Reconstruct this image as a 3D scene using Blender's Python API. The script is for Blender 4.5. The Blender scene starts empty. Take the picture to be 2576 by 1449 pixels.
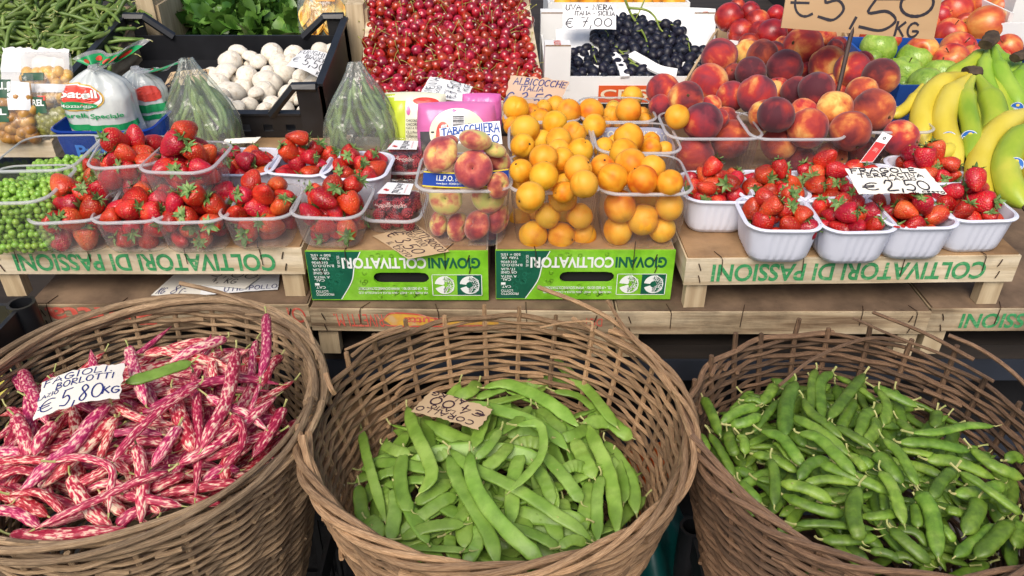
import bpy, bmesh, math, random
import numpy as np
from mathutils import Vector, Matrix, Quaternion, noise
R_ = math.radians
random.seed(7)
C = bpy.context.scene.collection
sc = bpy.context.scene
# ------------------------------------------------ camera, world, sun, exposure
F = 2022.0; PITCH = R_(32); ZC = 1.4375
cam = bpy.data.objects.new('camera', bpy.data.cameras.new('camera')); C.objects.link(cam)
cam.location = (0, 0, ZC); cam.rotation_euler = (R_(90) - PITCH, 0, 0)
cam.data.sensor_width = 36; cam.data.lens = 18 * F / 1288; cam.data.clip_start = .02; cam.data.clip_end = 2000
sc.camera = cam
SUN_EL, SUN_AZ = 50, 196          # azimuth clockwise from +Y: behind the camera
w = bpy.data.worlds.new('World'); sc.world = w; w.use_nodes = True
sky = w.node_tree.nodes.new('ShaderNodeTexSky'); sky.sky_type = 'NISHITA'; sky.sun_disc = False
sky.sun_elevation = R_(SUN_EL); sky.sun_rotation = R_(SUN_AZ); sky.dust_density = 4; sky.air_density = 1.0
bg = w.node_tree.nodes['Background']; bg.inputs[1].default_value = .10
w.node_tree.links.new(sky.outputs[0], bg.inputs[0])
sl = bpy.data.lights.new('sun', 'SUN'); sl.energy = 2.0; sl.angle = R_(38); sl.color = (1, .93, .84)
sun = bpy.data.objects.new('sun', sl); C.objects.link(sun)
sd = Vector((math.sin(R_(SUN_AZ)) * math.cos(R_(SUN_EL)), math.cos(R_(SUN_AZ)) * math.cos(R_(SUN_EL)), math.sin(R_(SUN_EL))))
sun.rotation_euler = sd.to_track_quat('Z', 'Y').to_euler(); sun.location = sd * 20
sc.view_settings.view_transform = 'Standard'; sc.view_settings.look = 'None'; sc.view_settings.gamma = 1
sc.view_settings.exposure = 0.46
sc.cycles.transparent_max_bounces = 32; sc.cycles.max_bounces = 8; sc.cycles.use_denoising = True
sc.cycles.sample_clamp_indirect = 6

# ------------------------------------------------ helpers
def ray(u, v):
    a = (u - 1288) / F; b = -(v - 724.5) / F; c, s = math.cos(PITCH), math.sin(PITCH)
    return Vector((a, c + b * s, -s + b * c))
O0 = Vector((0, 0, ZC))
def at(u, v, z):
    d = ray(u, v); return O0 + d * ((z - ZC) / d.z)
def atY(u, v, Y):
    d = ray(u, v); return O0 + d * (Y / d.y)
def depth(p):
    return p[1] * math.cos(PITCH) - (p[2] - ZC) * math.sin(PITCH)
def proj(p):
    d = depth(p); up = p[1] * math.sin(PITCH) + (p[2] - ZC) * math.cos(PITCH)
    return (1288 + F * p[0] / d, 724.5 - F * up / d)
def T(k):                       # photograph crops -> picture coordinates
    ox = {1: 0, 2: 644, 3: 1288, 4: 1932}[(k - 1) % 4 + 1]; oy = 0 if k < 5 else 377.4
    return lambda x, y: (ox + x / 3, oy + y / 3)
T1, T2, T3, T4, T5, T6, T7, T8 = [T(k) for k in range(1, 9)]
LB = lambda x, y: (.479 * x, 754.7 + .479 * y)
CB = lambda x, y: (754.7 + .479 * x, 754.7 + .479 * y)
RB = lambda x, y: (1695.5 + .479 * x, 754.7 + .479 * y)

def wloc(o):
    p = Vector((0, 0, 0))
    while o is not None: p = p + Vector(o.location); o = o.parent
    return p
def tag(o, label=None, cat=None, group=None, kind=None):
    if label: o['label'] = label
    if cat: o['category'] = cat
    if group: o['group'] = group
    if kind: o['kind'] = kind
    return o
def thing(name, label, cat, loc=(0, 0, 0), group=None):
    o = bpy.data.objects.new(name, None); C.objects.link(o); o.location = loc; o.empty_display_size = .02
    return tag(o, label, cat, group)
def cr(pts, n):                 # Catmull-Rom resample
    P = [Vector(p) for p in pts]
    if len(P) == 2: P = [P[0], (P[0] + P[1]) / 2, P[1]]
    P = [2 * P[0] - P[1]] + P + [2 * P[-1] - P[-2]]; out = []
    m = len(P) - 3
    for i in range(n + 1):
        t = i / n * m; k = min(int(t), m - 1); t -= k
        a, b, c, d = P[k:k + 4]
        out.append(.5 * ((2 * b) + (c - a) * t + (2 * a - 5 * b + 4 * c - d) * t * t + (3 * b - a - 3 * c + d) * t ** 3))
    return out
class MB:
    def __init__(s): s.v = []; s.f = []; s.uv = {}; s.col = {}
    def add(s, vs, fs, uvs=None, col=None):
        k = len(s.v); s.v += [tuple(p) for p in vs]; s.f += [tuple(i + k for i in f) for f in fs]
        if uvs:
            for i, q in enumerate(uvs): s.uv[k + i] = q
        if col is not None:
            for i in range(len(vs)): s.col[k + i] = col
    def box(s, a, b, fr=None):
        x0, y0, z0 = a; x1, y1, z1 = b
        vs = [Vector(p) for p in ((x0,y0,z0),(x1,y0,z0),(x1,y1,z0),(x0,y1,z0),(x0,y0,z1),(x1,y0,z1),(x1,y1,z1),(x0,y1,z1))]
        if fr: vs = [fr @ p for p in vs]
        s.add(vs, [(0,3,2,1),(4,5,6,7),(0,1,5,4),(1,2,6,5),(2,3,7,6),(3,0,4,7)])
    def tube(s, pts, rad, seg=8, up=None, flat=1.0, cap=True, col=None, sq=1.0):
        n = len(pts); P = [Vector(p) for p in pts]
        L = 0; vs = []; uvs = []; prev = None
        for i in range(n):
            t = (P[min(i + 1, n - 1)] - P[max(i - 1, 0)])
            t = t.normalized() if t.length > 1e-9 else Vector((0, 0, 1))
            if up is not None: N = Vector(up[i] if isinstance(up, list) else up)
            else: N = prev if prev is not None else (Vector((0, 0, 1)) if abs(t.z) < .9 else Vector((1, 0, 0)))
            N = N - t * N.dot(t)
            if N.length < 1e-6: N = t.orthogonal()
            N.normalize(); prev = N; B = t.cross(N)
            if i: L += (P[i] - P[i - 1]).length
            r = rad[i] if isinstance(rad, (list, tuple)) else rad
            fl = flat[i] if isinstance(flat, (list, tuple)) else flat
            for k in range(seg):
                a = 2 * math.pi * k / seg
                vs.append(P[i] + B * (r * math.cos(a)) + N * (r * fl * math.copysign(abs(math.sin(a)) ** sq, math.sin(a)))); uvs.append((L, k / seg))
        fs = [(i*seg+k, i*seg+(k+1)%seg, (i+1)*seg+(k+1)%seg, (i+1)*seg+k) for i in range(n-1) for k in range(seg)]
        if cap: fs += [tuple(range(seg))[::-1], tuple((n-1)*seg+k for k in range(seg))]
        s.add(vs, fs, uvs, col)
    def lathe(s, prof, seg=24, fn=None, M=None, close=True):
        vs = []; uvs = []
        for i, (r, z) in enumerate(prof):
            for k in range(seg):
                a = 2 * math.pi * k / seg; p = Vector((r * math.cos(a), r * math.sin(a), z))
                if fn: p = fn(p, a, i / (len(prof) - 1))
                vs.append(M @ p if M else p); uvs.append((k / seg, i / (len(prof) - 1)))
        n = len(prof)
        fs = [(i*seg+k, i*seg+(k+1)%seg, (i+1)*seg+(k+1)%seg, (i+1)*seg+k) for i in range(n-1) for k in range(seg)]
        if close: fs += [tuple(range(seg))[::-1], tuple((n-1)*seg+k for k in range(seg))]
        s.add(vs, fs, uvs)
    def grid(s, fn, nu, nv):
        vs = [fn(i / nu, j / nv) for j in range(nv + 1) for i in range(nu + 1)]
        s.add(vs, [(j*(nu+1)+i, j*(nu+1)+i+1, (j+1)*(nu+1)+i+1, (j+1)*(nu+1)+i) for j in range(nv) for i in range(nu)],
              [(i / nu, j / nv) for j in range(nv + 1) for i in range(nu + 1)])
    def mesh(s, name, m, smooth=True, off=None):
        me = bpy.data.meshes.new(name)
        vs = s.v if off is None else [(p[0]-off[0], p[1]-off[1], p[2]-off[2]) for p in s.v]
        me.from_pydata(vs, [], s.f)
        if s.uv:
            ul = me.uv_layers.new(name='UVMap'); li = np.empty(len(me.loops), dtype=np.int32)
            me.loops.foreach_get('vertex_index', li)
            arr = np.zeros((len(s.v), 2), dtype=np.float32)
            for k, q in s.uv.items(): arr[k] = q
            ul.data.foreach_set('uv', arr[li].ravel())
        if s.col:
            ca = me.attributes.new('tone', 'FLOAT', 'POINT'); a = np.full(len(s.v), .5, dtype=np.float32)
            for k, q in s.col.items(): a[k] = q
            ca.data.foreach_set('value', a)
        if smooth:
            me.polygons.foreach_set('use_smooth', [True] * len(me.polygons))
            if smooth != 'all': me.set_sharp_from_angle(angle=R_(40))
        if m: me.materials.append(m)
        me.update(); return me
    def build(s, name, m, parent=None, smooth=True, label=None, cat=None, group=None, kind=None, base=False):
        if parent is not None: off = wloc(parent); loc = (0, 0, 0)
        else:
            A = np.array(s.v); off = (A.min(0) + A.max(0)) / 2; loc = tuple(off)
        o = bpy.data.objects.new(name, s.mesh(name, m, smooth, off)); C.objects.link(o); o.location = loc
        if parent is not None: o.parent = parent
        return tag(o, label, cat, group, kind)
def inst(name, me, loc, rot=None, scale=1.0, parent=None):
    o = bpy.data.objects.new(name, me); C.objects.link(o); o.location = loc
    if rot is not None:
        o.rotation_euler = rot.to_euler() if not isinstance(rot, (tuple, list)) else rot
    o.scale = (scale,) * 3 if isinstance(scale, (int, float)) else scale
    if parent is not None: o.parent = parent
    return o
def rquat(rng=random):
    q = Quaternion([rng.gauss(0, 1) for _ in range(4)]); q.normalize(); return q
def spread(objs, noun, place, cat, group, ranks=5):
    """unique labels from where each one sits in its heap as seen from the front"""
    pr = {o: proj(wloc(o)) for o in objs}; rest = list(objs)
    key = [('topmost', lambda p: p[1]), ('leftmost', lambda p: p[0]), ('rightmost', lambda p: -p[0]), ('lowest', lambda p: -p[1])]
    x0, x1 = min(p[0] for p in pr.values()), max(p[0] for p in pr.values()); y0, y1 = min(p[1] for p in pr.values()), max(p[1] for p in pr.values())
    if len(objs) > 40:
        for nm, a, b in (('upper left', x0, y0), ('upper right', x1, y0), ('lower left', x0, y1), ('lower right', x1, y1)):
            key.append((nm + ' corner', lambda p, a=a, b=b: (p[0]-a)**2 + (p[1]-b)**2))
    cx = sum(p[0] for p in pr.values()) / len(pr); cy = sum(p[1] for p in pr.values()) / len(pr)
    key.append(('most central', lambda p: (p[0]-cx)**2 + (p[1]-cy)**2)); mark = []
    for nm, k in key:
        if not rest: break
        o = min(rest, key=lambda q: k(pr[q])); rest.remove(o); mark.append((nm, o))
        tag(o, f'{nm} {noun} {place}', cat, group)
    for r in ('beside', 'second from', 'third from', 'fourth from', 'fifth from')[:ranks]:
        for nm, m in mark:
            if not rest: break
            o = min(rest, key=lambda q: (pr[q][0]-pr[m][0])**2 + (pr[q][1]-pr[m][1])**2); rest.remove(o)
            tag(o, f'{noun} {r} the {nm} one {place}', cat, group)
    for o in rest: tag(o, f'{noun} amid the others {place}', cat, group)

# ------------------------------------------------ materials
def S(r, g, b):                 # sRGB 0-255 to linear
    return tuple(((c / 255 + .055) / 1.055) ** 2.4 if c > 10 else c / 255 / 12.92 for c in (r, g, b))
MATS = {}
def M(name, cols, scale=8, coord='Object', stretch=(1, 1, 1), detail=4, lo=.35, hi=.65, rough=.5, bump=0, bscale=None, rnd=0,
      hrnd=0, coat=0, sheen=0, sub=0, spec=.5, tone=0, bstretch=None, metal=0, spots=None, ior=1.45, dist=.0, facrnd=0, dirt=0, dscale=5):
    if name in MATS: return MATS[name]
    m = bpy.data.materials.new(name); m.use_nodes = True; nt = m.node_tree; N = nt.nodes; K = nt.links
    b = N['Principled BSDF']; tc = N.new('ShaderNodeTexCoord')
    mp = N.new('ShaderNodeMapping'); mp.inputs['Scale'].default_value = stretch; K.new(tc.outputs[coord], mp.inputs[0])
    oi = N.new('ShaderNodeObjectInfo')
    off = N.new('ShaderNodeVectorMath'); off.operation = 'MULTIPLY_ADD'
    sep = N.new('ShaderNodeCombineXYZ'); K.new(oi.outputs['Random'], sep.inputs[0]); K.new(oi.outputs['Random'], sep.inputs[2])
    off.inputs[1].default_value = (37, 0, 91); K.new(sep.outputs[0], off.inputs[0]); K.new(mp.outputs[0], off.inputs[2])
    ns = N.new('ShaderNodeTexNoise'); ns.inputs['Scale'].default_value = scale; ns.inputs['Detail'].default_value = detail
    ns.inputs['Distortion'].default_value = dist
    K.new(off.outputs[0], ns.inputs['Vector'])
    rp = N.new('ShaderNodeValToRGB')
    if facrnd:
        fa = N.new('ShaderNodeMath'); fa.operation = 'MULTIPLY_ADD'; fa.inputs[1].default_value = facrnd; fb = N.new('ShaderNodeMath'); fb.operation = 'SUBTRACT'; fb.inputs[1].default_value = facrnd / 2
        K.new(oi.outputs['Random'], fa.inputs[0]); K.new(ns.outputs[0], fa.inputs[2]); K.new(fa.outputs[0], fb.inputs[0]); K.new(fb.outputs[0], rp.inputs[0])
    else: K.new(ns.outputs[0], rp.inputs[0])
    e = rp.color_ramp.elements
    while len(e) < len(cols): e.new(.5)
    for i, c in enumerate(cols):
        e[i].position = lo + (hi - lo) * i / max(1, len(cols) - 1); e[i].color = (*c, 1)
    out = rp.outputs[0]
    if spots:                   # (colour, scale, threshold)
        vo = N.new('ShaderNodeTexVoronoi'); vo.inputs['Scale'].default_value = spots[1]; K.new(tc.outputs[coord], vo.inputs['Vector'])
        mt = N.new('ShaderNodeMath'); mt.operation = 'LESS_THAN'; mt.inputs[1].default_value = spots[2]; K.new(vo.outputs['Distance'], mt.inputs[0])
        mx = N.new('ShaderNodeMix'); mx.data_type = 'RGBA'; K.new(mt.outputs[0], mx.inputs[0]); K.new(out, mx.inputs[6])
        mx.inputs[7].default_value = (*spots[0], 1); out = mx.outputs[2]
    if rnd or hrnd:
        hs = N.new('ShaderNodeHueSaturation'); K.new(out, hs.inputs['Color'])
        for src, nm, amt, mid in ((oi.outputs['Random'], 'Value', rnd, 1), (oi.outputs['Random'], 'Hue', hrnd, .5)):
            mr = N.new('ShaderNodeMath'); mr.operation = 'MULTIPLY'; mr.inputs[1].default_value = 7.31 if nm == 'Hue' else 1
            fr = N.new('ShaderNodeMath'); fr.operation = 'FRACT'; K.new(src, mr.inputs[0]); K.new(mr.outputs[0], fr.inputs[0])
            ma = N.new('ShaderNodeMapRange'); ma.inputs[3].default_value = mid - amt; ma.inputs[4].default_value = mid + amt
            K.new(fr.outputs[0], ma.inputs[0]); K.new(ma.outputs[0], hs.inputs[nm])
        out = hs.outputs[0]
    if tone:
        at_ = N.new('ShaderNodeAttribute'); at_.attribute_name = 'tone'
        ma = N.new('ShaderNodeMapRange'); ma.inputs[3].default_value = 1 - tone; ma.inputs[4].default_value = 1 + tone; K.new(at_.outputs['Fac'], ma.inputs[0])
        hs = N.new('ShaderNodeHueSaturation'); K.new(out, hs.inputs['Color']); K.new(ma.outputs[0], hs.inputs['Value']); out = hs.outputs[0]
    if dirt:                    # stains and wear
        dn = N.new('ShaderNodeTexNoise'); dn.inputs['Scale'].default_value = dscale; dn.inputs['Detail'].default_value = 9; dn.inputs['Roughness'].default_value = .68; K.new(tc.outputs['Object'], dn.inputs['Vector'])
        dr = N.new('ShaderNodeMapRange'); dr.inputs[1].default_value = .36; dr.inputs[2].default_value = .56; dr.inputs[3].default_value = 1 - dirt; dr.inputs[4].default_value = 1.0; K.new(dn.outputs[0], dr.inputs[0])
        hd = N.new('ShaderNodeHueSaturation'); K.new(dr.outputs[0], hd.inputs['Value']); K.new(out, hd.inputs['Color']); out = hd.outputs[0]
    K.new(out, b.inputs['Base Color'])
    b.inputs['Roughness'].default_value = rough; b.inputs['Coat Weight'].default_value = coat; b.inputs['Coat Roughness'].default_value = .12
    b.inputs['Sheen Weight'].default_value = sheen; b.inputs['Metallic'].default_value = metal; b.inputs['Specular IOR Level'].default_value = spec
    if sub: b.inputs['Subsurface Weight'].default_value = sub; b.inputs['Subsurface Radius'].default_value = (.01, .006, .003); b.inputs['Subsurface Scale'].default_value = .6
    if bump:
        bn = N.new('ShaderNodeTexNoise'); bn.inputs['Scale'].default_value = bscale or scale * 3; bn.inputs['Detail'].default_value = 5
        if bstretch:
            m2 = N.new('ShaderNodeMapping'); m2.inputs['Scale'].default_value = bstretch; K.new(tc.outputs[coord], m2.inputs[0]); K.new(m2.outputs[0], bn.inputs['Vector'])
        else: K.new(off.outputs[0], bn.inputs['Vector'])
        bp = N.new('ShaderNodeBump'); bp.inputs['Strength'].default_value = bump; bp.inputs['Distance'].default_value = .004
        K.new(bn.outputs[0], bp.inputs['Height']); K.new(bp.outputs[0], b.inputs['Normal'])
        if spots:
            bq = N.new('ShaderNodeBump'); bq.inputs['Strength'].default_value = .6; bq.inputs['Distance'].default_value = .002
            sm = N.new('ShaderNodeMapRange'); sm.inputs[1].default_value = 0; sm.inputs[2].default_value = .5; K.new(vo.outputs['Distance'], sm.inputs[0])
            K.new(sm.outputs[0], bq.inputs['Height']); K.new(bp.outputs[0], bq.inputs['Normal']); K.new(bq.outputs[0], b.inputs['Normal'])
    MATS[name] = m; return m
def film(name, tint=(1, 1, 1), white=.08, rough=.08, tr=.95, gl=1.0, bump=.15, bscale=40):
    """thin clear plastic: transparent + fresnel gloss + a little milky diffuse"""
    m = bpy.data.materials.new(name); m.use_nodes = True; nt = m.node_tree; N = nt.nodes; K = nt.links; N.remove(N['Principled BSDF'])
    o = N['Material Output']; t = N.new('ShaderNodeBsdfTransparent'); t.inputs[0].default_value = (*[c * tr for c in tint], 1)
    d = N.new('ShaderNodeBsdfDiffuse'); d.inputs[0].default_value = (*tint, 1) if tint != (1, 1, 1) else (.85, .86, .88, 1)
    tl = N.new('ShaderNodeBsdfTranslucent'); tl.inputs[0].default_value = d.inputs[0].default_value
    md = N.new('ShaderNodeMixShader'); md.inputs[0].default_value = .4; K.new(d.outputs[0], md.inputs[1]); K.new(tl.outputs[0], md.inputs[2])
    m1 = N.new('ShaderNodeMixShader'); m1.inputs[0].default_value = white; K.new(t.outputs[0], m1.inputs[1]); K.new(md.outputs[0], m1.inputs[2])
    g = N.new('ShaderNodeBsdfGlossy'); g.inputs['Roughness'].default_value = rough
    fr = N.new('ShaderNodeFresnel'); ge = N.new('ShaderNodeNewGeometry'); io = N.new('ShaderNodeMapRange'); io.inputs[3].default_value = 1.45; io.inputs[4].default_value = 1 / 1.45; K.new(ge.outputs['Backfacing'], io.inputs[0]); K.new(io.outputs[0], fr.inputs[0])
    ml = N.new('ShaderNodeMath'); ml.operation = 'MULTIPLY'; ml.inputs[1].default_value = gl; K.new(fr.outputs[0], ml.inputs[0])
    m2 = N.new('ShaderNodeMixShader'); K.new(ml.outputs[0], m2.inputs[0]); K.new(m1.outputs[0], m2.inputs[1]); K.new(g.outputs[0], m2.inputs[2])
    if bump:
        tc = N.new('ShaderNodeTexCoord'); bn = N.new('ShaderNodeTexNoise'); bn.inputs['Scale'].default_value = bscale; K.new(tc.outputs['Object'], bn.inputs['Vector'])
        bp = N.new('ShaderNodeBump'); bp.inputs['Strength'].default_value = bump; bp.inputs['Distance'].default_value = .01; K.new(bn.outputs[0], bp.inputs['Height'])
        K.new(bp.outputs[0], g.inputs['Normal'])
    K.new(m2.outputs[0], o.inputs[0]); return m
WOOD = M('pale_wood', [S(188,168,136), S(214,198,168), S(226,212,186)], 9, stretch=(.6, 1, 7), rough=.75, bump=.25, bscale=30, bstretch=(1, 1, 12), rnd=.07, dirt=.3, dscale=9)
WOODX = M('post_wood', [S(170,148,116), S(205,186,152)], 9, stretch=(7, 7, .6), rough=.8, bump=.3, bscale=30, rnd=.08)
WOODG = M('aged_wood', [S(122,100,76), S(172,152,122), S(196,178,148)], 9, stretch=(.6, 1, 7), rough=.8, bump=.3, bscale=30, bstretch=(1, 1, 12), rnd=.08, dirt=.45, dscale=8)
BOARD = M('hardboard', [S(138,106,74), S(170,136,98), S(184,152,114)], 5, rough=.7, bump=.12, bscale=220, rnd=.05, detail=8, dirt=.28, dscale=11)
BOARDG = M('darker_hardboard', [S(92,74,58), S(122,100,80), S(140,116,92)], 9, rough=.75, bump=.12, bscale=220, detail=8, dirt=.4, dscale=9)  # darker brown than the hardboard of the upper crates
CARD = M('brown_card', [S(186,160,124), S(200,174,138)], 14, rough=.85, bump=.05, detail=8)
PAPER = M('white_card', [S(228,230,232), S(240,241,242)], 12, rough=.7)
PAPERG = M('cream_card', [S(222,218,206), S(234,231,222)], 12, rough=.7)
TORN = M('torn_card_edge', [S(150,116,84), S(170,138,104)], 60, rough=.9)
PINKCARD = M('pinkish_card', [S(190,160,136), S(204,176,152)], 10, rough=.85)
INKB = M('blue_ink', [S(32,40,110)]*2, rough=.5); INKK = M('black_ink', [S(38,34,44)]*2, rough=.5)
INKBB = M('bright_blue_ink', [S(36,80,160)]*2, rough=.5)
INKP = M('violet_ink', [S(52,30,48)]*2, rough=.5)
WIRE = M('rusty_wire', [S(60,48,40), S(88,64,48)], 60, rough=.6, metal=.5)
PGREEN = M('green_print', [S(52,140,84), S(70,156,100), S(190,190,150)], 90, lo=.42, hi=.78, rough=.8, stretch=(1, 1, 3))
PRED = M('red_print', [S(205,84,70), S(214,108,90), S(215,180,150)], 90, lo=.45, hi=.8, rough=.8)
WICKER = {}
for k_, (a_, b_, c_) in {'left': ((100,78,56), (150,124,94), (184,158,126)), 'mid': ((104,76,52), (156,122,88), (192,160,124)), 'right': ((72,52,38), (112,84,62), (148,118,90))}.items():
    WICKER[k_] = M('wicker_' + k_, [S(*a_), S(*b_), S(*c_)], 34, coord='UV', stretch=(2.2, 1.5, 1), rough=.62, bump=.5, bscale=70, tone=.42, lo=.3, hi=.68, detail=8, dirt=.28, dscale=14)
BLACKP = M('black_plastic', [S(26,27,30), S(36,37,41)], 20, rough=.42, bump=.05)
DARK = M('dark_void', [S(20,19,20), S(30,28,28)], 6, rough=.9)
WHITEP = M('white_plastic', [S(214,218,234), S(222,226,240)], 3, rough=.38, sub=.0)
FOAM = M('white_foam', [S(236,236,234), S(243,243,241)], 30, rough=.8)
CLEAR = film('clear_plastic', white=.04, rough=.06, gl=.8, tr=.985, bump=.02)
CLEARM = film('milky_clear_plastic', white=.15, rough=.1, gl=.8, tr=.985, bump=.04)
RIM = film('clear_rim', white=.5, rough=.08, bump=0, tr=.92)
BAGF = film('bag_film', tint=(.92, .96, .93), white=.17, rough=.18, gl=1.6, bump=1.0, bscale=34, tr=1.03)
BLUEP = film('blue_plastic', tint=S(36,84,190), white=.75, rough=.2, tr=1)
# ------------------------------------------------ writing
def arc(cx, cy, rx, ry, a0, a1, n=10):
    return [(cx + rx * math.cos(R_(a0 + (a1 - a0) * i / n)), cy + ry * math.sin(R_(a0 + (a1 - a0) * i / n))) for i in range(n + 1)]
GL = {
 'A': (.8, [[(0,0),(.38,1),(.8,0)], [(.1,.36),(.72,.4)]]), 'B': (.7, [[(.05,0),(.08,1)], [(.02,1),(.5,.95),(.55,.7),(.1,.54),(.62,.45),(.66,.1),(.04,0)]]),
 'C': (.75, [arc(.42,.5,.4,.5,50,310)]), 'D': (.75, [[(.06,0),(.06,1)], [(0,1),(.5,.9),(.72,.5),(.5,.08),(0,0)]]),
 'E': (.65, [[(.62,.98),(.05,1),(.05,0),(.65,.02)], [(.05,.52),(.5,.54)]]), 'F': (.65, [[(.06,0),(.08,1)], [(0,.98),(.68,1)], [(.08,.54),(.5,.56)]]),
 'G': (.8, [arc(.42,.5,.4,.5,50,330)+[(.78,.42),(.42,.42)]]), 'H': (.75, [[(.05,0),(.05,1)], [(.7,0),(.7,1)], [(.05,.5),(.7,.54)]]),
 'I': (.25, [[(.12,0),(.12,1)]]), 'K': (.7, [[(.06,0),(.06,1)], [(.62,1),(.08,.45)], [(.2,.56),(.7,0)]]), 'L': (.6, [[(.06,1),(.04,0),(.62,.03)]]),
 'N': (.8, [[(.05,0),(.06,1),(.7,0),(.74,1)]]), 'M': (.95, [[(.04,0),(.1,1),(.46,.3),(.84,1),(.92,0)]]), 'O': (.8, [arc(.4,.5,.38,.48,100,460,14)]),
 'P': (.65, [[(.06,0),(.06,1)], [(0,1),(.5,.96),(.62,.74),(.5,.5),(.06,.46)]]), 'R': (.72, [[(.06,0),(.06,1)], [(0,1),(.5,.95),(.58,.75),(.5,.54),(.08,.48),(.7,0)]]),
 'S': (.65, [[(.6,.9),(.35,1),(.08,.8),(.3,.55),(.58,.3),(.35,.0),(.02,.1)]]), 'T': (.75, [[(.38,0),(.38,1)], [(0,.97),(.76,1)]]),
 'U': (.75, [[(.05,1),(.06,.25),(.36,0),(.66,.25),(.7,1)]]), 'V': (.75, [[(.02,1),(.36,0),(.74,1)]]), 'Z': (.7, [[(.02,.97),(.66,.98),(.03,.02),(.7,.02)]]),
 '-': (.5, [[(.06,.45),(.44,.48)]]), ',': (.25, [[(.16,.12),(.06,-.2)]]), '.': (.25, [[(.1,.02),(.14,.05)]]), ' ': (.42, []),
 '0': (.9, [arc(.45,.5,.42,.42,100,470,16)]), '1': (.35, [[(.02,.8),(.22,1),(.2,0)]]), '2': (.85, [[(.05,.72),(.3,1),(.66,.85),(.5,.45),(.04,.02),(.85,.04)]]),
 '3': (.75, [[(.05,.9),(.4,1),(.6,.78),(.25,.55),(.64,.35),(.5,.03),(.02,.08)]]), '4': (.75, [[(.5,1),(.02,.35),(.72,.38)], [(.52,.65),(.48,-.02)]]),
 '5': (.85, [[(.2,.95),(.12,.52),(.5,.6),(.75,.34),(.5,.02),(.02,.08)], [(.18,.95),(.8,1)]]), '7': (.75, [[(.02,.92),(.72,1),(.3,0)], [(.2,.48),(.66,.54)]]),
 '8': (.75, [[(.6,.85),(.36,1),(.12,.8),(.6,.3),(.36,0),(.08,.22),(.6,.72),(.6,.85)]]), '9': (.75, [[(.62,.8),(.35,1),(.08,.75),(.32,.52),(.62,.8),(.56,.3),(.35,0)]]),
 '€': (.85, [arc(.52,.5,.44,.5,55,305), [(-.02,.6),(.6,.62)], [(-.04,.4),(.56,.42)]]),
}
class Patch:
    """a bilinear sheet from four corners (BL, BR, TR, TL), optionally bowed"""
    def __init__(s, bl, br, tr, tl, bow=0, bowv=0):
        s.c = [Vector(p) for p in (bl, br, tr, tl)]; s.bow = bow; s.bowv = bowv
        s.n = ((s.c[1] - s.c[0]).cross(s.c[3] - s.c[0])).normalized()
    def pt(s, u, v, h=0):
        a, b, c, d = s.c
        p = (a * (1 - u) + b * u) * (1 - v) + (d * (1 - u) + c * u) * v
        return p + s.n * (h + s.bow * 4 * u * (1 - u) + s.bowv * 4 * v * (1 - v))
    def size(s):
        return (s.c[1] - s.c[0]).length, (s.c[3] - s.c[0]).length
def handwrite(mb, P, text, u0, v0, u1, v1, wd=.0012, slant=.08, h=.0007, jit=.03, rng=random):
    adv = sum(GL[c][0] + .22 for c in text) - .22
    x = 0; W, H = P.size()
    for c in text:
        gw, st = GL[c]; dy = rng.uniform(-jit, jit); sc_ = 1 + rng.uniform(-jit, jit)
        for s in st:
            q = [(x + px * sc_ + slant * py, py * sc_ + dy) for px, py in s]
            sm = len(q) > 3 and c not in 'AENMZVFTK'
            pts = cr([(a, b, 0) for a, b in q], len(q) * 4) if sm else [Vector((a, b, 0)) for a, b in q]
            g = [(u0 + (u1 - u0) * p.x / adv, v0 + (v1 - v0) * p.y) for p in pts]
            met = [Vector((a * W, b * H)) for a, b in g]
            L = []; Rr = []
            for i in range(len(g)):
                d = met[min(i+1, len(g)-1)] - met[max(i-1, 0)]
                if d.length < 1e-9: d = Vector((1, 0))
                d.normalize(); n = Vector((-d.y, d.x)) * wd / 2 * rng.uniform(.85, 1.15)
                if i in (0, len(g)-1): e = d * wd * .4 * (1 if i else -1)
                else: e = Vector((0, 0))
                for lst, sg in ((L, 1), (Rr, -1)):
                    m = met[i] + e + n * sg; lst.append(P.pt(m.x / W, m.y / H, h))
            k = len(L); mb.add(L + Rr, [(i, k + i, k + i + 1, i + 1) for i in range(k - 1)])
        x += gw + .22
_fc = {}
def glyphs(text, bold=0.0):
    if (text, bold) not in _fc:
        cu = bpy.data.curves.new('t', 'FONT'); cu.body = text; cu.offset = bold; cu.resolution_u = 4
        o = bpy.data.objects.new('t', cu); C.objects.link(o); bpy.context.view_layer.update()
        me = bpy.data.meshes.new_from_object(o.evaluated_get(bpy.context.evaluated_depsgraph_get()))
        vs = [(v.co.x, v.co.y) for v in me.vertices]; fs = [tuple(p.vertices) for p in me.polygons]
        bpy.data.objects.remove(o); bpy.data.curves.remove(cu); bpy.data.meshes.remove(me)
        x0, x1 = min(v[0] for v in vs), max(v[0] for v in vs); y0, y1 = min(v[1] for v in vs), max(v[1] for v in vs)
        _fc[(text, bold)] = ([((a - x0) / (x1 - x0), (b - y0) / (y1 - y0)) for a, b in vs], fs)
    return _fc[(text, bold)]
def print_text(mb, pt, text, u0, u1, v0, v1, bold=.02, h=.0006, rot90=False):
    """u0..u1, v0..v1: the box the words fill; swap ends to turn them round"""
    vs, fs = glyphs(text, bold)
    if rot90: vs = [(1 - b, a) for a, b in vs]
    mb.add([pt(u0 + (u1 - u0) * a, v0 + (v1 - v0) * b, h) for a, b in vs], fs)
def poly_on(mb, pt, pts, h=.0005):
    mb.add([pt(u, v, h) for u, v in pts], [tuple(range(len(pts)))])
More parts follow.
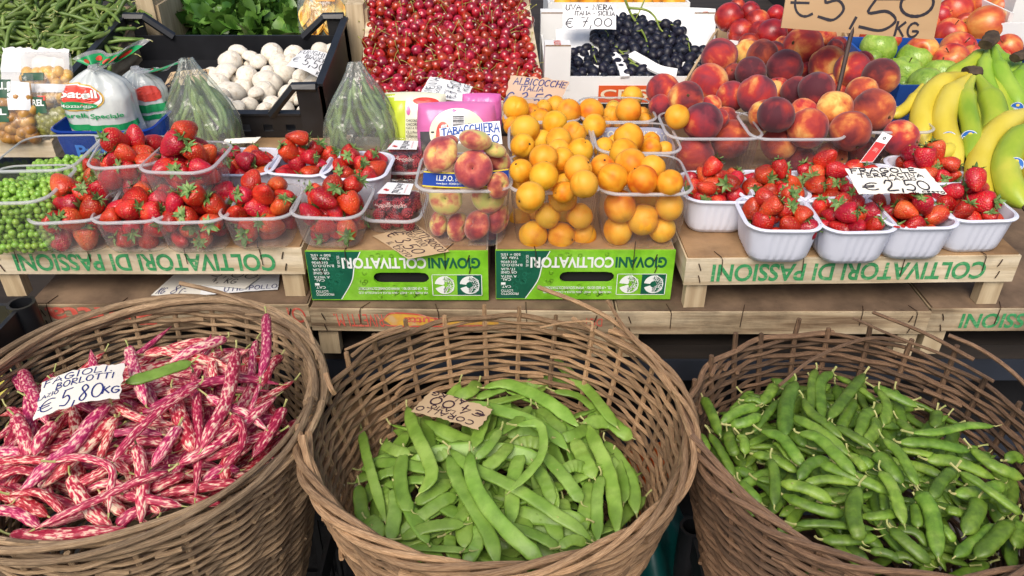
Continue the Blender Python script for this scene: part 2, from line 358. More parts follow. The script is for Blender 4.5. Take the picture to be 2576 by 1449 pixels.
def disc_on(mb, pt, cu, cv, ru, rv, h=.0006, a0=0, a1=360, n=24, inner=0):
    A = [R_(a0 + (a1 - a0) * i / n) for i in range(n + 1)]
    vs = [pt(cu + ru * math.cos(a), cv + rv * math.sin(a), h) for a in A]
    if inner: vs += [pt(cu + inner * ru * math.cos(a), cv + inner * rv * math.sin(a), h) for a in A]; fs = [(i, i+1, n+2+i, n+1+i) for i in range(n)]
    else: vs.append(pt(cu, cv, h)); fs = [(i, i+1, n+1) for i in range(n)]
    mb.add(vs, fs)
def card(label, corners, mat, lines, ink, bow=.004, bowv=0, name='price_card', cat='price card', torn=0, group=None, seed=1, wd=.0014, thick=.0006):
    """corners BL,BR,TR,TL; lines (text,u0,v0,u1,v1[,width])"""
    rng = random.Random(seed); P = Patch(*corners, bow=bow, bowv=bowv); n, m = 28, 12
    mb = MB(); W, H = P.size()
    def e(u, v):
        # torn edges: the rim of the sheet wanders a little
        if torn:
            w_ = lambda t, s: torn * (noise.noise(Vector((t * 9 + s, seed * 3.1, 0))) + .6 * noise.noise(Vector((t * 31 + s, seed, 5))))
            u2 = u + (1 - abs(2 * u - 1) < 1e-6) * w_(v, u * 17) / W; v2 = v + (1 - abs(2 * v - 1) < 1e-6) * w_(u, v * 23 + 40) / H
            return u2, v2
        return u, v
    for side in (0, -thick):
        k = len(mb.v); mb.add([P.pt(*e(i / n, j / m), side) for j in range(m + 1) for i in range(n + 1)],
            [((j*(n+1)+i, j*(n+1)+i+1, (j+1)*(n+1)+i+1, (j+1)*(n+1)+i) if side == 0 else (j*(n+1)+i, (j+1)*(n+1)+i, (j+1)*(n+1)+i+1, j*(n+1)+i+1)) for j in range(m) for i in range(n)])
    N1 = (n + 1) * (m + 1); ed = [i for i in range(n + 1)] + [(j + 1) * (n + 1) + n for j in range(m)] + [m*(n+1) + n - 1 - i for i in range(n)] + [(m - 1 - j) * (n + 1) for j in range(m - 1)]
    mb.f += [(ed[(i+1) % len(ed)], ed[i], ed[i] + N1, ed[(i+1) % len(ed)] + N1) for i in range(len(ed))]
    base = (P.c[0] + P.c[1]) / 2
    t = thing(name, label, cat, base, group)
    mb.build('card_sheet', mat, t)
    wr = MB()
    for ln in lines: handwrite(wr, P, *ln[:5], wd=ln[5] if len(ln) > 5 else wd, rng=rng)
    if wr.v: wr.build('handwriting', ink, t, smooth=False)
    return t, P

# ------------------------------------------------ tubs
def rrect(hx, hy, r, n=6):
    pts = []; nx = 8
    for cx, cy, a in ((hx - r, hy - r, 0), (-hx + r, hy - r, 90), (-hx + r, -hy + r, 180), (hx - r, -hy + r, 270)):
        for i in range(n + 1): pts.append((cx + r * math.cos(R_(a + 90 * i / n)), cy + r * math.sin(R_(a + 90 * i / n))))
    out = []                    # subdivide the straight runs so ribs can be raised
    for i in range(len(pts)):
        a, b = pts[i], pts[(i + 1) % len(pts)]
        k = 16 if (i % (n + 1)) == n else 1
        out += [(a[0] + (b[0] - a[0]) * j / k, a[1] + (b[1] - a[1]) * j / k) for j in range(k)]
    return out
def tub_mesh(w, d, h, taper=.84, clear=True, rib=.0009, lip=.004, r=.03):
    hx, hy = w / 2, d / 2
    ring = rrect(hx, hy, r); n = len(ring)
    def lay(s, z, ex=0, rb=0):
        o = []
        for i, (x, y) in enumerate(ring):
            L = math.hypot(x, y); q = 1 + ex / L + (rb * (1 if (i // 2) % 2 else -1)) / L
            o.append((x * s * q, y * s * q, z))
        return o
    wall = MB(); ls = []
    tp = lambda z: taper + (1 - taper) * (z / h) ** .8
    zs = [0, .0, .004, .012, .03 * h / .065, .7 * h, .86 * h, .94 * h, h - .003]
    ls.append(lay(taper * .5, .001)); ls.append(lay(taper * .86, 0)); ls.append(lay(taper * .95, .0015)); ls.append(lay(tp(.008), .008, -.0005))
    for z in (.14 * h, .3 * h, .55 * h, .78 * h): ls.append(lay(tp(z), z, 0, rib))
    for z in (.86 * h, .95 * h, h): ls.append(lay(tp(z), z))
    if not clear:
        ls2 = [lay(1, h, -.0016)] + [lay(tp(z), z, -.0018) for z in (.9 * h, .5 * h, .2 * h)] + [lay(tp(.006), .006, -.003), lay(taper * .8, .003)]
    else: ls2 = []
    allr = ls + ls2; vs = [p for l in allr for p in l]
    fs = [(i*n+k, i*n+(k+1)%n, (i+1)*n+(k+1)%n, (i+1)*n+k) for i in range(len(allr)-1) for k in range(n)]
    fs.append(tuple(range(n))[::-1])
    if not clear: fs.append(tuple((len(allr)-1)*n+k for k in range(n)))
    wall.add(vs, fs)
    lp = MB(); q = [lay(1, h, .0004), lay(1, h - .0035, lip), lay(1, h - .001, lip + .0012), lay(1, h + .0008, lip * .7), lay(1, h + .001, .0005), lay(1, h - .001, -.0004)]
    vs = [p for l in q for p in l]; lp.add(vs, [(i*n+k, i*n+(k+1)%n, (i+1)*n+(k+1)%n, (i+1)*n+k) for i in range(5) for k in range(n)])
    return wall, lp
TUBS = {}
def tub(label, loc, w, d, h, kind='clear', rot=0, group=None, name='fruit_punnet', cat='punnet', mats=None, tilt=(0, 0), taper=.84):
    key = (round(w, 3), round(d, 3), h, kind, taper)
    if key not in TUBS:
        a, b = tub_mesh(w, d, h, taper, kind != 'white', rib=.0011 if kind != 'white' else .0006)
        m = mats or {'clear': (CLEAR, RIM), 'milky': (CLEARM, RIM), 'white': (WHITEP, WHITEP)}[kind]
        TUBS[key] = (a.mesh('tub_body', m[0]), b.mesh('tub_rim', m[1]))
    t = thing(name, label, cat, loc, group); t.rotation_euler = (R_(tilt[0]), R_(tilt[1]), R_(rot))
    inst('tub_body', TUBS[key][0], (0, 0, 0), parent=t); inst('tub_rim', TUBS[key][1], (0, 0, 0), parent=t)
    return t
def pack(n, hx, hy, h, radii, rng, cone=.9, taper=.84, tries=40, sq=.92, start=None):
    """drop balls one by one into a tub; returns (x,y,z,r) with z above the floor"""
    out = list(start or []); k0 = len(out)
    for i in range(n):
        r = radii(); best = None
        for _ in range(tries):
            x = rng.uniform(-1, 1) * (hx - r); y = rng.uniform(-1, 1) * (hy - r); z = r
            for (a, b, c, q) in out:
                dd = ((r + q) * sq) ** 2 - (x - a) ** 2 - (y - b) ** 2
                if dd > 0: z = max(z, c + math.sqrt(dd))
            s = taper + (1 - taper) * min(1, z / h)
            if z > h: s -= (z - h) / hx * cone
            if abs(x) > hx * s - r * .95 or abs(y) > hy * s - r * .95: continue
            if math.hypot(max(0, abs(x) - hx * s + .035), max(0, abs(y) - hy * s + .035)) > .04 - r * .8 + r * .35: continue
            if best is None or z < best[2]: best = (x, y, z, r)
        if best: out.append(best)
    return out[k0:]

# ------------------------------------------------ crates
def crate(label, P0, P1, ztop, dep, H, fascia, wood=WOOD, board=BOARD, group=None, staples=(), posts=True, name='upturned_crate', leg=.034, sides=True, gap=0, front=True):
    """an upturned slatted crate: its bottom board is on top; P0,P1 = front corners (left,right)"""
    P0 = Vector((P0[0], P0[1], 0)); P1 = Vector((P1[0], P1[1], 0)); ex = (P1 - P0).normalized(); ey = Vector((-ex.y, ex.x, 0)); W = (P1 - P0).length
    fr = Matrix(((ex.x, ey.x, 0, P0.x), (ex.y, ey.y, 0, P0.y), (0, 0, 1, ztop), (0, 0, 0, 1)))
    t = thing(name, label, 'crate', fr @ Vector((W / 2, dep / 2, -H)), group)
    def part(nm, m, *bx):
        mb = MB()
        for a, b in bx: mb.box(a, b, fr)
        o = mb.build(nm, m, t, smooth=False); return o
    th = .004
    part('bottom_board', board, ((.003, .004, -th), (W - .003, dep - .003, 0)))
    if front:
        part('front_slat', wood, ((0, 0, -fascia - th * .5), (W, .006, -th * .5 + .0005 - .001)))
    part('back_slat', wood, ((0, dep - .006, -fascia), (W, dep, -th)))
    if sides:
        part('side_slat', wood, ((.0005, .0065, -fascia), (.0065, dep - .0065, -th))); part('side_slat', wood, ((W - .0065, .0065, -fascia), (W - .0005, dep - .0065, -th)))
    if posts:
        for x in (.0072, W - .0072 - leg):
            for y in (.0068, dep - .0068 - leg * .6):
                mb = MB(); mb.box((x, y, -H), (x + leg, y + leg * .6, -th - .0005), fr); mb.build('corner_post', WOODX, t, smooth=False)
    for s in staples:
        x = s[0] * W; k = random.uniform(-.012, .012); kk = random.uniform(.0, .012)
        mb = MB(); mb.tube([fr @ Vector(p) for p in ((x + k + .004, .014 + kk, .0008), (x, -.001, .0012), (x - k * .2, -.0022, -.004), (x - k * .3, -.0022, -.026 - kk))], .0007, 5)
        mb.build('wire_staple', WIRE, t)
    for x, z, a in ((.02, -.016, .6), (.022, -.038, .5), (W - .03, -.014, -.5), (W - .028, -.036, -.4)):
        mb = MB(); mb.tube([fr @ Vector((x, -.0014, z + .006)), fr @ Vector((x + .004 * a, -.0022, z)), fr @ Vector((x + .008 * a, -.0014, z - .007))], .0009, 5); mb.build('wire_staple', WIRE, t)
    pt = lambda u, v, h=.0008: fr @ Vector((u * W, -h, -fascia - th * .5 + v * (fascia)))
    return t, pt, fr, W

# ------------------------------------------------ wicker baskets
def basket(label, cx, cy, rz, Rr, H, tone, seed, border, sticks, pitch=.0092, ns=26, rod=.0037, cluster=1, brows=4, brad=.0043, taper=.34, amp=.0038):
    rng = random.Random(seed); t = thing('wicker_basket', label, 'basket', (cx, cy, rz - H), 'wicker baskets'); m = WICKER[tone]
    prof = lambda z: Rr * (1 - taper * (max(0, rz - z) / H) ** 1.25)
    wv = MB(); rows = int(H / pitch)
    for k in range(rows):
        z0 = rz - .004 - (k + .5) * pitch; a0 = rng.uniform(0, 6.28); pc = rng.choice((1, 2, 2))
        for s in range(pc):
            st = a0 + 2 * math.pi * s / pc; ln = 2 * math.pi / pc + rng.uniform(.05, .2); n = int(ln / (2 * math.pi) * ns * 4)
            pts = []; rr = []; r0 = rod * rng.uniform(.72, 1.22); dz = rng.uniform(-.0012, .0012); tw = rng.uniform(-.002, .002)
            for i in range(n + 1):
                f = i / n; a = st + ln * f
                z = z0 + dz + .0016 * noise.noise(Vector((a * 2, k * .7, seed))) + tw * (f - .5)
                q = prof(z) + (amp * math.cos(a * ns / 2 + math.pi * k)) + .001 * noise.noise(Vector((a * 5, k, seed + 9)))
                if i in (0, n): q += .003
                pts.append((cx + q * math.cos(a), cy + q * math.sin(a), z)); rr.append(r0 * (1.12 - .35 * f))
            wv.tube(pts, rr, 6, col=rng.random())
    for i in range(34):         # cut rod ends sticking out of the weave
        a = rng.uniform(0, 6.283); z = rz - rng.uniform(.01, H * .8); s = rng.choice((-1, -1, 1)); da = rng.uniform(.06, .14); q = prof(z)
        wv.tube([((cx + (q + s * e) * math.cos(a + da * f)), (cy + (q + s * e) * math.sin(a + da * f)), z + rng.uniform(-.001, .001) + .004 * f) for f, e in ((0, .002), (.5, .007), (1, .011))], [.0034, .0032, .003], 6, col=rng.choice((.95, 1.2, .8)))
    wv.build('weave', m, t)
    for i in range(ns):
        a = 2 * math.pi * i / ns + rng.uniform(-.02, .02); up = sticks(a, rng)
        mb = MB(); zz = [rz - H, rz - H * .7, rz - H * .35, rz - .01, rz + up]; lean = rng.uniform(-.02, .02) * (up > .01)
        pts = [(cx + prof(z) * math.cos(a + lean * max(0, (z - rz) * 30)), cy + prof(z) * math.sin(a + lean * max(0, (z - rz) * 30)), z) for z in zz]
        mb.tube(pts, [.0045, .0045, .0042, .004, .0036], 6, col=rng.random()); mb.build('stake', m, t)
    for (a0, a1, rise) in border:
        br = MB()
        for j in range(brows * (2 if cluster > 1 else 1)):
            n = int(abs(a1 - a0) / 2.2) + 4; pts = []; r0 = brad * rng.uniform(.8, 1.2); ph = 2 * math.pi * j / brows
            s0 = rng.uniform(0, 14) if abs(a1 - a0) < 350 else 0
            for i in range(n + 1):
                a = R_(a0 + s0 + (a1 - a0 - s0) * i / n)
                th = a * (6.5 if cluster == 1 else 2.3) + ph; e = .008 if cluster == 1 else .0105
                dz = .0015 * noise.noise(Vector((a * 4, j * 3.3, seed)))
                q = Rr + e * math.cos(th) + .002; z = rz + rise + e * .8 * math.sin(th) + dz
                pts.append((cx + q * math.cos(a), cy + q * math.sin(a), z))
            br.tube(pts, [r0 * (1.1 - .3 * i / n) for i in range(n + 1)], 7, col=rng.random())
        br.build('braided_rim', m, t)
    bs = MB(); bs.lathe([(.001, rz - H + .004), (prof(rz - H) + .002, rz - H + .004), (prof(rz - H) + .002, rz - H - .003), (.001, rz - H - .003)], 32, M=Matrix.Translation((cx, cy, 0))); bs.build('base', m, t)
    return t, prof
def twig(parent, pts, r0, r1, m, n=14, name='loose_twig', col=.6):
    P = cr(pts, n); mb = MB(); mb.tube(P, [r0 + (r1 - r0) * i / n for i in range(n + 1)], 6, col=col); return mb.build(name, m, parent)

# ------------------------------------------------ fruit
def ballmesh(name, mat, rf, seg=26, rings=17, zf=None):
    """rf(theta polar 0..pi from +z, phi) -> radius multiplier"""
    mb = MB(); vs = []; n = rings
    for i in range(n + 1):
        th = math.pi * i / n
        for k in range(seg):
            ph = 2 * math.pi * k / seg; r = rf(th, ph)
            vs.append((r * math.sin(th) * math.cos(ph), r * math.sin(th) * math.sin(ph), r * math.cos(th)))
    mb.add(vs, [(i*seg+k, (i+1)*seg+k, (i+1)*seg+(k+1)%seg, i*seg+(k+1)%seg) for i in range(n) for k in range(seg)])
    return mb.mesh(name, mat, smooth='all')
def stone_fruit(name, mat, groove, dip, seed, egg=0., wob=.03):
    def rf(th, ph):
        d = (ph + math.pi) % (2 * math.pi) - math.pi
        g = 1 - groove * math.exp(-(d / .22) ** 2) * math.sin(th) ** .5 - dip * math.exp(-(th / .28) ** 2) - dip * .35 * math.exp(-((math.pi - th) / .2) ** 2)
        s = Vector((math.sin(th)*math.cos(ph), math.sin(th)*math.sin(ph), math.cos(th)))
        return g * (1 + egg * math.cos(th) ** 2 + wob * noise.noise(s * 1.3 + Vector((seed, 0, 0))))
    return ballmesh(name, mat, rf)
def leafy(mb, L, W, nseg=5, curl=.4, M_=None, fold=.2, tip=1.0, stem=0):
    vs = []
    for i in range(nseg + 1):
        t = i / nseg; ww = W * math.sin(math.pi * min(1, t ** .8 * .97 + .03)) ** tip; x = L * t; z = curl * L * t * t
        for k, s in enumerate((-1, 0, 1)): vs.append(Vector((x, s * ww / 2, z + (fold * ww if s else 0))))
    if M_: vs = [M_ @ p for p in vs]
    mb.add(vs, [(i*3+k, i*3+k+1, (i+1)*3+k+1, (i+1)*3+k) for i in range(nseg) for k in range(2)])
def relax(items, lim=.12, sq=.93, it=80):
    """items: [u,v,rpx,depth]; slide overlapping balls along their sight rays so that they only touch"""
    d = []
    for it_ in items:
        D = ray(it_[0], it_[1]); D = D / (D.y * math.cos(PITCH) - D.z * math.sin(PITCH)); d.append(D)
    t = [i[3] for i in items]; t0 = list(t)
    for _ in range(it):
        mv = 0
        for i in range(len(items)):
            for j in range(i):
                a = O0 + d[i] * t[i]; b = O0 + d[j] * t[j]; need = sq * (items[i][2] * t[i] + items[j][2] * t[j]) / F; g = need - (a - b).length
                if g > 0:
                    s = 1 if t0[i] < t0[j] else -1; e = min(g * .4, .004); t[i] -= s * e; t[j] += s * e; mv += g
        t = [max(q - lim, min(q + lim, x)) for x, q in zip(t, t0)]
        if mv < .01: break
    return [(O0 + d[i] * t[i], items[i][2] * t[i] / F) for i in range(len(items))]
# ------------------------------------------------ ground and stall structure
TOP = .80; LOW = .70; TAB = .60
mb = MB(); mb.add([(-400, -400, 0), (400, -400, 0), (400, 400, 0), (-400, 400, 0)], [(0, 1, 2, 3)])
mb.build('ground', M('asphalt', [S(52,50,49), S(70,67,64)], 40, rough=.9, bump=.3, bscale=160, coord='Object'), kind='structure')
tb = thing('market_table', 'dark steel trestle table carrying the whole stall behind the baskets', 'table', (0, 2.0, 0))
STEEL = M('dark_steel', [S(34,38,46), S(48,54,66)], 6, rough=.45, bump=.05)
PLANK = M('dark_plank', [S(34,28,24), S(52,44,38)], 6, stretch=(.5, 6, 6), rough=.8)
mb = MB(); mb.box((-1.75, 1.15, TAB - .03), (1.75, 3.1, TAB)); mb.build('table_top', PLANK, tb, smooth=False)
mb = MB(); mb.box((-1.75, 1.145, TAB - .075), (1.75, 1.16, TAB - .0305)); mb.build('front_beam', STEEL, tb, smooth=False)
mb = MB(); mb.box((-1.75, 1.20, .28), (1.75, 1.235, .32)); mb.build('lower_beam', STEEL, tb, smooth=False)
for x in (-1.7, -.55, .6, 1.7):
    for y in (1.165, 3.05):
        mb = MB(); mb.box((x - .02, y, 0), (x + .02, y + .034, TAB - .0305 if y > 2 else TAB - .0765)); mb.build('leg', STEEL, tb, smooth=False)
sh = thing('display_shelf', 'raised plank shelf behind the front crates, carrying the back row of boxes', 'shelf', (0, 2.4, TAB))
mb = MB(); mb.box((-1.75, 1.655, TOP - .022), (1.75, 3.1, TOP - .002)); mb.build('shelf_board', PLANK, sh, smooth=False)
for x in (-1.6, -.7, .2, 1.0, 1.65):
    mb = MB(); mb.box((x - .02, 1.70, TAB + .0005), (x + .02, 3.05, TOP - .0225)); mb.build('shelf_support', PLANK, sh, smooth=False)
ck = MB(); rng = random.Random(3)
ck.grid(lambda u, v: Vector((-1.78 + 3.56 * u, 1.30 + .012 * math.sin(u * 150) + .02 * noise.noise(Vector((u * 20, v * 2, 0))), .02 + v * (TAB - .052))), 200, 6)
ck.build('under_table_shade', M('under_table_dark', [S(18,18,20), S(28,27,30)], 10, rough=.95), label='dark sheet standing in for the shade under the stall behind the baskets', cat='backdrop')  # near-black sheet added to stand in for the shade under the table

# ------------------------------------------------ crates
def lettering(t, pt, text, x0, x1, y0, y1, m, fl, bold=.025, shear=0, nm='lettering'):
    mb = MB(); p2 = (lambda u, v, h: pt(u + shear * (v - .5), v, h)) if shear else pt
    print_text(mb, p2, text, x0, x1, y0, y1, bold, h=.0008); return mb.build(nm, m, t, smooth=False)
G_LOW = 'upturned wooden crates in the lower row'; G_UP = 'upturned crates carrying the punnets'
a, b = at(-50, 622, TOP), at(757, 622, TOP)
t, pt, fr, W = crate('pale wooden crate with green inverted lettering at the far left under strawberry punnets', a, b, TOP, .5, TOP - LOW - .001, .049, group=G_UP,
    staples=[((u + 50) / 807,) for u in (32, 220, 463, 649)])
lettering(t, pt, 'COLTIVATORI DI PASSIONI', .912, .09, .80, .13, PGREEN, 1)
a, b = at(1728, 649, TOP), at(2572, 640, TOP)
t, pt, fr, W = crate('pale wooden crate with green inverted lettering at the right under white strawberry punnets', a, b, TOP, .5, TOP - LOW - .001, .049, group=G_UP,
    staples=[((u - 1728) / 844,) for u in (1814, 2018, 2275, 2478)])
lettering(t, pt, 'COLTIVATORI DI PASSIONI', .905, .08, .80, .13, PGREEN, 1)
# lower row
lows = [((68, 765), (775, 765), 'aged low crate with red script under the left lettered crate', (.07, .33, .60)),
        ((777, 774), (1548, 783), 'aged low crate with faded red and yellow print behind the middle basket', (.17, .42, .71)),
        ((1552, 783), (2345, 783), 'plain aged low crate behind the right basket', (.17, .40, .78, .95)),
        ((2345, 776), (3160, 772), 'low crate with cut off green lettering at the far right', (.21, .5))]
LC = []
for (p, q, lb, st) in lows:
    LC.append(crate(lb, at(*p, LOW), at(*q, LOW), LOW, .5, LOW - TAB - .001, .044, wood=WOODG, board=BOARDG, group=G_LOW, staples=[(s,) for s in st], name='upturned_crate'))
lettering(LC[0][0], LC[0][1], 'Frutta', .44, .06, .92, .10, PRED, 1, shear=-.012)
lettering(LC[0][0], LC[0][1], 'OPOF', .985, .82, .9, .2, PRED, 1, shear=-.012, bold=0)
lettering(LC[1][0], LC[1][1], 'RIVETTI M.', .24, .08, .80, .22, PRED, 1, bold=.0, shear=-.01)
lettering(LC[1][0], LC[1][1], 'DIST', .96, .90, .72, .35, PRED, 1, bold=.0)
sw = MB(); poly_on(sw, LC[1][1], [(.24, .55), (.27, .85), (.36, .80), (.42, .62), (.62, .58), (.62, .38), (.36, .3), (.27, .25)][::-1], .0003)
sw.build('yellow_swash', M('yellow_print', [S(222,178,60), S(214,160,70), S(205,170,120)], 60, rough=.8), LC[1][0], smooth=False)
ol = MB()
for q in ([(.24, .55), (.27, .85), (.36, .80), (.42, .62), (.62, .58)], [(.24, .55), (.25, .3), (.36, .26), (.62, .34)]):
    A = cr([(x, y, 0) for x, y in q], 20); L = [LC[1][1](p.x, p.y + .03, .0011) for p in A] + [LC[1][1](p.x, p.y - .03, .0011) for p in A]; k = len(A)
    ol.add(L, [(i, k + i, k + i + 1, i + 1) for i in range(k - 1)])
print_text(ol, LC[1][1], 'Frutta', .44, .31, .68, .36, .02, h=.0011); ol.build('lettering', PRED, LC[1][0], smooth=False)
lettering(LC[3][0], LC[3][1], 'COLTIVATORI DI PASSIONI', .92, .10, .82, .14, PGREEN, 1)

# printed green crates
LIME = M('lime_print', [S(112,180,28), S(128,196,40), S(140,204,60)], 26, rough=.5, coord='Object', detail=6, dirt=.22, dscale=30)
DKG = M('dark_green_print', [S(12,84,62), S(20,98,72)], 30, rough=.5); WPR = M('white_print', [S(232,236,232)] * 2, rough=.5); PALEG = M('pale_green_print', [S(150,206,76)] * 2, rough=.5)
DKG2 = M('mid_green_print', [S(30,112,86)] * 2, rough=.5)
def printed(label, u0, u1, v, vb):
    P0, P1 = at(u0, v, TOP), at(u1, v, TOP); H = TOP - LOW - .0065; ins = .0015
    t, pt0, fr, W = crate(label, P0, P1, TOP, .5, TOP - LOW - .001, H, group=G_UP, posts=False, staples=(.2, .76) and [(.22,), (.77,)], name='printed_crate', front=False, wood=WOOD)
    N = 56; cu, cv, su, sv = .515, .46, .155, .115
    def slot(a):                # rounded slot outline
        c, s = math.cos(a), math.sin(a); hw = su * W; r = sv * H; k = hw - r
        x = max(-k, min(k, hw * 1.6 * c)); q = Vector((c, s)); 
        # walk out along the angle until the capsule border
        lo, hi = 0, hw * 1.2
        for _ in range(24):
            m_ = (lo + hi) / 2; px, py = m_ * c, m_ * s; d = math.hypot(max(0, abs(px) - k), py) - r
            lo, hi = (m_, hi) if d < 0 else (lo, m_)
        return lo * c / W, lo * s / H
    def outer(a):
        c, s = math.cos(a), math.sin(a); k = min(((1 - cu) if c > 0 else cu) * W / max(1e-6, abs(c)), ((1 - cv) if s > 0 else cv) * H / max(1e-6, abs(s)))
        return cu + k * c / W, cv + k * s / H
    pt = lambda u, v, h=.0008: fr @ Vector((u * W, -h, -H - .002 + v * H))
    angs = sorted(set([2 * math.pi * i / N for i in range(N)] + [math.atan2((y - cv) * H, (x - cu) * W) % (2 * math.pi) for x in (0, 1) for y in (0, 1)]))
    n = len(angs); ins_ = [slot(a) for a in angs]; ou = [outer(a) for a in angs]
    mb = MB()
    vs = [pt(*p, 0) for p in ou] + [pt(cu + a, cv + b, 0) for a, b in ins_] + [pt(*p, -.005) for p in ou] + [pt(cu + a, cv + b, -.005) for a, b in ins_]
    fs = []
    for i in range(n):
        j = (i + 1) % n; fs += [(i, j, n + j, n + i), (2*n + i, 3*n + i, 3*n + j, 2*n + j), (n + i, n + j, 3*n + j, 3*n + i), (i, 2*n + i, 2*n + j, j)]
    mb.add(vs, fs); mb.build('front_panel', LIME, t, smooth=False)
    dk = MB(); cur = cr([(.30, 1, 0), (.26, .72, 0), (.235, .4, 0), (.165, .02, 0)], 16)
    E_ = [(p.x, min(.998, max(.002, p.y))) for p in cur]
    for i in range(len(E_) - 1): dk.add([pt(.002, E_[i][1], .0003), pt(*E_[i], .0003), pt(*E_[i+1], .0003), pt(.002, E_[i+1][1], .0003)], [(0, 3, 2, 1)])
    dk.build('dark_print', DKG, t, smooth=False)
    wl = MB(); L = [pt(x, y, .0006) for x, y in E_] + [pt(x + .006, y, .0006) for x, y in E_]; k = len(E_)
    wl.add(L, [(i, i + 1, k + i + 1, k + i) for i in range(k - 1)])
    print_text(wl, pt, 'COLTIVATORI', .66, .195, .88, .66, .03, .0009)
    for tx, a_, b_, c_, d_ in (('VIA FIUME, 137 - 81027 - SAN FELICE A CANCELLO (CE)', .66, .27, .19, .135), ('TEL. +39 0823 801901 - WWW.GIOVANICOLTIVATORI.IT', .66, .27, .275, .22)):
        print_text(wl, pt, tx, a_, b_, d_ + .06, d_, .01, .0009)
    for i, (ta, tb_) in enumerate((('PRODOTTO', 'LOTTO'), ('CAT.', '1'), ('CAL.', 'A VISTA'), ('ORIGINE', 'ITALIA'), ('B.N.D.O.O.', '0106936'), ('TARA GR.', '500 + 15%'))):
        v_ = .10 + i * .148
        print_text(wl, pt, ta, .045 + .0105 * len(ta), .03, v_ + .05, v_, .01, .0009); print_text(wl, pt, tb_, .045 + .0105 * len(tb_), .03, v_ + .115, v_ + .065, .01, .0009)
    print_text(wl, pt, 'SOC. AGR. SRL', .185, .17, .92, .68, .01, .0009, rot90=True)
    # emblem: two discs, one on light and one on dark, plain wedge left and tracery right
    fx0, fx1, fy0, fy1 = .685, .965, .10, .54
    for (x0, y0, x1, y1) in ((fx0, fy0, fx1, fy0 + .012), (fx0, fy1 - .012, fx1, fy1), (fx0, fy0, fx0 + .004, fy1), (fx1 - .004, fy0, fx1, fy1)):
        poly_on(wl, pt, [(x0, y0), (x1, y0), (x1, y1), (x0, y1)], .0009)
    d2 = MB(); poly_on(d2, pt, [(.826, .112), (.961, .112), (.961, .528), (.826, .528)], .0005)
    print_text(d2, pt, 'GIOVANI', .957, .67, .88, .66, .035, .0006); d2.build('dark_lettering', DKG, t, smooth=False)
    for cx in (.755, .895):
        for a0, a1 in ((90, 172), (200, 270)): disc_on(wl, pt, cx, .32, .055, .185, .0009, a0, a1, 14, inner=.12 if cx < .8 else .35)
        rg = random.Random(5)
        for i in range(26):
            a = R_(rg.uniform(-88, 88)); q = rg.uniform(.35, .95)
            disc_on(wl, pt, cx + .055 * q * math.cos(a), .32 + .185 * q * math.sin(a), .0085, .027, .0009, rg.uniform(0, 360), rg.uniform(360, 640), 8, inner=.55)
        disc_on(wl, pt, cx, .32, .055, .185, .00095, -90, 90, 14, inner=.9)
    wl.build('white_lettering', WPR, t, smooth=False)
    og = MB(); rg = random.Random(9)         # pale tracery over both greens
    for i in range(70):
        u, v_ = rg.uniform(.02, .66), rg.uniform(.06, .95)
        if abs(u - cu) < su + .03 and abs(v_ - cv) < sv + .06: continue
        xb = .165 + .13 * v_
        if u < xb + .02: continue
        for k in range(2): disc_on(og, pt, u, v_, .012, .04, .0003, rg.uniform(0, 360), rg.uniform(360, 560), 8, inner=.72)
    og.build('pale_tracery', PALEG, t, smooth=False)
    og = MB()
    for i in range(40):
        u, v_ = rg.uniform(.09, .2), rg.uniform(.06, .95)
        if u > .13 + .1 * v_: continue
        disc_on(og, pt, u, v_, .014, .045, .0005, rg.uniform(0, 360), rg.uniform(360, 600), 8, inner=.72)
    og.build('dark_tracery', DKG2, t, smooth=False)
    mb = MB(); mb.box((.02, .012, -H + .004), (W - .02, .016, -.03), fr); mb.build('slot_shade_sheet', DARK, t, smooth=False)  # near-black sheet behind the slot paints the shade inside the crate
    return t
printed('lime green printed crate in the middle below the raspberry boxes, handle slot in front', 766, 1227, 630, 751)
printed('lime green printed crate right of the other green one, below the apricot tubs', 1246, 1701, 628, 751)

# loose price cards lying in the gap under the left crate
for i, (q, z, lines, lb) in enumerate([
    ([(T5(1140,1095)), (T5(1525,1110)), (T5(1640,925)), (T5(1330,925))], .7015, [('KG', .06, .05, .2, .3), ('8', .32, .06, .45, .42), ('C-', .5, .05, .62, .3), ('3', .6, .5, .9, .9)], 'grey price card with blue figures lying flat under the left crate'),
    ([(T5(1510,1095)), (T6(165,1050)), (T6(180,930)), (T5(1530,960))], .7035, [('UTIL POLLO', .3, .06, .98, .3)], 'white price card with blue words lying under the curled one'),
    ([(T5(1430,1010)), (T5(1850,1045)), (T6(60,930)), (T5(1470,900))], .708, [('4, KG', .35, .2, .75, .5), ('5,00', .3, .56, .95, .95)], 'curled grey price card with black figures topmost in the left gap')]):
    t, P = card(lb, [at(*p, z + .0006 * k) for k, p in enumerate(q)], PAPERG if i != 1 else PAPER, lines, INKB if i < 2 else INKK, bow=.0006, torn=.001, seed=40 + i, group='price cards in the gap under the left crate')

